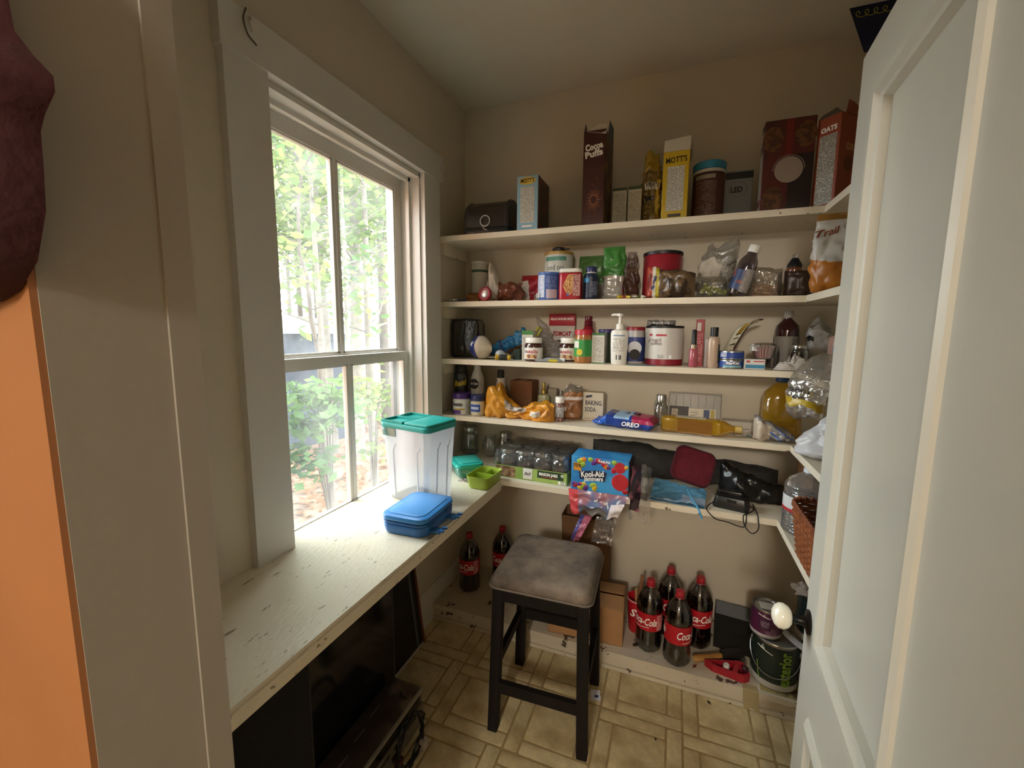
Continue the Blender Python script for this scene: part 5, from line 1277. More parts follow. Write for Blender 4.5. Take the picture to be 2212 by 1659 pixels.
# dark bottle
x, y, z, w, h = 1.513, -0.056, 1.311, 0.0864, 0.2287
t = thing('vinegar_bottle', 'dark red-brown sauce bottle with a white cap and pale label', 'bottle', (x, y, z)); R_ = w / 2
G().lathe([(R_ * 0.92, 0), (R_, 0.006), (R_, h * 0.64), (R_ * 0.92, h * 0.74), (R_ * 0.55, h * 0.82), (R_ * 0.34, h * 0.86), (R_ * 0.34, h * 0.90)], 32).build('body', mat('#3a1216', 0.12, coat=0.8), t)
G().lathe([(R_ * 0.40, h * 0.88), (R_ * 0.40, h * 0.99), (R_ * 0.36, h), (0, h)], 26).build('cap', mat('#aaa59e', 0.45), t)
label_band(t, mat('#9e9992', 0.5), R_, h * 0.10, h * 0.55, -110, 110)
label_band(t, fine_print('#a5a099', '#3d3a37', 260, 0.5, 50), R_ + 0.0005, h * 0.14, h * 0.52, 15, 65, 'nutrition_panel')
# crumpled receipt
def crumple(name, label, cat, loc, w_, d_, h_, m_, seed, rz=0, n=22, amp=0.5, base=0.0):
    t = thing(name, label, cat, loc, rz)
    g = G(); rows = []
    for j in range(n + 1):
        row = []
        for i in range(n + 1):
            a, b = i / n - 0.5, j / n - 0.5
            e = (1 - (2 * a) ** 4) * (1 - (2 * b) ** 4)
            zz = abs(noise.noise(Vector((a * 4, b * 4, seed)))) * 1.4 + 0.5 * abs(noise.noise(Vector((a * 9, b * 9, seed + 3)))) + 0.25
            row.append(Vector((a * w_ + 0.12 * w_ * noise.noise(Vector((a * 3, b * 3, seed + 7))), b * d_ + 0.12 * d_ * noise.noise(Vector((a * 3, b * 3, seed + 9))), base + h_ * zz * (amp * e + (1 - amp) * 0.35) * (0.15 + 0.85 * e))))
        rows.append(row)
    g.loft(rows, 0, False, False, False).build('sheet', m_, t)
    return t
crumple('receipt', 'crumpled white paper receipt on the right end of the third shelf', 'paper', (1.504, -0.255, S3 + 0.001), 0.125, 0.055, 0.075, fine_print('#c9c2bb', '#9a928c', 130, 0.25, 40), 3)
# torn white bag, meat packet
t = thing('paper_packet', 'torn white paper packet in the corner of the third shelf', 'packet', (1.5814 + 0.030, -0.105, S3))
bw, bh = 0.0673, 0.1923
Bag(bw, bh, 0.06, 63, 0.010, 22, 0.15, 0.25, ragged=0.08, square=0.6).mesh(lambda a, v: 1 if (0.62 < v < 0.72 and a < -0.2) else 0).build('packet', [mat('#b1ada8', 0.5, var=0.1, vs=12), INK], t)
t = thing('tortilla_bag', 'clear bag of tan flatbread with a turquoise label', 'bag', (1.645, -0.42, S3 + 0.001), -20)
bg = Bag(0.11, 0.17, 0.09, 66, 0.010, 22, 0.3, 0.3, mod=lambda p: Vector((p.z - 0.085, p.y, max(0.0, p.x + 0.055) * 1.15)))
bg.mesh(lambda a, v: 1 if (abs(v - 0.28) < 0.20 and -0.28 < a < 0.12) else 0).build('bag', [mat('#8f6f62', 0.3, var=0.25, vs=22), mat('#3d7f96', 0.4, col2='#a9c3c9', cs=50, ct=0.55)], t)
# clear bread bag hanging off the right-hand shelf
t = thing('hanging_bread_bag', 'empty clear bread bag with black and gold lettering drooping off the shelf', 'bag', (1.436, -0.700, 1.212), rot=(0, 0, rad(-55)))
_dx, _dy, _hz = math.cos(rad(55)), math.sin(rad(55)), 0.106      # direction of the shelf in the bag's own axes, height of the shelf edge
def _drp(p):
    """hangs straight below the shelf edge, then folds back and lies on the board"""
    zl = p.z * 0.82; x_ = p.x * (0.80 + 0.5 * p.z / 0.27)
    if zl < _hz: return Vector((x_, p.y * 0.75, zl + 0.008 * math.sin(p.x * 60) * (1 - zl / _hz)))
    s_ = (zl - _hz) * 1.15; k = min(1.0, s_ / 0.045); k = k * k * (3 - 2 * k)
    return Vector((x_ + _dx * s_, p.y * 0.75 * (1 - k) + _dy * s_, _hz + k * (0.004 + max(0.0, 0.034 - p.y))))
bg = Bag(0.105, 0.27, 0.07, 70, 0.010, 24, 0.10, 0.25, mod=_drp)
bg.mesh(lambda a, v: 1 if 0.16 < v + 0.10 * a < 0.25 else 0).build('bag', [clear('#e6e2de', 0.24, 0.08, 0.16, wr=0.6), mat('#a38a1f', 0.35)], t)
text("Nature's", 0.020, mat('#1d1a12', 0.5), t, (0.0, 0, 0.095), surf=bg.surf, shear=0.2, tilt=-8, bold=0.03)
text('Own', 0.022, mat('#1d1a12', 0.5), t, (0.004, 0, 0.072), surf=bg.surf, shear=0.2, tilt=-8, bold=0.03)

# ---------- fourth shelf
# black insect spray
x, y, z, w, h = 0.0011, -0.14, 1.034, 0.0782, 0.2442
t = thing('spray_can', 'tall black insect spray can with yellow lettering', 'spray can', (0.058, -0.165, z)); R_ = w / 2 * 0.92
G().lathe([(R_ * 0.96, 0), (R_, 0.004), (R_, h * 0.80), (R_ * 0.9, h * 0.84), (R_ * 0.8, h * 0.86)], 30).build('body', mat('#191a1c', 0.3), t)
G().lathe([(R_ * 0.88, h * 0.85), (R_ * 0.86, h * 0.97), (R_ * 0.7, h), (0, h)], 28).build('cap', mat('#211d1c', 0.4), t)
label_band(t, mat('#3d3e3e', 0.4), R_, h * 0.70, h * 0.79, 0, 75, 'grey_band')
text('Raid', 0.038, mat('#c9a82c', 0.4), t, (0.35, 0, h * 0.60), wrap=R_ + 0.001, bold=0.05, shear=0.25, tilt=10)
label_band(t, fine_print('#202326', '#7d8288', 200, 0.35, 50), R_ + 0.0003, h * 0.06, h * 0.5, -80, -30, 'small_print')
# white and green spray
x, y, z, w, h = 0.1342, -0.13, 1.034, 0.0725, 0.2387
t = thing('spray_bottle', 'white spray bottle with a round black badge and green leaf base', 'spray bottle', (x, y, z)); R_ = w / 2
G().lathe([(R_ * 0.92, 0), (R_, 0.005), (R_, h * 0.62), (R_ * 0.92, h * 0.74), (R_ * 0.55, h * 0.88), (R_ * 0.45, h * 0.90)], 30).build('body', mat('#d2d1cb', 0.35), t)
G().lathe([(R_ * 0.50, h * 0.89), (R_ * 0.52, h * 0.95), (R_ * 0.30, h), (0, h)], 24).build('nozzle_cap', mat('#dedcd6', 0.4), t)
g = G(); n = 16
lo = [(( R_ + 0.0008) * math.sin(rad(-80 + 160 * k / n)), -(R_ + 0.0008) * math.cos(rad(-80 + 160 * k / n)), 0.01) for k in range(n + 1)]
hi = [((R_ + 0.0008) * math.sin(rad(-80 + 160 * k / n)), -(R_ + 0.0008) * math.cos(rad(-80 + 160 * k / n)), h * (0.16 + 0.26 * abs(k / n - 0.5) * 2)) for k in range(n + 1)]
g.loft([lo, hi], 0, False, False, False).build('leaf_band', mat('#3f7a66', 0.45, col2='#6fa08c', cs=45, ct=0.55), t)
_disc(t, 0, R_ * 0.72, BLACK, 'badge', h * 0.60, -2, R_ + 0.0004)
text('STEM', 0.014, wht_ink, t, (0, -R_ - 0.0018, h * 0.60), bold=0.03, width=R_ * 1.1)
# ointment jars
x, y, z, w, h = 0.1032, -0.245, 1.034, 0.0939, 0.1069
t, R_ = jar('ointment_jar', 'white ointment jar with a purple lid in front of the black spray', max(x, 0.062), y, z, w * 0.97, h, mat('#d8d6d0', 0.4), mat('#44256b', 0.35), h * 0.24, 0.94, lid_r=1.02)
text('Desitin', 0.026, mat('#1f2330', 0.5), t, (-0.1, 0, h * 0.50), wrap=R_ + 0.001, bold=0.03, width=0.062)
label_band(t, mat('#53307a', 0.45), R_, h * 0.06, h * 0.24, -95, 20, 'purple_band')
label_band(t, mat('#b79a3f', 0.45), R_ + 0.0003, h * 0.24, h * 0.32, -20, 45, 'gold_band')
label_band(t, fine_print('#c5c4be', '#6b6a66', 260, 0.4, 60), R_, h * 0.08, h * 0.60, 48, 95, 'info_panel')
x, y, z, w, h = 0.192, -0.245, 1.034, 0.0734, 0.1008
t, R_ = jar('petroleum_jelly_jar', 'cream jelly jar with a navy lid and blue shield label', x, y, z, w, h, mat('#c9c7ae', 0.25, coat=0.4), mat('#1f2b5c', 0.35), h * 0.26, 0.92, lid_r=1.0)
label_band(t, mat('#2d4f9e', 0.4), R_, h * 0.22, h * 0.58, -48, 42)
label_band(t, mat('#b9c3dc', 0.4), R_ + 0.0005, h * 0.34, h * 0.46, -36, 30, 'white_word_panel')
# polish remover
x, y, z, w, h = 0.2657, -0.13, 1.034, 0.0644, 0.2177
t = thing('remover_bottle', 'white nail polish remover bottle with a black cap and pink dot', 'bottle', (x, y, z)); R_ = w / 2 * 1.06
G().lathe([(R_ * 0.96, 0), (R_, 0.005), (R_, h * 0.40), (R_ * 0.62, h * 0.74), (R_ * 0.66, h * 0.80), (R_ * 0.45, h * 0.83)], 28, sy=0.7).build('body', mat('#d3d1cf', 0.35), t)
G().lathe([(R_ * 0.52, h * 0.82), (R_ * 0.50, h * 0.985), (R_ * 0.46, h), (0, h)], 22).build('cap', BLACK, t)
_disc(t, 0, 0.014, mat('#a3407d', 0.45), 'pink_dot', h * 0.34, 0, R_ * 0.70)
# flat wooden block
t = carton('wooden_block', 'flat brown wooden block with a pale edge behind the orange bag', 0.2293, -0.098, S4, 0.075, 0.05, 0.1229, mat('#7d5639', 0.6, var=0.2, vs=12), cat='block')
panel(t, mat('#c3bcae', 0.6), 'F', 0.075, 0.05, -0.0375, 0.0375, 0.050, 0.060, 'pale_edge')
# small cardboard box
x, y, z, w, h = 0.3777, -0.14, 1.034, 0.1162, 0.1678
t = carton('cardboard_box', 'small plain brown cardboard box behind the orange bag', x, y, z, w, 0.10, h, mat('#7a5237', 0.8, var=0.08, vs=20))
G().bx(-0.016, 0.016, -0.05, 0.05, h, h + 0.0006).build('tape', mat('#8f6a4a', 0.35), t, 0)
# orange crumpled bag
t = thing('orange_bag', 'crumpled shiny orange food bag lying across the fourth shelf', 'bag', (0.4012 + 0.001, -0.232, S4 + 0.001), -3)
bw, bh = 0.3563, 0.1155
def _lie(p):
    s_ = p.z / bw
    hgt = 0.62 + 0.48 * math.exp(-((s_ - 0.16) / 0.16) ** 2) + 0.12 * math.sin(s_ * 9)
    return Vector((p.z - bw / 2, p.y, max(0.0, (p.x + bh * 0.48) * hgt + 0.010 * noise.noise(Vector((s_ * 12, p.y * 40, 3))))))
bg = Bag(bh * 1.0, bw, 0.095, 81, 0.018, 20, 0.12, 0.12, mod=_lie, square=0.85)
bg.mesh(lambda a, v: 1 if (0.34 < v < 0.62 and 0.06 < a < 0.36) else (2 if (0.70 < v < 0.84 and -0.14 < a < 0.06) else 0), 60, 46).build('bag', [mat('#c88a26', 0.25, var=0.2, vs=14, col2='#b5762f', cs=7, ct=0.6), mat('#8e7d68', 0.25, col2='#cfcac6', cs=40, ct=0.52), mat('#d6cfc6', 0.35)], t)
# perfume bottle
x, y, z, w, h = 0.4889, -0.11, 1.034, 0.0626, 0.1633
t = thing('body_mist', 'pale green body mist bottle with a gold nozzle', 'bottle', (x, y, z)); R_ = w / 2
G().lathe([(R_ * 0.92, 0), (R_, 0.005), (R_, h * 0.56), (R_ * 0.9, h * 0.62), (R_ * 0.5, h * 0.66)], 28, sy=0.8).build('body', mat('#a3a680', 0.25, coat=0.5), t)
G().lathe([(R_ * 0.42, h * 0.65), (R_ * 0.42, h * 0.76), (R_ * 0.25, h * 0.80), (R_ * 0.22, h), (0, h)], 18).build('nozzle', mat('#9a8440', 0.3, 0.7), t)
label_band(t, fine_print('#b9ba9a', '#4a4b3a', 180, 0.4, 70), R_, h * 0.14, h * 0.46, -45, 45, sy=0.81)
# pale box behind
t = carton('plain_carton', 'plain pale carton against the wall behind the spice bottle', 0.5201, -0.07, S4, 0.045, 0.04, 0.1289, mat('#a39a86', 0.6))
# small glass bottle
x, y, z, w, h = 0.5707, -0.1, 1.034, 0.0306, 0.1276
t = thing('glass_vial', 'little clear glass bottle between the pale carton and sugar bag', 'bottle', (x + 0.004, y, z)); R_ = 0.014
G().lathe([(R_, 0), (R_, h * 0.62), (R_ * 0.5, h * 0.75), (R_ * 0.5, h * 0.9)], 18).build('body', clear('#dfe3e2', 0.25), t)
G().lathe([(R_ * 0.6, h * 0.88), (R_ * 0.6, h), (0, h)], 18).build('cap', SILVER, t)
# spice bottle
x, y, z, w, h = 0.5984, -0.215, 1.034, 0.0422, 0.1137
t = thing('sprinkles_bottle', 'small bottle of red and white sprinkles with a white cap', 'bottle', (x, y, z)); R_ = w / 2
G().lathe([(R_ * 0.94, 0), (R_, 0.004), (R_, h * 0.72), (R_ * 0.85, h * 0.76), (R_ * 0.85, h * 0.78)], 24).build('body', mat('#a8948a', 0.4, col2='#5d1f1c', cs=170, ct=0.5), t)
G().lathe([(R_ * 0.98, h * 0.765), (R_ * 0.98, h * 0.97), (R_ * 0.9, h), (0, h)], 24).build('cap', WHITE, t)
label_band(t, fine_print('#cac8c6', '#54607a', 240, 0.4, 60), R_, h * 0.18, h * 0.58, -75, 75)
G().bx(-0.009, 0.009, -R_ - 0.0016, -R_ + 0.002, h * 0.20, h * 0.30).build('barcode', barcode(), t, 0)
# brown sugar
t = thing('sugar_bag', 'open bag of brown sugar with a clipped silver top', 'bag', (0.6574 - 0.021, -0.148, S4), 4)
bw, bh = 0.1091, 0.1646
bg = Bag(bw * 0.86, bh, 0.06, 84, 0.007, 24, 0.12, 0.45, pinch=0.2, ragged=0.03, mod=lambda p: p + Vector((0.10 * p.z - 0.004, 0, 0)))
bg.mesh(lambda a, v: 2 if v > 0.80 else (1 if (0.56 < v < 0.66) or (0.25 < v < 0.36 and a < -0.12) else 0)).build('bag', [mat('#8f5f38', 0.35, var=0.2, vs=18), mat('#c9bdb4', 0.4), mat('#8d857a', 0.25, 0.4)], t)
# baking soda
x, y, z, w, h = 0.7398, -0.145, 1.034, 0.0958, 0.1325
t = carton('baking_soda_box', 'cream baking soda box with dark capital lettering', x, y, z, w, 0.055, h, mat('#cdc4ae', 0.5))
navy = mat('#2b3147', 0.5)
text('BAKING', 0.030, navy, t, (0.002, -0.0275, h * 0.62), bold=0.02, width=w * 0.78)
text('SODA', 0.030, navy, t, (-w * 0.12, -0.0275, h * 0.38), bold=0.02, width=w * 0.54)
flap(t, navy, [(-w * 0.36, -0.0278, h * 0.80), (-w * 0.06, -0.0278, h * 0.84), (-w * 0.05, -0.0278, h * 0.92), (-w * 0.35, -0.0278, h * 0.88)], 'badge', 0.0006)
panel(t, fine_print('#cdc4ae', '#7d3b2d', 160, 0.35, 50), 'F', w, 0.055, -w * 0.42, w * 0.2, h * 0.03, h * 0.10, 'small_print')
# cookie package
t = thing('cookie_pack', 'blue cookie package with a peeled open top lying flat', 'package', (0.8905 + 0.026, -0.205, S4 + 0.001), -9)
bw, bh = 0.225, 0.055
def _pk(p): return Vector((p.z - bw / 2, p.x * 1.0, max(0.0, p.y + bh / 2)))
bg = Bag(0.135, bw, bh, 86, 0.004, 24, 0.10, 0.10, mod=_pk, square=0.45)
bg.mesh(lambda a, v: 3 if v < 0.10 else (1 if (v > 0.60 and abs(a) > 0.5) else (2 if (0.25 < v < 0.55 and abs(a) > 0.6) else (4 if abs(a) < 0.3 and False else 0))), 48, 40).build('pack', [mat('#1f3a86', 0.25, var=0.12, vs=14), mat('#a3234f', 0.3), mat('#8fb0cc', 0.3), mat('#2559b8', 0.25), mat('#16244f', 0.3)], t)
text('OREO', 0.026, wht_ink, t, (0.020, -0.0770, bh * 0.42), bold=0.03, shear=0.15, width=0.075)
for k in range(2):
    G().lathe([(0, 0), (0.017, 0.0), (0.0175, 0.003), (0.017, 0.006), (0, 0.006)], 24).build('cookie_picture', mat('#2a2021', 0.6), t, loc=(-0.02 + 0.045 * k, 0.015, bh - 0.004))
G().lathe([(0, 0), (0.026, 0), (0.026, 0.001), (0, 0.001)], 26, sy=0.6).build('white_splash', mat('#c9d2dc', 0.4), t, loc=(0.0, 0.0, bh - 0.0025))
bg2 = Bag(0.10, 0.055, 0.03, 87, 0.008, 30, 0.5, 0.25, mod=lambda p: Vector((-bw / 2 - p.z + 0.012, p.x - 0.02, max(0.0, p.y + 0.016))))
bg2.mesh(None, 24, 14).build('torn_end', mat('#2559b8', 0.22, var=0.15, vs=20), t)
# clip-top glass jar
x, y, z, w, h = 1.0397, -0.11, 1.034, 0.0595, 0.1377
t = thing('clip_jar', 'clear glass bottle with a wire clip and metal cap', 'jar', (x, y, z)); R_ = w / 2
G().lathe([(R_ * 0.96, 0), (R_, 0.005), (R_, h * 0.58), (R_ * 0.8, h * 0.70), (R_ * 0.62, h * 0.76), (R_ * 0.62, h * 0.82)], 28).build('body', clear('#dfe2e0', 0.25, 0.04, 0.05), t)
G().lathe([(R_ * 0.70, h * 0.80), (R_ * 0.70, h * 0.97), (R_ * 0.62, h), (0, h)], 24).build('cap', SILVER, t)
G().tube([(-R_ * 0.75, -R_ * 0.2, h * 0.82), (-R_ * 1.0, -R_ * 0.5, h * 0.66), (-R_ * 0.6, -R_ * 0.95, h * 0.54), (R_ * 0.2, -R_ * 0.95, h * 0.58), (R_ * 0.3, -R_ * 0.7, h * 0.74)], 0.0018, 6).build('wire_clip', SILVER, t)
# clear organiser box
t = thing('hardware_organiser', 'clear plastic compartment box with a printed strip leaning on the wall', 'organiser', (1.1764, -0.115, S4 + 0.004), rot=(rad(-20), 0, rad(-3)))
bw, bh = 0.2163, 0.147
bh *= 1.02
G().rbox(bw, 0.030, 0, bh, 0.004, 0.003).build('box', clear('#eceae6', 0.14, 0.35, 0.14), t)
for k in range(1, 7): G().bx(-bw / 2 + bw * k / 7 - 0.0008, -bw / 2 + bw * k / 7 + 0.0008, -0.013, 0.013, 0.004, bh - 0.004).build('divider', clear('#d5d4d0', 0.2, 0.08, 0.4), t, 0)
panel(t, mat('#c9bda5', 0.5), 'F', bw, 0.030, -bw * 0.42, bw * 0.40, bh * 0.18, bh * 0.52, 'label_strip')
panel(t, mat('#3c352d', 0.5), 'F', bw, 0.030, -bw * 0.47, -bw * 0.10, bh * 0.14, bh * 0.56, 'dark_panel', 0.0009)
panel(t, fine_print('#b9aa90', '#4a4034', 200, 0.4, 50), 'F', bw, 0.030, -bw * 0.42, -bw * 0.30, bh * 0.22, bh * 0.48, 'small_print', 0.0013)
panel(t, mat('#3b4463', 0.5), 'F', bw, 0.030, bw * 0.18, bw * 0.29, bh * 0.2, bh * 0.5, 'blue_panel', 0.0009)
panel(t, mat('#a58f3a', 0.5), 'F', bw, 0.030, bw * 0.31, bw * 0.38, bh * 0.2, bh * 0.5, 'yellow_panel', 0.0009)
for s_ in (0, 1): G().tube([(-bw * 0.06, -0.0165, bh * (0.30 + 0.10 * s_)), (bw * 0.08, -0.0165, bh * (0.36 + 0.06 * s_))], 0.0009, 5).build('screw_print', INK, t)
# olive oil lying
t = thing('oil_bottle', 'square glass bottle of golden oil lying on its side', 'bottle', (1.1984, -0.235, S4 + 0.034), rot=(0, 0, rad(-5)))
L_, a_ = 0.300, 0.066
oil, oilg = clear('#f2d650', 0.14, 0.03, 0.45, '#f0c41c'), clear('#e0d49a', 0.3, 0.03)
g = G(); rs = []
for xx, s_, rr in ((-L_ / 2, 0.80, 0.010), (-L_ / 2 + 0.006, 0.97, 0.012), (-L_ / 2 + 0.05, 1.0, 0.012), (-L_ / 2 + 0.055, 0.94, 0.012), (0.055, 0.94, 0.012), (0.06, 1.0, 0.012), (0.085, 0.92, 0.022), (0.115, 0.42, 0.012), (0.128, 0.40, 0.012)):
    rs.append([Vector((xx, q.x, q.y)) for q in rrect(a_ * s_, a_ * s_, rr, 4)])
g.loft(rs, 0).build('bottle', oil, t)
G().lathe([(0.013, 0.126), (0.0145, 0.128), (0.0145, 0.150), (0.012, 0.152), (0, 0.152)], 20, M=Matrix.Rotation(rad(90), 4, 'Y')).build('cap', mat('#b59a55', 0.45), t)
G().bx(-0.085, 0.045, -0.0318, -0.0312, -0.030, 0.027).build('front_window', clear('#e6c030', 0.2, 0.03, 0.25, '#d8a810'), t, 0)
G().bx(-0.095, 0.020, -0.020, 0.026, 0.0312, 0.0322).build('paper_label', mat('#c9bfa8', 0.45, col2='#c08a2c', cs=22, ct=0.58), t, 0)
# flat printed box behind
t = carton('slide_box', 'low white box with small dark print lying behind the oil bottle', 1.3677 - 0.004, -0.125, S4, 0.1366, 0.07, 0.042, mat('#bdb5a6', 0.5))
panel(t, fine_print('#bdb5a6', '#5d2d22', 90, 0.3, 160), 'F', 0.1366, 0.07, -0.055, 0.03, 0.006, 0.022, 'small_print')
t = crumple('paper_napkin', 'folded paper napkin with a blue corner under the oil bottle neck', 'napkin', (1.3702, -0.20, S4 + 0.001), 0.085, 0.05, 0.03, mat('#b3a796', 0.7, col2='#39606b', cs=14, ct=0.6), 12)
# big oil jug
x, y, z, w, h = 1.5033, -0.125, 1.034, 0.1413, 0.2389
t = thing('oil_jug', 'large handled plastic jug of yellow cooking oil with a blue cap', 'jug', (x, y, z), -6)
R_ = w / 2; oj = clear('#f0d868', 0.12, 0.06, 0.45, '#e0b830')
g = G(); rs = []
for zz, s_, rr in ((0, 0.86, 0.03), (0.01, 0.98, 0.035), (h * 0.10, 1.0, 0.035), (h * 0.30, 0.96, 0.035), (h * 0.36, 1.0, 0.035), (h * 0.62, 0.99, 0.04), (h * 0.74, 0.92, 0.045), (h * 0.84, 0.62, 0.04), (h * 0.90, 0.36, 0.024), (h * 0.93, 0.35, 0.024)):
    rs.append(rrect(w * s_, w * 0.72 * s_ if s_ > 0.5 else w * s_, rr, 5, zz))
g.loft(rs, 0).build('jug_body', oj, t)
G().lathe([(R_ * 0.40, h * 0.92), (R_ * 0.42, h * 0.935), (R_ * 0.42, h * 0.99), (R_ * 0.38, h), (0, h)], 26).build('cap', mat('#1d3f6b', 0.4), t)
G().tube([(R_ * 0.62, -w * 0.32, h * 0.66), (R_ * 0.72, -w * 0.40, h * 0.58), (R_ * 0.74, -w * 0.41, h * 0.42), (R_ * 0.66, -w * 0.36, h * 0.33)], 0.010, 8).build('handle', clear('#e6cc60', 0.2, 0.05, 0.5, '#dcbc40'), t)
for k in range(3): G().tube([((R_ - 0.001) * (-1 + 2 * i / 8), -w * 0.36 * 0.995 - 0.0006, h * (0.14 + 0.06 * k)) for i in range(1, 8)], 0.0016, 5).build('rib', oj, t)
# blue and clear bag of rice
t = thing('blue_clip_bag', 'clear bag of white rice with a bright blue printed edge on the shelf corner', 'bag', (1.4575, -0.245, S4 + 0.001), -8)
bw, bh = 0.1382, 0.0795
bg = Bag(bh, bw, 0.08, 90, 0.012, 24, 0.22, 0.30, mod=lambda p: Vector((p.z - bw / 2, p.y, max(0.0, (p.x + bh / 2) * (1.25 - 0.9 * p.z / bw)))), square=0.9)
bg.mesh(lambda a, v: 0 if v < 0.40 and a < 0.2 else (1 if abs(math.sin(a * 9 + v * 7)) < 0.30 and v > 0.40 else 2)).build('bag', [mat('#b5a795', 0.4, var=0.1, vs=150), mat('#3559a8', 0.3), clear('#cfd3dc', 0.25, 0.08, 0.35, wr=0.5)], t)
# black dark clip and white plastic bag on the right-hand shelf
t = thing('black_clip', 'small black plastic clip standing beside the oil jug', 'clip', (1.625, -0.235, S4))
G().rbox(0.020, 0.03, 0, 0.055, 0.004, 0.003).build('clip_body', BLACK, t)
G().tube([(-0.008, -0.015, 0.05), (0.0, -0.017, 0.062), (0.008, -0.015, 0.05)], 0.003, 6).build('spring', mat('#2b2b2b', 0.3, 0.6), t)
t = thing('grocery_bag', 'white plastic grocery bag slumped on the right-hand shelf', 'bag', (1.5571 + 0.02, -0.45, S4 + 0.001), -30)
def _gb(p): return Vector((p.x * (1.20 - 0.55 * p.z / 0.24) + 0.25 * p.z, p.y * (1.1 - 0.6 * p.z / 0.24), p.z))
Bag(0.15, 0.190, 0.12, 93, 0.020, 18, 0.12, 0.4, ragged=0.06, mod=_gb).mesh(None, 60, 44).build('bag', mat('#c3c1c2', 0.35, sub=0.2), t)

# ---------- counter and lowest shelf
# cereal keeper
t = thing('cereal_keeper', 'tall translucent white storage box with a teal hinged lid', 'storage box', (0.152, -0.700, S5), -10)
H_ = 0.318; milky = clear('#f2f4f8', 0.10, 0.25, 0.62, '#eef1f7')
g = G(); rs = []
for zz, wx, dy in ((0.0, 0.212, 0.140), (0.006, 0.220, 0.148), (H_ * 0.5, 0.232, 0.160), (H_ - 0.045, 0.246, 0.172), (H_ - 0.020, 0.248, 0.174)): rs.append(rrect(wx, dy, 0.026, 6, zz))
g.loft(rs, 0, True, False).build('bin', milky, t)
for sx in (-0.062, 0.062):
    G().tube([(sx, -0.0735, 0.012), (sx, -0.0785, H_ * 0.5), (sx, -0.0805, H_ * 0.64), (sx + 0.018, -0.083, H_ * 0.72)], 0.0035, 6).build('moulded_rib', milky, t)
for sy in (-0.028, 0.030):
    G().tube([(0.1095, sy, 0.012), (0.1155, sy, H_ * 0.5), (0.1185, sy, H_ * 0.68), (0.1205, sy + 0.014, H_ * 0.76)], 0.0035, 6).build('moulded_rib', milky, t)
teal = mat('#1f9a92', 0.4, sub=0.1)
ld = G().rbox(0.258, 0.184, H_ - 0.028, H_ - 0.008, 0.028, 0.004, 6).build('lid_frame', teal, t)
G().rbox(0.125, 0.170, H_ - 0.008, H_ + 0.002, 0.012, 0.003, 4).build('flip_top', teal, ld, loc=(0.060, 0, 0))
for sy in (-0.044, 0.044):
    g = G()
    g.bx(-0.122, -0.010, sy - 0.040, sy - 0.035, H_ - 0.010, H_ + 0.001); g.bx(-0.122, -0.010, sy + 0.035, sy + 0.040, H_ - 0.010, H_ + 0.001)
    g.bx(-0.122, -0.117, sy - 0.035, sy + 0.035, H_ - 0.010, H_ + 0.001); g.bx(-0.015, -0.010, sy - 0.035, sy + 0.035, H_ - 0.010, H_ + 0.001)
    g.build('pour_well', teal, ld, 0)
G().rbox(0.07, 0.003, H_ - 0.06, H_ - 0.028, 0.001, 0.001).build('latch_tab', clear('#7fc4bf', 0.15, 0.2, 0.6, '#4fb0a8'), t, loc=(-0.075, -0.088, 0))

# blue lunch box
t = thing('lunch_box', 'flat blue plastic lunch box with two open side latches', 'lunch box', (0.282, -0.905, S5), 2)
blue1, blue2 = mat('#2f7cc0', 0.35), mat('#2563a3', 0.38)
G().rbox(0.165, 0.212, 0.0, 0.036, 0.036, 0.008, 7, w1=0.172, d1=0.219).build('base_tray', blue2, t)
G().rbox(0.172, 0.219, 0.0365, 0.045, 0.036, 0.002, 7).build('seal_band', mat('#1f5a99', 0.4), t)
lid = G().rbox(0.176, 0.223, 0.0455, 0.066, 0.038, 0.010, 7).build('lid', blue1, t)
G().rbox(0.138, 0.186, 0.0655, 0.0685, 0.030, 0.0015, 7).build('raised_panel', mat('#4a8fce', 0.28), lid)
for sy in (-0.062, 0.052):
    lt = G().rbox(0.034, 0.034, 0.012, 0.020, 0.004, 0.002).build('latch', blue2, t, loc=(0.104, sy, 0))
    for k in (-1, 1): G().bx(0.014, 0.030, 0.006 * k + 0.006 * k - 0.004, 0.006 * k + 0.006 * k + 0.004, 0.020, 0.026).build('latch_hook', blue2, lt, 0)
    G().rbox(0.005, 0.036, 0.036, 0.058, 0.002, 0.001).build('latch_seat', mat('#1b4f88', 0.4), t, loc=(0.0885, sy, 0))

# lime divided container
t = thing('divided_container', 'lime green open lunch tray with inner dividers', 'container', (0.336, -0.478, S5), -3)
lime_m = mat('#9db33c', 0.4, sub=0.1)
w_, d_, h_ = 0.108, 0.158, 0.054
g = G(); rs = []
for z_, wx, dy in ((0.0, w_ - 0.022, d_ - 0.022), (0.004, w_ - 0.014, d_ - 0.014), (h_, w_, d_)): rs.append(rrect(wx, dy, 0.022, 6, z_))
for z_, wx, dy in ((h_, w_ - 0.004, d_ - 0.004), (0.006, w_ - 0.018, d_ - 0.018)): rs.append(rrect(wx, dy, 0.021, 6, z_))
g.loft(rs, 0, True, True).build('tub', lime_m, t)
G().bx(-w_ / 2 + 0.006, w_ / 2 - 0.006, 0.004, 0.007, 0.005, h_ - 0.008).build('divider', lime_m, t, 0)
G().bx(-0.004, -0.001, 0.007, d_ / 2 - 0.006, 0.005, h_ - 0.008).build('divider', lime_m, t, 0)
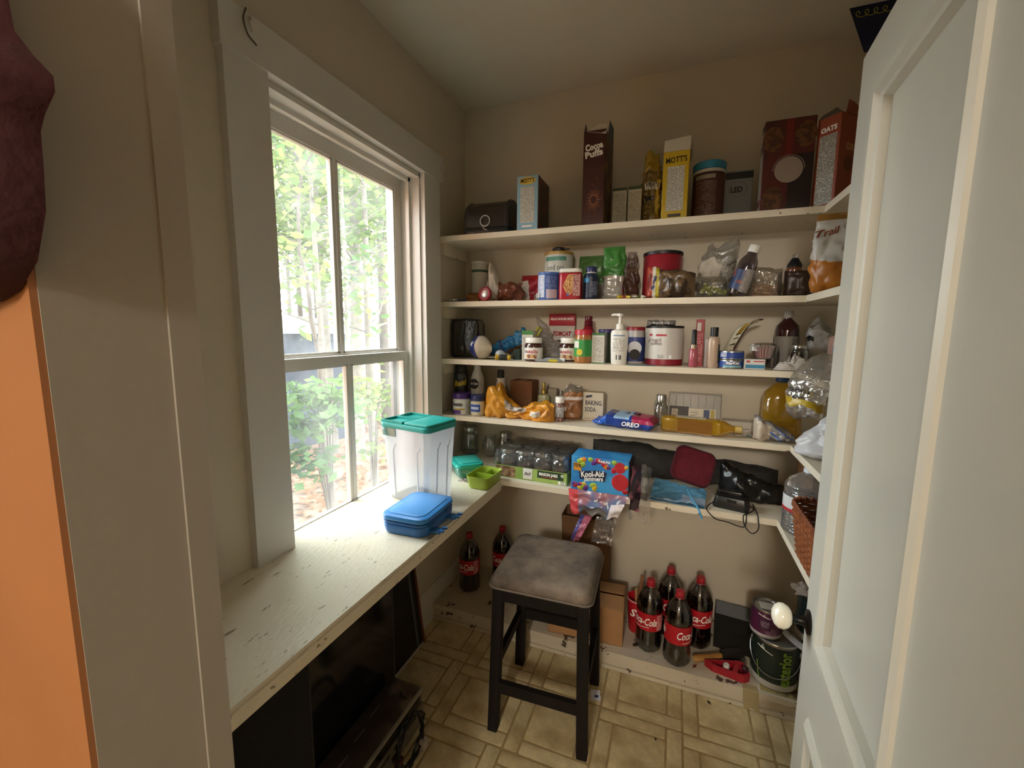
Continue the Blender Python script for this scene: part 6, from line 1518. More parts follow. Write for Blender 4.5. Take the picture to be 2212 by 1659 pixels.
# teal lidded container
t = thing('food_container', 'squat mint food container with a teal snap lid', 'container', (0.196, -0.378, S5), -48)
G().rbox(0.135, 0.110, 0.0, 0.046, 0.022, 0.006, 6, w1=0.150, d1=0.124).build('tub', clear('#7fcfc0', 0.12, 0.2, 0.75, '#5fc0ae'), t)
l_ = G().rbox(0.158, 0.132, 0.044, 0.064, 0.026, 0.006, 6).build('lid', mat('#1fa093', 0.38), t)
G().rbox(0.118, 0.092, 0.0635, 0.067, 0.020, 0.0015, 6).build('raised_panel', mat('#38ac9f', 0.3), l_)
# scrap of clear wrapper
crumple('plastic_scrap', 'scrap of clear and red wrapper beside the mint container', 'wrapper', (0.235, -0.475, S5 + 0.0005), 0.05, 0.04, 0.012, clear('#e9dfe0', 0.2, 0.1, 0.4, '#d9b9b5'), 6, n=10)

jarglass = clear('#e3e7e4', 0.22, 0.03, 0.05)
def mason(label, x, y, z, r_, h_, fill=None, fh=0.0, group=None, lid=SILVER, parts=True):
    t = thing('mason_jar', label, 'jar', (x, y, z), group=group)
    G().lathe([(r_ * 0.9, 0), (r_ * 0.99, 0.004), (r_, h_ * 0.08), (r_, h_ * 0.70), (r_ * 0.93, h_ * 0.78), (r_ * 0.80, h_ * 0.83), (r_ * 0.80, h_ * 0.90)], 24).build('body', jarglass, t)
    if fill: G().lathe([(r_ * 0.9, 0.004), (r_ * 0.94, 0.008), (r_ * 0.94, h_ * fh), (0, h_ * fh)], 20).build('contents', fill, t)
    G().lathe([(r_ * 0.86, h_ * 0.87), (r_ * 0.87, h_ * 0.985), (r_ * 0.82, h_), (r_ * 0.74, h_ * 0.995), (0, h_ * 0.995)], 28).build('lid', lid, t)
    return t
mason('tall empty glass jar with a silver lid in the left back corner of the counter', 0.066, -0.075, S5, 0.046, 0.150)
mason('glass jar of dark herbs with a silver lid beside the wrapped jar tray', 0.292, -0.125, S5, 0.038, 0.150, mat('#57502f', 0.7, col2='#2f2a18', cs=80, ct=0.5), 0.72)
t = thing('fish_bowl', 'small round clear glass bowl behind the mint container', 'bowl', (0.190, -0.085, S5))
G().lathe([(0.022, 0), (0.034, 0.012), (0.044, 0.040), (0.044, 0.065), (0.036, 0.092), (0.030, 0.104), (0.034, 0.112)], 28, cap1=False).build('glass', jarglass, t)

# tray of mason jars in shrink wrap
t = thing('jar_tray', 'low green printed cardboard tray of jars with torn shrink wrap', 'tray', (0.512, -0.232, S5), -2)
tw, td, th_ = 0.342, 0.262, 0.056
gm = mat('#7d9a45', 0.5, col2='#93ab58', cs=9, ct=0.5)
g = G(); g.bx(-tw / 2, tw / 2, -td / 2, td / 2, 0, 0.002); g.bx(-tw / 2, tw / 2, -td / 2, -td / 2 + 0.002, 0, th_); g.bx(-tw / 2, tw / 2, td / 2 - 0.002, td / 2, 0, th_); g.bx(-tw / 2, -tw / 2 + 0.002, -td / 2, td / 2, 0, th_); g.bx(tw / 2 - 0.002, tw / 2, -td / 2, td / 2, 0, th_)
g.build('tray', gm, t, 0)
panel(t, mat('#6b4a34', 0.5, col2='#a58a6a', cs=40, ct=0.52), 'F', tw, td, -tw / 2, -tw * 0.21, 0.004, th_ - 0.004, 'jar_picture')
panel(t, mat('#233a24', 0.5), 'F', tw, td, tw * 0.10, tw * 0.45, th_ * 0.35, th_ * 0.95, 'dark_green_panel')
text('MASON JARS', 0.018, wht_ink, t, (tw * 0.25, -td / 2 - 0.0006, th_ * 0.68), bold=0.04, width=tw * 0.25)
panel(t, mat('#9a3328', 0.5), 'F', tw, td, tw * 0.15, tw * 0.36, th_ * 0.44, th_ * 0.49, 'red_line', 0.0012)
G().rbox(0.044, 0.0012, th_ * 0.10, th_ * 0.98, 0.0005, 0.0005).build('white_badge', mat('#cfcdc6', 0.5), t, loc=(-tw * 0.035, -td / 2 - 0.0006, 0))
text('Ball', 0.020, INK, t, (-tw * 0.035, -td / 2 - 0.0014, th_ * 0.54), bold=0.01, shear=0.4)
G().bx(tw * 0.38, tw * 0.48, -td / 2 - 0.001, -td / 2, th_ * 0.06, th_ * 0.28).build('barcode', barcode(), t, 0)
G().lathe([(0, 0), (0.007, 0), (0.007, 0.0012), (0, 0.0012)], 16, M=Matrix.Translation((tw * 0.435, -td / 2, th_ * 0.75)) @ Matrix.Rotation(rad(90), 4, 'X')).build('round_badge', mat('#b9c9a5', 0.5), t)
proto = None
for i in range(4):
    for j in range(3):
        lx, ly = -tw / 2 + 0.0435 + 0.085 * i, -td / 2 + 0.045 + 0.086 * j
        a_ = rad(-2); gx, gy = 0.512 + lx * math.cos(a_) - ly * math.sin(a_), -0.232 + lx * math.sin(a_) + ly * math.cos(a_)
        if proto is None: proto = mason('glass mason jar with a silver lid packed in the green tray', gx, gy, S5 + 0.0025, 0.040, 0.122, group='mason jars in the green tray', fill=mat('#6b4f40', 0.7), fh=0.5)
        else:
            c = copy_tree(proto); c.location = (gx, gy, S5 + 0.0025)
t = thing('shrink_wrap', 'torn clear shrink wrap loosely covering the tray of jars', 'plastic wrap', (0.512, -0.232, S5 + 0.0555), -2)
g = G(); n = 34; rows = []
for j in range(n + 1):
    row = []
    for i in range(n + 1):
        a, b = (i / n - 0.5) * 2, (j / n - 0.5) * 2
        e = max(abs(a), abs(b)) ** 40
        zz = 0.0705 - 0.070 * e + 0.014 * abs(noise.noise(Vector((a * 5, b * 5, 2)))) + 0.006 * abs(noise.noise(Vector((a * 11, b * 11, 4))))
        if b < -0.5 and a > 0.1: zz += 0.014 * abs(noise.noise(Vector((a * 8, b * 6, 9))))
        row.append(Vector((a * 0.180, b * 0.140, max(0.0, zz))))
    rows.append(row)
g.loft(rows, 0, False, False, False).build('film', clear('#f2f2f2', 0.11, 0.06, 0.03, wr=0.5), t)

# juice pouch box with torn wrapper hanging over the shelf edge
t = thing('juice_box_pack', 'bright blue juice pouch carton hanging half out of torn wrap', 'carton', (0.8214, -0.338, S5), -1)
kw_, kd, kh = 0.236, 0.125, 0.150
def _ko(g_): return g_
G().rbox(kw_, kd, 0, kh, 0.003, 0.002, 1).build('carton_body', mat('#2b78b8', 0.4, col2='#3f97cf', cs=8, ct=0.5), t, 20)
fr = -kd / 2
flap(t, mat('#c98a2c', 0.45), [(-kw_ * 0.46, fr - 0.0006, kh * 0.60), (-kw_ * 0.32, fr - 0.0006, kh * 0.58), (-kw_ * 0.32, fr - 0.0006, kh * 0.80), (-kw_ * 0.46, fr - 0.0006, kh * 0.82)], 'yellow_badge', 0.0006)
text('75%', 0.020, INK, t, (-kw_ * 0.39, fr - 0.0014, kh * 0.735), bold=0.03)
rn = random.Random(21)
for k in range(26):
    c = rn.choice(['#a8202c', '#c9a52c', '#5d2a78', '#c97a24', '#8fae3a', '#a8202c'])
    sx, sz = rn.uniform(-0.46, 0.46) * kw_, rn.choice([rn.uniform(0.10, 0.22), rn.uniform(0.72, 0.95)]) * kh
    G().lathe([(0, -0.0004), (0.011, 0.0), (0.009, 0.0016), (0, 0.0024)], 14, sx=rn.uniform(0.7, 1.5), M=Matrix.Translation((sx, fr, sz)) @ Matrix.Rotation(rad(90), 4, 'X') @ Matrix.Rotation(rn.uniform(0, 3), 4, 'Z')).build('printed_fruit', mat(c, 0.4), t)
flap(t, mat('#1c2140', 0.45), [(-kw_ * 0.34, fr - 0.0012, kh * 0.36), (kw_ * 0.10, fr - 0.0012, kh * 0.36), (kw_ * 0.13, fr - 0.0012, kh * 0.62), (-kw_ * 0.02, fr - 0.0012, kh * 0.66), (-kw_ * 0.36, fr - 0.0012, kh * 0.58)], 'logo_ground', 0.0012)
text('Kool-Aid', 0.034, wht_ink, t, (-kw_ * 0.12, fr - 0.0030, kh * 0.535), bold=0.03, tilt=8, width=kw_ * 0.40)
text('Jammers', 0.026, wht_ink, t, (-kw_ * 0.10, fr - 0.0030, kh * 0.405), bold=0.03, tilt=6, width=kw_ * 0.34)
text('Kool-Aid', 0.016, wht_ink, t, (kw_ * 0.08, fr - 0.0030, kh * 0.93), bold=0.03, tilt=-3, width=kw_ * 0.20)
for sx, sz, rr in ((0.085, 0.40, 0.034), (0.082, 0.80, 0.022)):      # plain red drink splashes
    G().lathe([(0, 0.0), (rr, 0.0), (rr * 0.97, 0.0012), (0, 0.0014)], 28, sy=1.05, M=Matrix.Translation((sx, fr - 0.0006, sz * kh)) @ Matrix.Rotation(rad(90), 4, 'X')).build('red_splash', mat('#b3232c', 0.4, var=0.15, vs=30), t)
panel(t, mat('#1e1719', 0.4, col2='#6b3540', cs=20, ct=0.58), 'R', kw_, kd, -kd / 2 + 0.002, kd / 2 - 0.002, 0.002, kh - 0.002, 'side_print')
# torn printed film below and beside
def sheet(fn, nu, nv, name, m_, parent):
    g_ = G(); g_.loft([[fn(i / nu, j / nv) for i in range(nu + 1)] for j in range(nv + 1)], m_[1] if isinstance(m_, tuple) else 0, False, False, False)
    return g_.build(name, m_[0] if isinstance(m_, tuple) else m_, parent)
def drape(u, v):
    x_ = (u - 0.5) * kw_ * (1.05 - 0.25 * v) - 0.01 * v
    y_ = fr - 0.016 - 0.018 * math.sin(v * 2.2) + 0.012 * noise.noise(Vector((u * 5, v * 4, 1.0)))
    return Vector((x_, y_, 0.012 - 0.115 * v * (0.82 + 0.35 * noise.noise(Vector((u * 4, 0.3, 5.0))))))
sheet(drape, 30, 16, 'torn_printed_film', ([mat('#5f6f92', 0.25, col2='#a06a74', cs=9, ct=0.5), mat('#c2484f', 0.25, var=0.2, vs=20), clear('#dcd5d8', 0.25, 0.08, 0.3, wr=0.5), mat('#d8d0d4', 0.25)],
      lambda i, j: 1 if i < 0.16 else (2 if j > 10 and 0.2 < i < 0.7 else (3 if i > 0.72 and j > 5 else 0))), t)
text('of', 0.018, wht_ink, t, (-0.005, fr - 0.030, -0.020), bold=0.03); text('of', 0.018, wht_ink, t, (0.035, fr - 0.030, -0.026), bold=0.03)
def curl(u, v):
    a = -0.4 + 2.6 * u
    return Vector((kw_ / 2 + 0.012 + 0.075 * u + 0.012 * noise.noise(Vector((u * 6, v * 4, 3))), (lambda yy, zz: yy if zz > 0.012 else min(yy, fr - 0.014))(fr - 0.012 + 0.055 * math.sin(a * 1.3) + 0.018 * noise.noise(Vector((u * 4, v * 5, 8))), kh * 0.98 - 0.22 * v - 0.02 * u), kh * 0.98 - 0.22 * v - 0.02 * u))
sheet(curl, 18, 26, 'torn_clear_film', ([clear('#e6e6ea', 0.3, 0.05, 0.12, wr=0.5), mat('#3a2a33', 0.25, col2='#b0647a', cs=14, ct=0.58)], lambda i, j: 1 if (i < 0.42 and j < 22) else 0), t)
def strip(u, v):
    return Vector((-0.040 - 0.050 * v + (u - 0.5) * 0.050 * (1 - 0.3 * v), fr - 0.034 + 0.008 * math.sin(v * 7) + 0.012 * noise.noise(Vector((u * 3, v * 6, 2))), -0.085 - 0.125 * v))
sheet(strip, 8, 20, 'hanging_strip', ([mat('#b0627c', 0.25, var=0.2, vs=20), mat('#54508a', 0.25)], lambda i, j: 1 if i < 0.3 else 0), t)
def flapf(u, v):
    return Vector((0.000 + 0.085 * u - 0.020 * v, fr - 0.030 + 0.014 * noise.noise(Vector((u * 5, v * 5, 6))), -0.085 - 0.115 * v))
sheet(flapf, 10, 14, 'hanging_clear_flap', clear('#dcd8d8', 0.28, 0.06, 0.14, wr=0.6), t)

# long black soft bag at the back, with a fuzzy grey cover
t = thing('black_garment_bag', 'long limp dark grey fabric bag lying along the back of the lowest shelf', 'bag', (1.13, -0.092, S5 + 0.001), 1)
L_ = 0.78
bg = Bag(0.15, L_, 0.125, 101, 0.014, 9, 0.08, 0.10, mod=lambda p: Vector((p.z - L_ / 2, p.y * 1.0, max(0.0, (p.x + 0.075) * (1.05 - 0.42 * (p.z / L_))))), square=0.8)
bg.mesh(None, 40, 50).build('bag', mat('#353331', 0.95, var=0.2, vs=40, bump=0.3, bs=90), t)
# dark red pouch
t = thing('velvet_pouch', 'dark red soft padded pouch leaning over the blue plastic', 'pouch', (1.1628, -0.245, S5 + 0.0300), rot=(rad(-20), rad(14), rad(0)))
g = G(); rs = []
for k in range(13):
    a = math.pi * k / 12; rs.append(rrect(0.165 * (0.86 + 0.14 * math.sin(a)), 0.150 * (0.86 + 0.14 * math.sin(a)), 0.035, 6, -0.016 * math.cos(a)))
g.loft(rs, 0).warp(lambda q: Vector((q.x + 0.006 * noise.noise(q * 18), q.z + 0.012 * noise.noise(Vector((q.x * 9, q.y * 9, 1))), q.y + 0.085)))
g.build('pouch', mat('#5d1220', 0.95, var=0.15, vs=40, bump=0.4, bs=120), t)
G().tube([Vector((q.x, -0.017, q.y + 0.085)) for q in rrect(0.152, 0.138, 0.034, 6)] + [Vector((rrect(0.152, 0.138, 0.034, 6)[0].x, -0.017, rrect(0.152, 0.138, 0.034, 6)[0].y + 0.085))], 0.003, 6).build('piping', mat('#4a0d18', 0.9), t)
# blue plastic
t = thing('blue_plastic_pack', 'pale blue plastic packet of masks with a loose strap', 'packet', (1.1301 - 0.002, -0.316, S5 + 0.001), -6)
def bl(u, v): return Vector(((u - 0.5) * 0.205, (v - 0.5) * 0.15 + 0.02 * noise.noise(Vector((u * 3, v * 3, 1))), 0.006 + 0.045 * max(0, v - 0.25) * (1 - u * 0.7) + 0.016 * abs(noise.noise(Vector((u * 6, v * 6, 3))))))
sheet(bl, 26, 18, 'film', ([mat('#5f97b8', 0.22, var=0.15, vs=16), mat('#a9c6dc', 0.18, 0.2)], lambda i, j: 1 if (i > 0.55 and j < 8) or j < 2 else 0), t)
def bl2(u, v): q = bl(u, v); q.z = 0.0; return q
sheet(bl2, 26, 18, 'back_film', mat('#5f97b8', 0.3), t)
G().tube([(0.035, -0.02, 0.045), (0.055, -0.055, 0.024), (0.075, -0.085, 0.012), (0.088, -0.108, -0.004), (0.096, -0.112, -0.026)], 0.004, 6).build('strap', mat('#4f95bd', 0.35), t)
# black gadget with cable
t = thing('radio_charger', 'black plastic charging base with a thin cord hanging over the edge', 'charger', (1.3202, -0.340, S5), -14)
G().rbox(0.125, 0.085, 0.0, 0.048, 0.014, 0.008, 5, w1=0.112, d1=0.072).build('case', mat('#1a1a1a', 0.35), t)
G().rbox(0.090, 0.030, 0.046, 0.062, 0.010, 0.004).build('cradle', mat('#101010', 0.3), t, loc=(-0.006, 0.012, 0))
G().bx(-0.012, 0.020, -0.0405, -0.036, 0.030, 0.040).build('slot', mat('#050505', 0.5), t, 0)
G().tube(curve([(0.055, 0.03, 0.012), (0.075, 0.005, 0.006), (0.060, -0.045, 0.0045), (0.050, -0.076, 0.0045), (0.058, -0.082, -0.03), (0.082, -0.084, -0.05), (0.100, -0.082, -0.03), (0.098, -0.080, 0.0045), (0.092, -0.05, 0.012), (0.070, 0.02, 0.02)]), 0.0022, 6).build('cord', BLACK, t)
G().tube(curve([(-0.062, -0.01, 0.01), (-0.074, -0.06, 0.006), (-0.070, -0.096, 0.0045), (-0.040, -0.096, -0.022), (0.000, -0.082, -0.030), (0.040, -0.082, -0.036), (0.058, -0.080, -0.030), (0.060, -0.078, 0.0045), (0.052, -0.04, 0.0065)]), 0.0022, 6).build('cord', BLACK, t)
# black plastic heap
t = thing('black_plastic_bag', 'glossy black plastic bag bunched behind the charging base', 'bag', (1.3689 + 0.035, -0.228, S5 + 0.001), -4)
L2 = 0.235
Bag(0.115, L2, 0.085, 105, 0.014, 16, 0.2, 0.25, mod=lambda p: Vector((p.z - L2 / 2, p.y, max(0.0, (p.x + 0.055) * (1.15 - 0.5 * p.z / L2))))).mesh(None, 44, 40).build('bag', mat('#141414', 0.28, bump=0.2, bs=40), t)

# right-hand lowest shelf: carton, water jug, basket
t = carton('kraft_carton', 'plain tan cardboard carton behind the water jug', 1.668, -0.345, S5, 0.19, 0.20, 0.200, CARD)
t = thing('water_jug', 'ribbed clear plastic water jug with a white and red label', 'jug', (1.4556 + 0.072, -0.480, S5), 0); R_ = 0.070
JS = 0.735
prof = [(0.060, 0), (0.068, 0.006)]
for k in range(7): prof += [(0.070, 0.012 + 0.013 * k), (0.066, 0.0185 + 0.013 * k)]
prof += [(0.0695, 0.108), (0.0695, 0.178)]
for k in range(3): prof += [(0.070, 0.184 + 0.012 * k), (0.066, 0.190 + 0.012 * k)]
prof += [(0.069, 0.222), (0.058, 0.250), (0.034, 0.272), (0.020, 0.280), (0.019, 0.292)]
wm = clear('#e9e6e4', 0.16, 0.06, 0.30, '#d6d2d0', wr=0.2)
G().lathe([(r_, z_ * JS) for r_, z_ in prof], 36).build('bottle', wm, t)
label_band(t, mat('#c9c8c8', 0.45), 0.0705, 0.108 * JS, 0.178 * JS, name='label')
label_band(t, mat('#a8222c', 0.45), 0.0710, 0.108 * JS, 0.122 * JS, -140, -35, 'red_stripe')
G().bx(-0.016, 0.012, -0.0735, -0.0712, 0.084, 0.106).build('barcode', barcode(), t, 0).rotation_euler = (0, 0, rad(-18))
G().lathe([(0.020, 0.286 * JS), (0.020, 0.302 * JS), (0.018, 0.304 * JS), (0, 0.304 * JS)], 20).build('cap', mat('#c9d2d8', 0.4), t)
# wicker basket
t = thing('wicker_basket', 'brown woven wicker basket with a braided rim', 'basket', (1.553, -0.735, S5), 0)
wk = [mat('#7a3f1c', 0.6, var=0.25, vs=40), mat('#91532a', 0.6, var=0.25, vs=40)]
bw_, bd_, bh_ = 0.205, 0.300, 0.150
def bring(z, ph, amp):
    k = 0.84 + 0.16 * z / bh_; pts = []
    base = []
    for q in rrect(bw_ * k, bd_ * k, 0.05, 5): base.append(q)
    # resample evenly
    P = base + [base[0]]; L = [0]
    for i in range(len(P) - 1): L.append(L[-1] + (P[i + 1] - P[i]).length)
    n = 96
    for i in range(n + 1):
        s = L[-1] * (i % n) / n; j = max(k2 for k2 in range(len(L) - 1) if L[k2] <= s + 1e-9)
        q = P[j].lerp(P[j + 1], (s - L[j]) / max(1e-9, L[j + 1] - L[j])); nrm = Vector((q.x / bw_, q.y / bd_, 0)).normalized()
        q = q + nrm * amp * math.sin(i / n * 2 * math.pi * 24 + ph); pts.append(Vector((q.x, q.y, z)))
    return pts
for k in range(16):
    zz = 0.006 + k * 0.0092
    G().tube(bring(zz, math.pi * (k % 2), 0.0032), 0.0048, 5).build('woven_strand', wk[k % 2], t)
rp = bring(bh_, 0, 0)
for k in range(0, 96, 2):
    a, b = rp[k], rp[(k + 2) % 96]
    G().tube([a + Vector((0, 0, -0.006)), a.lerp(b, 0.5) + Vector((0, 0, 0.008)), b + Vector((0, 0, -0.004))], 0.0062, 5).build('rim_braid', wk[0], t)
G().loft([rrect(bw_ * 0.80, bd_ * 0.80, 0.04, 5, 0.001), rrect(bw_ * 0.80, bd_ * 0.80, 0.04, 5, 0.006)], 0).build('base', wk[1], t)

# ---------- stool
t = thing('bar_stool', 'dark wooden stool with a worn grey-brown padded seat', 'stool', (0.690, -0.660, 0), 2.5)
wood = mat('#130e0b', 0.7, var=0.25, vs=30, spec=0.25)
SH = 0.612
def seat_mat():
    m, nt, out = newmat('worn_faux_suede'); N, Lk = nt.nodes, nt.links
    b = N.new('ShaderNodeBsdfPrincipled'); b.inputs['Roughness'].default_value = 0.85
    tc = N.new('ShaderNodeTexCoord')
    n1 = N.new('ShaderNodeTexNoise'); n1.inputs['Scale'].default_value = 5.5; n1.inputs['Detail'].default_value = 8; n1.inputs['Roughness'].default_value = 0.65; Lk.new(tc.outputs['Object'], n1.inputs['Vector'])
    rp = N.new('ShaderNodeValToRGB'); rp.color_ramp.elements[0].position = 0.36; rp.color_ramp.elements[1].position = 0.66
    rp.color_ramp.elements[0].color = lin('#3a3028'); rp.color_ramp.elements[1].color = lin('#7d6e5f'); Lk.new(n1.outputs['Fac'], rp.inputs[0])
    n2 = N.new('ShaderNodeTexNoise'); n2.inputs['Scale'].default_value = 220; Lk.new(tc.outputs['Object'], n2.inputs['Vector'])
    bp = N.new('ShaderNodeBump'); bp.inputs['Strength'].default_value = 0.2; bp.inputs['Distance'].default_value = 0.01; Lk.new(n2.outputs['Fac'], bp.inputs['Height']); Lk.new(bp.outputs[0], b.inputs['Normal'])
    Lk.new(rp.outputs[0], b.inputs['Base Color']); Lk.new(b.outputs[0], out.inputs[0]); return m
g = G(); rs = []; SW = 0.362
for k, (zz, ins) in enumerate(((SH - 0.052, 0.004), (SH - 0.050, 0.0), (SH - 0.042, -0.001), (SH - 0.030, 0.001), (SH - 0.018, 0.008), (SH - 0.009, 0.020), (SH - 0.004, 0.040), (SH - 0.001, 0.075), (SH + 0.001, 0.120), (SH + 0.002, 0.170))):
    rs.append(rrect(SW - 2 * ins, SW - 2 * ins, max(0.006, 0.032 - ins * 0.2), 5, zz))
g.loft(rs, 0)
g.warp(lambda q: Vector((q.x * (1 - 0.018 * (2 * q.y / SW) ** 2), q.y * (1 - 0.018 * (2 * q.x / SW) ** 2), q.z + (0.004 * noise.noise(q * 9) if q.z > SH - 0.02 else 0))))
st = g.build('seat', seat_mat(), t, 60)
G().tube([Vector((q.x * 1.0, q.y * 1.0, SH - 0.049)) for q in rrect(SW + 0.001, SW + 0.001, 0.032, 6)] + [Vector((rrect(SW + 0.001, SW + 0.001, 0.032, 6)[0].x, rrect(SW + 0.001, SW + 0.001, 0.032, 6)[0].y, SH - 0.049))], 0.0035, 6).build('welt', mat('#6b5f53', 0.8), st)
LT, SP = 0.040, 0.155
for sx in (-1, 1):
    for sy in (-1, 1):
        g = G(); rs = []
        for zz, k in ((0.0, 1.09), (0.012, 1.085), (0.30, 1.04), (SH - 0.053, 1.0)):
            rs.append([Vector((sx * (SP * k - 0.006) + q.x, sy * (SP * k - 0.006) + q.y, zz)) for q in rrect(LT * 0.92, LT * 0.92, 0.003, 2)])
        g.loft(rs, 0).build('leg', wood, t, 30)
for s_ in (-1, 1):
    G().bx(-SP + 0.012, SP - 0.012, s_ * SP - 0.010, s_ * SP + 0.010, SH - 0.105, SH - 0.053).build('apron', wood, t, 0)
    G().bx(s_ * SP - 0.010, s_ * SP + 0.010, -SP + 0.012, SP - 0.012, SH - 0.105, SH - 0.053).build('apron', wood, t, 0)
for nm, a, b in (('stretcher', ((-SP, -SP * 1.05), (SP, -SP * 1.05)), 0.175), ('stretcher', ((-SP, SP * 1.04), (SP, SP * 1.04)), 0.245), ('stretcher', ((-SP * 1.04, -SP), (-SP * 1.04, SP)), 0.245), ('stretcher', ((SP * 1.04, -SP), (SP * 1.04, SP)), 0.245)):
    (x0, y0), (x1, y1) = a
    if x0 != x1: G().bx(x0 + 0.008, x1 - 0.008, y0 - 0.010, y0 + 0.010, b - 0.021, b + 0.021).build(nm, wood, t, 0)
    else: G().bx(x0 - 0.010, x0 + 0.010, y0 + 0.008, y1 - 0.008, b - 0.017, b + 0.017).build(nm, wood, t, 0)

# ---------- cola bottles
cola_liq, cola_pet, cola_red, cola_cap = mat('#140a08', 0.08, coat=1.0), clear('#d8d2cc', 0.10, 0.03, 0.0), mat('#b01824', 0.35), mat('#a8222e', 0.4)
def cola(label, x, y, turn, fill=0.74, group=None):
    t = thing('cola_bottle', label, 'bottle', (x, y, PL), turn); R_ = 0.0545; H_ = 0.308
    prof = [(0.030, 0.004), (0.046, 0.0), (R_, 0.012), (R_, 0.045), (0.0525, 0.062), (0.0520, 0.085), (0.0530, 0.100), (0.0530, 0.178), (R_, 0.186), (R_, 0.200), (0.050, 0.220), (0.040, 0.243), (0.027, 0.264), (0.0165, 0.277), (0.0140, 0.283), (0.0140, 0.290)]
    G().lathe([(r_, z_) for r_, z_ in prof], 36).build('bottle', cola_pet, t)
    lv = H_ * fill; inner = [(r_ - 0.0012, max(z_, 0.002)) for r_, z_ in prof if z_ < lv]
    k = next(i for i in range(len(prof)) if prof[i][1] >= lv); f_ = (lv - prof[k - 1][1]) / (prof[k][1] - prof[k - 1][1]); rr = prof[k - 1][0] + f_ * (prof[k][0] - prof[k - 1][0])
    G().lathe(inner + [(rr - 0.0012, lv), (0, lv)], 36).build('cola', cola_liq, t)
    for a in range(5):
        aa = a * 2 * math.pi / 5
        G().lathe([(0.001, -0.004), (0.014, 0.0), (0.018, 0.010), (0.014, 0.022), (0.002, 0.030)], 12, M=Matrix.Translation((0.0375 * math.cos(aa), 0.0375 * math.sin(aa), 0.004))).build('foot_lobe', cola_liq, t)
    G().lathe([(0.0165, 0.286), (0.0175, 0.288), (0.0175, 0.303), (0.0160, H_), (0, H_)], 26).build('cap', cola_cap, t)
    G().lathe([(0.0175, 0.279), (0.0185, 0.281), (0.0175, 0.283)], 24).build('neck_ring', cola_cap, t)
    label_band(t, cola_red, 0.0536, 0.100, 0.178)
    for a0 in (0.0, math.pi):
        text('Coca-Cola', 0.046, wht_ink, t, (a0, 0, 0.141), wrap=0.0548, bold=0.02, shear=0.35, width=0.118)
        G().loft([[((0.0549) * math.sin(a0 + aa), -0.0549 * math.cos(a0 + aa), zz + 0.004 * math.sin(aa * 3)) for aa in [(-0.7 + 1.2 * k2 / 10) for k2 in range(11)]] for zz in (0.113, 0.1155)], 0, False, False, False).build('script_ribbon', wht_ink, t)
    label_band(t, fine_print('#c0303a', '#e6c5c2', 300, 0.5, 60), 0.0541, 0.104, 0.172, 62, 96, 'info_panel')
    return t
cola('full cola bottle alone in the left back corner of the step', 0.128, -0.215, -14, 0.78)
cola('cola bottle near the wall half hidden behind the padded seat', 0.262, -0.085, 20, 0.78)
cola('cola bottle standing next to the red cup', 1.042, -0.300, -26, 0.78)
cola('cola bottle against the wall behind the other three', 1.122, -0.170, 35, 0.76)
cola('cola bottle at the step edge beside the wooden brush handle', 1.158, -0.340, 58, 0.76)
cola('cola bottle in front of the black dustpan', 1.244, -0.200, -2, 0.76)

# red cup with sticks
t = thing('paper_cup', 'red printed paper cup holding wooden stirring sticks', 'cup', (0.985, -0.215, PL), 10)
g = G(); g.lathe([(0.033, 0), (0.034, 0.002), (0.0445, 0.155), (0.0465, 0.157), (0.0455, 0.160), (0.0435, 0.157), (0.032, 0.004)], 32, cap1=True).build('cup', cola_red, t)
G().lathe([(0.0447, 0.152), (0.0470, 0.156), (0.0447, 0.160)], 32, cap0=False, cap1=False).build('rim', mat('#d5d0c6', 0.5), t)
text('S', 0.05, wht_ink, t, (-0.5, 0, 0.10), wrap=0.042, bold=0.03, shear=0.3)
for k, (ax, L_, w_, c) in enumerate(((0.08, 0.262, 0.016, '#7a4f30'), (-0.05, 0.20, 0.012, '#a8875a'), (0.16, 0.19, 0.010, '#8f6d43'))):
    G().rbox(w_, 0.003, 0.004, L_, 0.001, 0.001).build('wooden_stick', mat(c, 0.7, var=0.2, vs=40), t, loc=(0.006 * k - 0.004, 0.008 * k - 0.008, 0.004), rot=(rad(3 * k - 3), ax, rad(20 * k)))
G().tube([(0.012, -0.012, 0.10), (0.016, -0.016, 0.165), (0.004, -0.020, 0.192), (-0.006, -0.018, 0.170)], 0.0018, 6).build('wire_loop', mat('#a58f5a', 0.4, 0.5), t)

# cardboard parcel and tall paper bag
t = thing('parcel_box', 'brown cardboard parcel box with a round printed logo', 'box', (0.768, -0.268, PL), 4)
pw, pd, ph = 0.330, 0.205, 0.165
card = mat('#a5794f', 0.8, var=0.07, vs=14)
g = G(); g.bx(-pw / 2, pw / 2, -pd / 2, -pd / 2 + 0.003, 0, ph); g.bx(-pw / 2, pw / 2, pd / 2 - 0.003, pd / 2, 0, ph); g.bx(-pw / 2, -pw / 2 + 0.003, -pd / 2, pd / 2, 0, ph); g.bx(pw / 2 - 0.003, pw / 2, -pd / 2, pd / 2, 0, ph); g.bx(-pw / 2, pw / 2, -pd / 2, pd / 2, 0, 0.003)
g.build('carton_body', card, t, 0)
flap(t, card, [(-pw / 2, pd / 2, ph), (pw / 2, pd / 2, ph), (pw / 2 - 0.004, 0.004, ph + 0.014), (-pw / 2 + 0.004, 0.004, ph + 0.014)], 'top_flap', 0.003)
flap(t, card, [(-pw / 2, -pd / 2, ph), (pw / 2, -pd / 2, ph), (pw / 2 - 0.004, -0.002, ph + 0.004), (-pw / 2 + 0.004, -0.002, ph + 0.004)], 'top_flap', 0.003)
inkb = mat('#4a3423', 0.7)
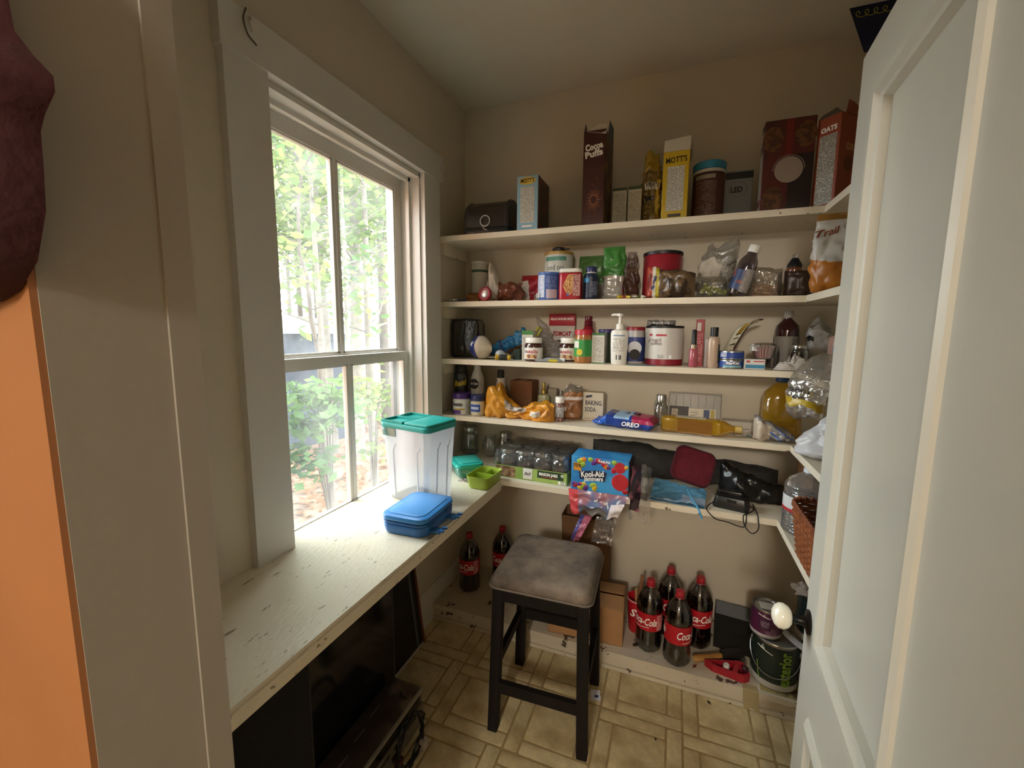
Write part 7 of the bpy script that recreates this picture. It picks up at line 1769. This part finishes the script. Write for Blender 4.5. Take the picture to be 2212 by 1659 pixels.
G().tube([(-0.035 + 0.013 * math.cos(k / 20 * 6.283), -pd / 2 - 0.0004, ph * 0.78 + 0.013 * math.sin(k / 20 * 6.283)) for k in range(21)], 0.0012, 4).build('logo_ring', inkb, t)
text('a', 0.020, inkb, t, (-0.035, -pd / 2, ph * 0.78), bold=0.03); text('amazon', 0.016, inkb, t, (0.028, -pd / 2, ph * 0.765), bold=0.02)
G().tube([(-0.075, -pd / 2 - 0.0006, ph * 0.76), (-0.062, -pd / 2 - 0.0006, ph * 0.80), (-0.056, -pd / 2 - 0.0006, ph * 0.88)], 0.0018, 5).build('torn_tape', mat('#5d4630', 0.5), t)
t = thing('paper_bag', 'tall brown paper bag standing open against the back wall', 'bag', (0.7212, -0.085, PL), 3)
bw_, bd_, bh_ = 0.235, 0.130, 0.465
g = G(); rs = []
for zz in (0, 0.002, 0.1, 0.2, 0.3, 0.38, 0.43, bh_):
    ring = rrect(bw_, bd_, 0.004, 3, zz); rs.append([Vector((q.x + 0.006 * noise.noise(Vector((q.y * 20, zz * 9, 1))), q.y + 0.008 * noise.noise(Vector((q.x * 14, zz * 8, 2))), zz + (0.03 * noise.noise(Vector((q.x * 16, q.y * 16, 3))) if zz == bh_ else 0))) for q in ring])
g.loft(rs, 0, True, False).build('bag', mat('#6f4f33', 0.85, var=0.15, vs=18, bump=0.2, bs=30), t, 30)

# dark sneaker end behind the stool leg
t = thing('black_sock', 'small black cloth bundle lying on the step beside the parcel', 'cloth', (0.530, -0.240, PL + 0.0005), 30)
Bag(0.055, 0.11, 0.05, 111, 0.012, 30, 0.3, 0.4, mod=lambda p: Vector((p.z - 0.055, p.x, max(0, p.y + 0.022)))).mesh(None, 24, 20).build('cloth', mat('#1b1e20', 0.95), t)

# black dustpan leaning on the wall, brush, red tray
t = thing('dustpan', 'wide black dustpan tipped up against the back wall', 'dustpan', (1.407, -0.130, PL + 0.001), rot=(0, 0, rad(-6)))
g = G(); T_ = 0.003
prof = [(-0.085, 0.0), (-0.05, 0.006), (0.02, 0.020), (0.075, 0.055), (0.100, 0.105)]
for x0, x1 in ((-0.09, 0.09),):
    rs = [[Vector((x0, y_, z_)) for y_, z_ in prof] + [Vector((x0, y_, z_ + T_)) for y_, z_ in reversed(prof)], [Vector((x1, y_, z_)) for y_, z_ in prof] + [Vector((x1, y_, z_ + T_)) for y_, z_ in reversed(prof)]]
    g.loft(rs, 0)
g.build('pan', mat('#121212', 0.5), t, 20)
for sx in (-1, 1):
    flap(t, mat('#121212', 0.5), [(sx * 0.09, -0.085, 0.002), (sx * 0.09, 0.02, 0.022), (sx * 0.09, 0.075, 0.057), (sx * 0.09, 0.100, 0.107), (sx * 0.09, 0.060, 0.095), (sx * 0.09, -0.02, 0.050)], 'side_wall', 0.003)
t = thing('hand_brush', 'hand brush with a turned wooden handle and black bristles', 'brush', (1.312, -0.288, PL + 0.018), rot=(0, 0, rad(30)))
G().lathe([(0.0, -0.100), (0.011, -0.099), (0.0145, -0.092), (0.0140, -0.060), (0.0115, -0.030), (0.0130, 0.0), (0.010, 0.030)], 18, M=Matrix.Rotation(rad(90), 4, 'Y')).build('handle', mat('#a8763c', 0.5, var=0.15, vs=25), t)
G().lathe([(0.0, -0.1005), (0.0095, -0.1003), (0.0095, -0.0993)], 16, M=Matrix.Rotation(rad(90), 4, 'Y')).build('handle_end', mat('#d0a868', 0.6), t)
G().rbox(0.10, 0.036, -0.006, 0.016, 0.008, 0.004).build('brush_block', mat('#1a1512', 0.5), t, loc=(0.075, 0, 0))
g = G(); rn = random.Random(2)
for k in range(420):
    bx_, by_ = 0.028 + 0.095 * rn.random(), rn.uniform(-0.016, 0.016)
    a = Vector((bx_, by_, -0.004)); b = Vector((bx_ + rn.gauss(0, 0.006), by_ - 0.018 + rn.gauss(0, 0.010), -0.017))
    g.add([a, a + Vector((0.0012, 0, 0)), b], [(0, 1, 2)])
br = g.build('bristles', mat('#0d0d0d', 0.7), t, 0); br['kind'] = 'stuff'
t = thing('red_scraper', 'red plastic pointed trowel-shaped tray with a white knob', 'tray', (1.364, -0.340, PL), rot=(0, 0, rad(8)))
red_p = mat('#9c1a26', 0.4)
tri = [(-0.095, 0.016), (-0.070, -0.010), (0.035, -0.046), (0.060, -0.030), (0.056, 0.030), (0.036, 0.038)]
g = G(); ins = [(x_ * 0.84 + 0.002, y_ * 0.76) for x_, y_ in tri]
rings = [[Vector((x_, y_, 0)) for x_, y_ in tri], [Vector((x_ * 1.02, y_ * 1.02, 0.030)) for x_, y_ in tri], [Vector((x_, y_, 0.030)) for x_, y_ in ins], [Vector((x_, y_, 0.004)) for x_, y_ in ins]]
g.loft(rings, 0, True, True).build('tray', red_p, t, 20)
G().box((0.018, 0.0, 0.022), (0.018, 0.074, 0.010), M=Matrix.Rotation(rad(-22), 3, 'Z')).build('cross_bar', red_p, t)
G().lathe([(0.0, 0.004), (0.012, 0.004), (0.012, 0.032), (0.010, 0.036), (0, 0.036)], 18).build('white_knob', mat('#cfcac2', 0.5), t, loc=(-0.018, 0.0, 0))
G().lathe([(0.010, 0), (0.012, 0.004), (0.012, 0.014), (0.008, 0.018), (0, 0.018)], 14).build('dark_screw', mat('#3a1215', 0.5), t, loc=(0.048, -0.010, 0.028))

# paint cans
def paint_can(label, x, y, z, r_, h_, col, turn, base='#b9b4aa', bail=True, wet='#8f8d88'):
    t = thing('paint_can', label, 'paint can', (x, y, z), turn)
    G().lathe([(r_ * 0.98, 0), (r_, 0.003), (r_, h_ - 0.004), (r_ * 1.02, h_), (r_ * 1.0, h_ + 0.003), (r_ * 0.93, h_ + 0.002), (r_ * 0.90, h_ - 0.005)], 44, cap1=False).build('can', SILVER, t)
    ld = G().lathe([(r_ * 0.90, h_ - 0.005), (r_ * 0.84, h_ - 0.001), (r_ * 0.80, h_ - 0.004), (0, h_ - 0.004)], 40, cap0=False).build('lid', mat(wet, 0.3, 0.6, var=0.3, vs=20), t)
    label_band(t, col, r_, h_ * 0.14, h_ * 0.95)
    label_band(t, mat(base, 0.5), r_ + 0.0002, 0.004, h_ * 0.15, name='base_band')
    if bail:
        for sx in (-1, 1):
            G().lathe([(0, 0), (0.014, 0), (0.012, 0.004), (0.006, 0.006), (0, 0.007)], 18, M=Matrix.Translation((sx * (r_ + 0.0006), 0, h_ * 0.72)) @ Matrix.Rotation(rad(90 * sx), 4, 'Y')).build('ear', SILVER, t)
        pts = [((r_ + 0.006) * math.sin(a), -(r_ + 0.006) * math.cos(a) * 1.0, h_ * 0.72 - h_ * 0.42 * math.cos(a) ** 0.8) if math.cos(a) > 0 else ((r_ + 0.006) * math.sin(a), 0, h_ * 0.72) for a in [rad(-90 + 180 * k / 24) for k in range(25)]]
        G().tube(pts, 0.0019, 6).build('bail_handle', mat('#a8a8a4', 0.3, 0.8), t)
    return t, r_
gr_m = mat('#1e2a22', 0.4, var=0.15, vs=8)
t, R_ = paint_can('large dark green exterior paint can with lime lettering', 1.519, -0.298, PL + 0.0016, 0.080, 0.185, gr_m, -16)
text('exterior', 0.060, mat('#7fa332', 0.5), t, (0.52, 0, 0.096), wrap=R_ + 0.0018, tilt=90, bold=0.03, width=0.140)
G().tube([((R_ + 0.002) * math.sin(-0.72 + 0.05 * k), -(R_ + 0.002) * math.cos(-0.72 + 0.05 * k), 0.090 - 0.018 * k + 0.008 * math.sin(k * 2.1)) for k in range(5)], 0.0016, 5).build('lime_scribble', mat('#7fa332', 0.5), t)
G().tube([((R_ + 0.0015) * math.sin(a), -(R_ + 0.0015) * math.cos(a), 0.150 - 0.02 * (a + 0.4)) for a in [-0.75 + 0.09 * k for k in range(9)]], 0.0014, 5).build('white_line', wht_ink, t)
G().tube([((R_ + 0.0015) * math.sin(a), -(R_ + 0.0015) * math.cos(a), z_) for a, z_ in ((-0.55, 0.156), (-0.48, 0.170), (-0.41, 0.154), (-0.55, 0.156))], 0.0014, 5).build('white_triangle', wht_ink, t)
EXT_TOP = PL + 0.190
t, R_ = paint_can('small purple paint can with a paper note on its lid', 1.478, -0.300, EXT_TOP + 0.0006, 0.053, 0.108, mat('#4d1b3a', 0.4, col2='#8a6478', cs=12, ct=0.62), -14, '#b3a9a8', bail=False)
label_band(t, mat('#3a1230', 0.45), R_ + 0.0004, 0.034, 0.076, -24, 22, 'dark_square')
label_band(t, fine_print('#3a1230', '#b59aa8', 300, 0.4, 80), R_ + 0.0008, 0.044, 0.068, -18, 16, 'small_print')
G().tube([((R_ + 0.001) * math.sin(a), -(R_ + 0.001) * math.cos(a), 0.087 - 0.012 * a) for a in [-0.5 + 0.1 * k for k in range(9)]], 0.0011, 5).build('white_line', wht_ink, t)
G().tube([((R_ + 0.001) * math.sin(a), -(R_ + 0.001) * math.cos(a), z_) for a, z_ in ((-0.16, 0.088), (-0.08, 0.097), (0.0, 0.087), (-0.16, 0.088))], 0.0011, 5).build('white_triangle', wht_ink, t)
G().box((0.004, -0.004, 0.1075), (0.062, 0.044, 0.0012), M=Matrix.Rotation(rad(16), 3, 'Z')).build('paper_note', fine_print('#bdb9ae', '#8d897f', 200, 0.3, 60), t)
paint_can('grey paint can at the bottom of the stack behind the door', 1.690, -0.270, PL + 0.0016, 0.080, 0.185, mat('#4a4d49', 0.45), 10, bail=False)
t, R_ = paint_can('dark teal paint can on top of the stack behind the door', 1.668, -0.265, EXT_TOP + 0.0006, 0.080, 0.185, mat('#18272a', 0.4), 62)
crumple('plastic_wrap_ball', 'crumpled pinkish white plastic on the dark teal paint can', 'plastic', (1.640, -0.270, EXT_TOP + 0.1855), 0.15, 0.10, 0.055, mat('#bcb1a9', 0.4), 14)
t = thing('white_scraper', 'curved white plastic strip lying across the large paint can lid', 'scraper', (1.590, -0.318, EXT_TOP - 0.0085), rot=(0, 0, rad(-25)))
g = G(); n = 14
rs = []
for k in range(n + 1):
    s_ = k / n; x_ = -0.05 + 0.11 * s_; z_ = 0.030 * (1 - s_) ** 2.2 + 0.001; y_ = -0.02 - 0.015 * s_
    rs.append([Vector((x_, y_ - 0.014, z_)), Vector((x_, y_ + 0.014, z_ + 0.004)), Vector((x_, y_ + 0.014, z_ + 0.0075)), Vector((x_, y_ - 0.014, z_ + 0.0035))])
g.loft(rs, 0).build('strip', mat('#c9c7c9', 0.4), t)
# folded gauze draped over the step edge
t = thing('gauze_strip', 'frayed strip of beige gauze hanging over the step edge', 'gauze', (1.4272 - 0.004, -0.405, PL), 0)
def gz(u, v):
    s_ = v * 0.112; x_ = (u - 0.5) * 0.054 + 0.010 * v; R0 = 0.003; arc = R0 * math.pi / 2
    if s_ < 0.026: return Vector((x_, 0.026 - s_, R0 + 0.0006 * math.sin(u * 30)))
    if s_ < 0.026 + arc: a_ = (s_ - 0.026) / R0; return Vector((x_, -R0 * math.sin(a_), R0 * math.cos(a_)))
    return Vector((x_, -R0 - 0.0006 * (1 + math.sin(u * 25)), -(s_ - 0.026 - arc) * (0.94 + 0.05 * math.sin(u * 9))))
sheet(gz, 20, 60, 'gauze', mat('#a8966c', 0.9, bump=0.6, bs=260), t)
# newspaper under the cans
t = thing('newspaper', 'stained yellowish newspaper sheet under the paint cans', 'newspaper', (1.580, -0.330, PL + 0.0004), -3)
sheet(lambda u, v: Vector(((u - 0.5) * 0.23, (v - 0.5) * 0.13, 0.0004 + 0.0004 * abs(noise.noise(Vector((u * 5, v * 5, 2)))))), 16, 10, 'sheet', mat('#a3925c', 0.8, col2='#4a3a26', cs=11, ct=0.55), t)
# litter on the floor and step
t = thing('paper_scrap', 'folded white and blue paper scrap beside the stool leg', 'paper', (0.8608, -0.5586, 0.0005), 20)
flap(t, mat('#c9ccd8', 0.6), [(-0.020, -0.018, 0.0), (0.018, -0.022, 0.0), (0.020, 0.016, 0.012), (-0.016, 0.020, 0.010)], 'sheet', 0.0008)
flap(t, mat('#2c3560', 0.6), [(-0.006, -0.010, 0.0052), (0.010, -0.012, 0.0052), (0.012, -0.004, 0.0074), (-0.004, -0.002, 0.0074)], 'blue_print', 0.0006)
for k, (lx, ly, lz, lb) in enumerate(((0.6282, -0.3723, 0.0, 'dry curled leaf on the floor by the step riser'), (1.2285, -0.3587, PL, 'small red-brown leaf crumb on the step by the red tray'), (1.0939, -0.6619, 0.0, 'tiny dark crumb on the vinyl floor'), (1.2832, -0.425, 0.0, 'dark flake on the floor under the gauze strip'))):
    t = thing('debris_flake', lb, 'debris', (lx, ly, lz + 0.0005), 40 * k)
    s_ = (0.020, 0.012, 0.006, 0.010)[k]
    flap(t, mat(('#4a3a26', '#6b2a22', '#1d1712', '#2a2018')[k], 0.8), [(-s_, -s_ * 0.4, 0.0), (0, -s_ * 0.6, 0.002), (s_, 0, 0.004), (0, s_ * 0.6, 0.002)], 'flake', 0.0008)

# ---------- under the counter
t = thing('picture_frame', 'dark picture with brown wooden frame leaning on the wall under the counter', 'frame', (0.0585, -0.775, 0.0005), rot=(0, rad(-7.5), 0))
fw, fh = 0.44, 0.385
brown = mat('#6b3a22', 0.5, var=0.2, vs=20)
G().bx(-0.006, 0.004, -fw / 2, fw / 2, 0.004, fh).build('dark_picture', mat('#15171a', 0.2), t, 0)
for nm, b in (('side_rail', (fw / 2 - 0.012, fw / 2, 0, fh)), ('side_rail', (-fw / 2, -fw / 2 + 0.012, 0, fh))): G().bx(-0.008, 0.010, b[0], b[1], b[2], b[3]).build(nm, brown, t, 0)
for z0, z1 in ((0, 0.010), (fh - 0.010, fh)): G().bx(-0.008, 0.008, -fw / 2 + 0.012, fw / 2 - 0.012, z0, z1).build('white_rail', mat('#b5aca0', 0.5), t, 0)
G().bx(0.004, 0.005, fw / 2 - 0.055, fw / 2 - 0.040, 0.012, fh - 0.012).build('grey_mount_line', mat('#4a4c50', 0.4), t, 0)
t = thing('flat_television', 'black flat television standing under the counter', 'television', (0.120, -1.095, 0.0), 0)
G().rbox(0.030, 0.455, 0.02, 0.66, 0.006, 0.003, 3).build('panel', mat('#16161a', 0.3), t)
G().bx(0.0152, 0.0162, -0.215, 0.215, 0.05, 0.64).build('screen', mat('#111215', 0.12), t, 0)
G().rbox(0.04, 0.22, 0.0, 0.02, 0.02, 0.004).build('foot', BLACK, t)
t = thing('speaker_cabinet', 'large black speaker cabinet in the dark corner under the counter', 'speaker', (0.135, -1.55, 0.0), 0)
G().rbox(0.20, 0.40, 0.0, 0.62, 0.006, 0.003, 3).build('cabinet', mat('#0b0b0b', 0.6), t)
G().bx(0.1002, 0.106, -0.185, 0.185, 0.03, 0.60).build('grille', mat('#0a0a0a', 0.9, bump=0.5, bs=300), t, 0)
t = thing('yellow_paper', 'crumpled yellow scrap on top of the speaker under the counter', 'paper', (0.205, -1.50, 0.621), 0)
Bag(0.05, 0.07, 0.04, 121, 0.012, 40, 0.4, 0.4, mod=lambda p: Vector((p.x, p.z - 0.035, max(0, p.y + 0.02)))).mesh(None, 20, 16).build('paper', mat('#a3801f', 0.6), t)
# disc player
t = thing('disc_player', 'scuffed dark metal stereo deck with silver front edge', 'stereo', (0.217, -1.118, 0.0), 0)
pw, pl, ph = 0.130, 0.415, 0.148
G().rbox(pw, pl, 0.010, ph, 0.004, 0.002, 2).build('case', mat('#5a504a', 0.32, 0.6, var=0.35, vs=9, col2='#8a8078', cs=5, ct=0.6), t)
for sy in (-1, 1): G().rbox(0.05, 0.03, 0, 0.010, 0.004, 0.001).build('foot', BLACK, t, loc=(0, sy * pl * 0.4, 0))
xf_ = pw / 2
G().bx(xf_ - 0.002, xf_ + 0.005, -pl / 2, pl / 2, ph - 0.014, ph).build('top_edge_trim', mat('#b8b3ab', 0.3, 0.7), t, 0)
G().bx(xf_, xf_ + 0.003, -pl / 2 + 0.01, pl / 2 - 0.02, ph - 0.052, ph - 0.020).build('disc_slot', mat('#080808', 0.2), t, 0)
G().bx(xf_, xf_ + 0.004, -pl / 2, pl / 2, 0.014, ph - 0.058).build('front_panel', mat('#8a8378', 0.35, 0.5, var=0.2, vs=20), t, 0)
for k in range(5): G().bx(xf_ + 0.004, xf_ + 0.006, pl / 2 - 0.10 - 0.075 * k, pl / 2 - 0.05 - 0.075 * k, 0.066, 0.076).build('button', mat('#2a2725', 0.4), t, 0)
for k in range(4): G().bx(-0.03 + 0.012 * k, -0.028 + 0.012 * k, pl / 2 - 0.17 - 0.09 * k, pl / 2 - 0.12 - 0.09 * k, ph, ph + 0.0006).build('vent_slit', mat('#8f857c', 0.5), t, 0)
G().tube([(0.0, pl / 2 - 0.045, ph + 0.001), (0.02, pl / 2 - 0.060, ph + 0.002), (0.045, pl / 2 - 0.066, ph + 0.001)], 0.002, 5).build('scratch_wire', BLACK, t)
# coiled cord hanging in front of the deck
t = thing('power_cord', 'coiled black power cord with a twist tie lying before the stereo deck', 'cord', (0.315, -1.055, 0.0), 0)
pts = []
for k in range(64):
    a = k / 64 * 2 * math.pi * 4; r_ = 0.075 + 0.008 * math.sin(k * 0.7)
    pts.append((0.016 + 0.010 * math.sin(k * 1.3), r_ * math.cos(a) * 0.95, 0.092 + 0.085 * math.sin(a) + 0.004 * math.cos(k)))
G().tube(pts, 0.0038, 7).build('cord', mat('#121212', 0.45), t)
G().rbox(0.035, 0.022, 0.082, 0.100, 0.004, 0.003).build('tie', mat('#3a1512', 0.5), t, loc=(0.016, -0.070, 0))
G().rbox(0.022, 0.028, 0.0, 0.035, 0.004, 0.003).build('plug', mat('#a8a39a', 0.5), t, loc=(0.026, 0.06, 0.006))

# ---------- pennant and the hanging red cloth
t = thing('pennant', 'navy felt pennant with looped yellow lettering pinned at the ceiling', 'pennant', (1.5911, -0.165, HC), 0)
g = G(); pz = 2.4251 - HC; px = 1.6524 - 1.5911
g.add([(0, 0, 0), (0.20, 0, 0), (px + 0.012, 0, pz), (px - 0.006, 0, pz), (0, 0.003, 0), (0.20, 0.003, 0), (px + 0.012, 0.003, pz), (px - 0.006, 0.003, pz)], [(0, 1, 2, 3), (4, 5, 6, 7), (0, 1, 5, 4), (1, 2, 6, 5), (2, 3, 7, 6), (3, 0, 4, 7)])
g.build('felt', mat('#141a38', 0.9, bump=0.2, bs=150), t, 0)
G().tube([(0.018 + 0.0017 * k + 0.011 * math.cos(k * 0.42), -0.0015, -0.026 + 0.010 * math.sin(k * 0.42)) for k in range(60)], 0.0014, 5).build('loop_lettering', mat('#8d8a35', 0.7), t)
t = thing('hanging_mitt', 'dark red padded cloth hanging on the orange wall by the doorway', 'cloth', (0.560, -1.9235, 1.0), 0)
g = G(); rs = []
sil = ((1.470, 0.000, 0.030), (1.478, 0.030, 0.040), (1.500, 0.062, 0.052), (1.535, 0.082, 0.052), (1.565, 0.086, 0.050), (1.590, 0.088, 0.050), (1.600, 0.096, 0.050), (1.612, 0.112, 0.050), (1.622, 0.112, 0.048), (1.640, 0.090, 0.042), (1.660, 0.070, 0.034), (1.720, 0.062, 0.026), (1.760, 0.055, 0.02))
for zz, xr, dp in sil:
    rs.append([Vector((-0.10 + (xr + 0.10) * (0.5 - 0.5 * math.cos(math.pi * k / 10)), -dp * math.sin(math.pi * k / 10) ** 0.6 - 0.001, zz - 1.0)) for k in range(11)])
g.loft(rs, 0, True, True, False).build('cloth', mat('#360910', 0.9, var=0.2, vs=14, bump=0.3, bs=60), t, 60)
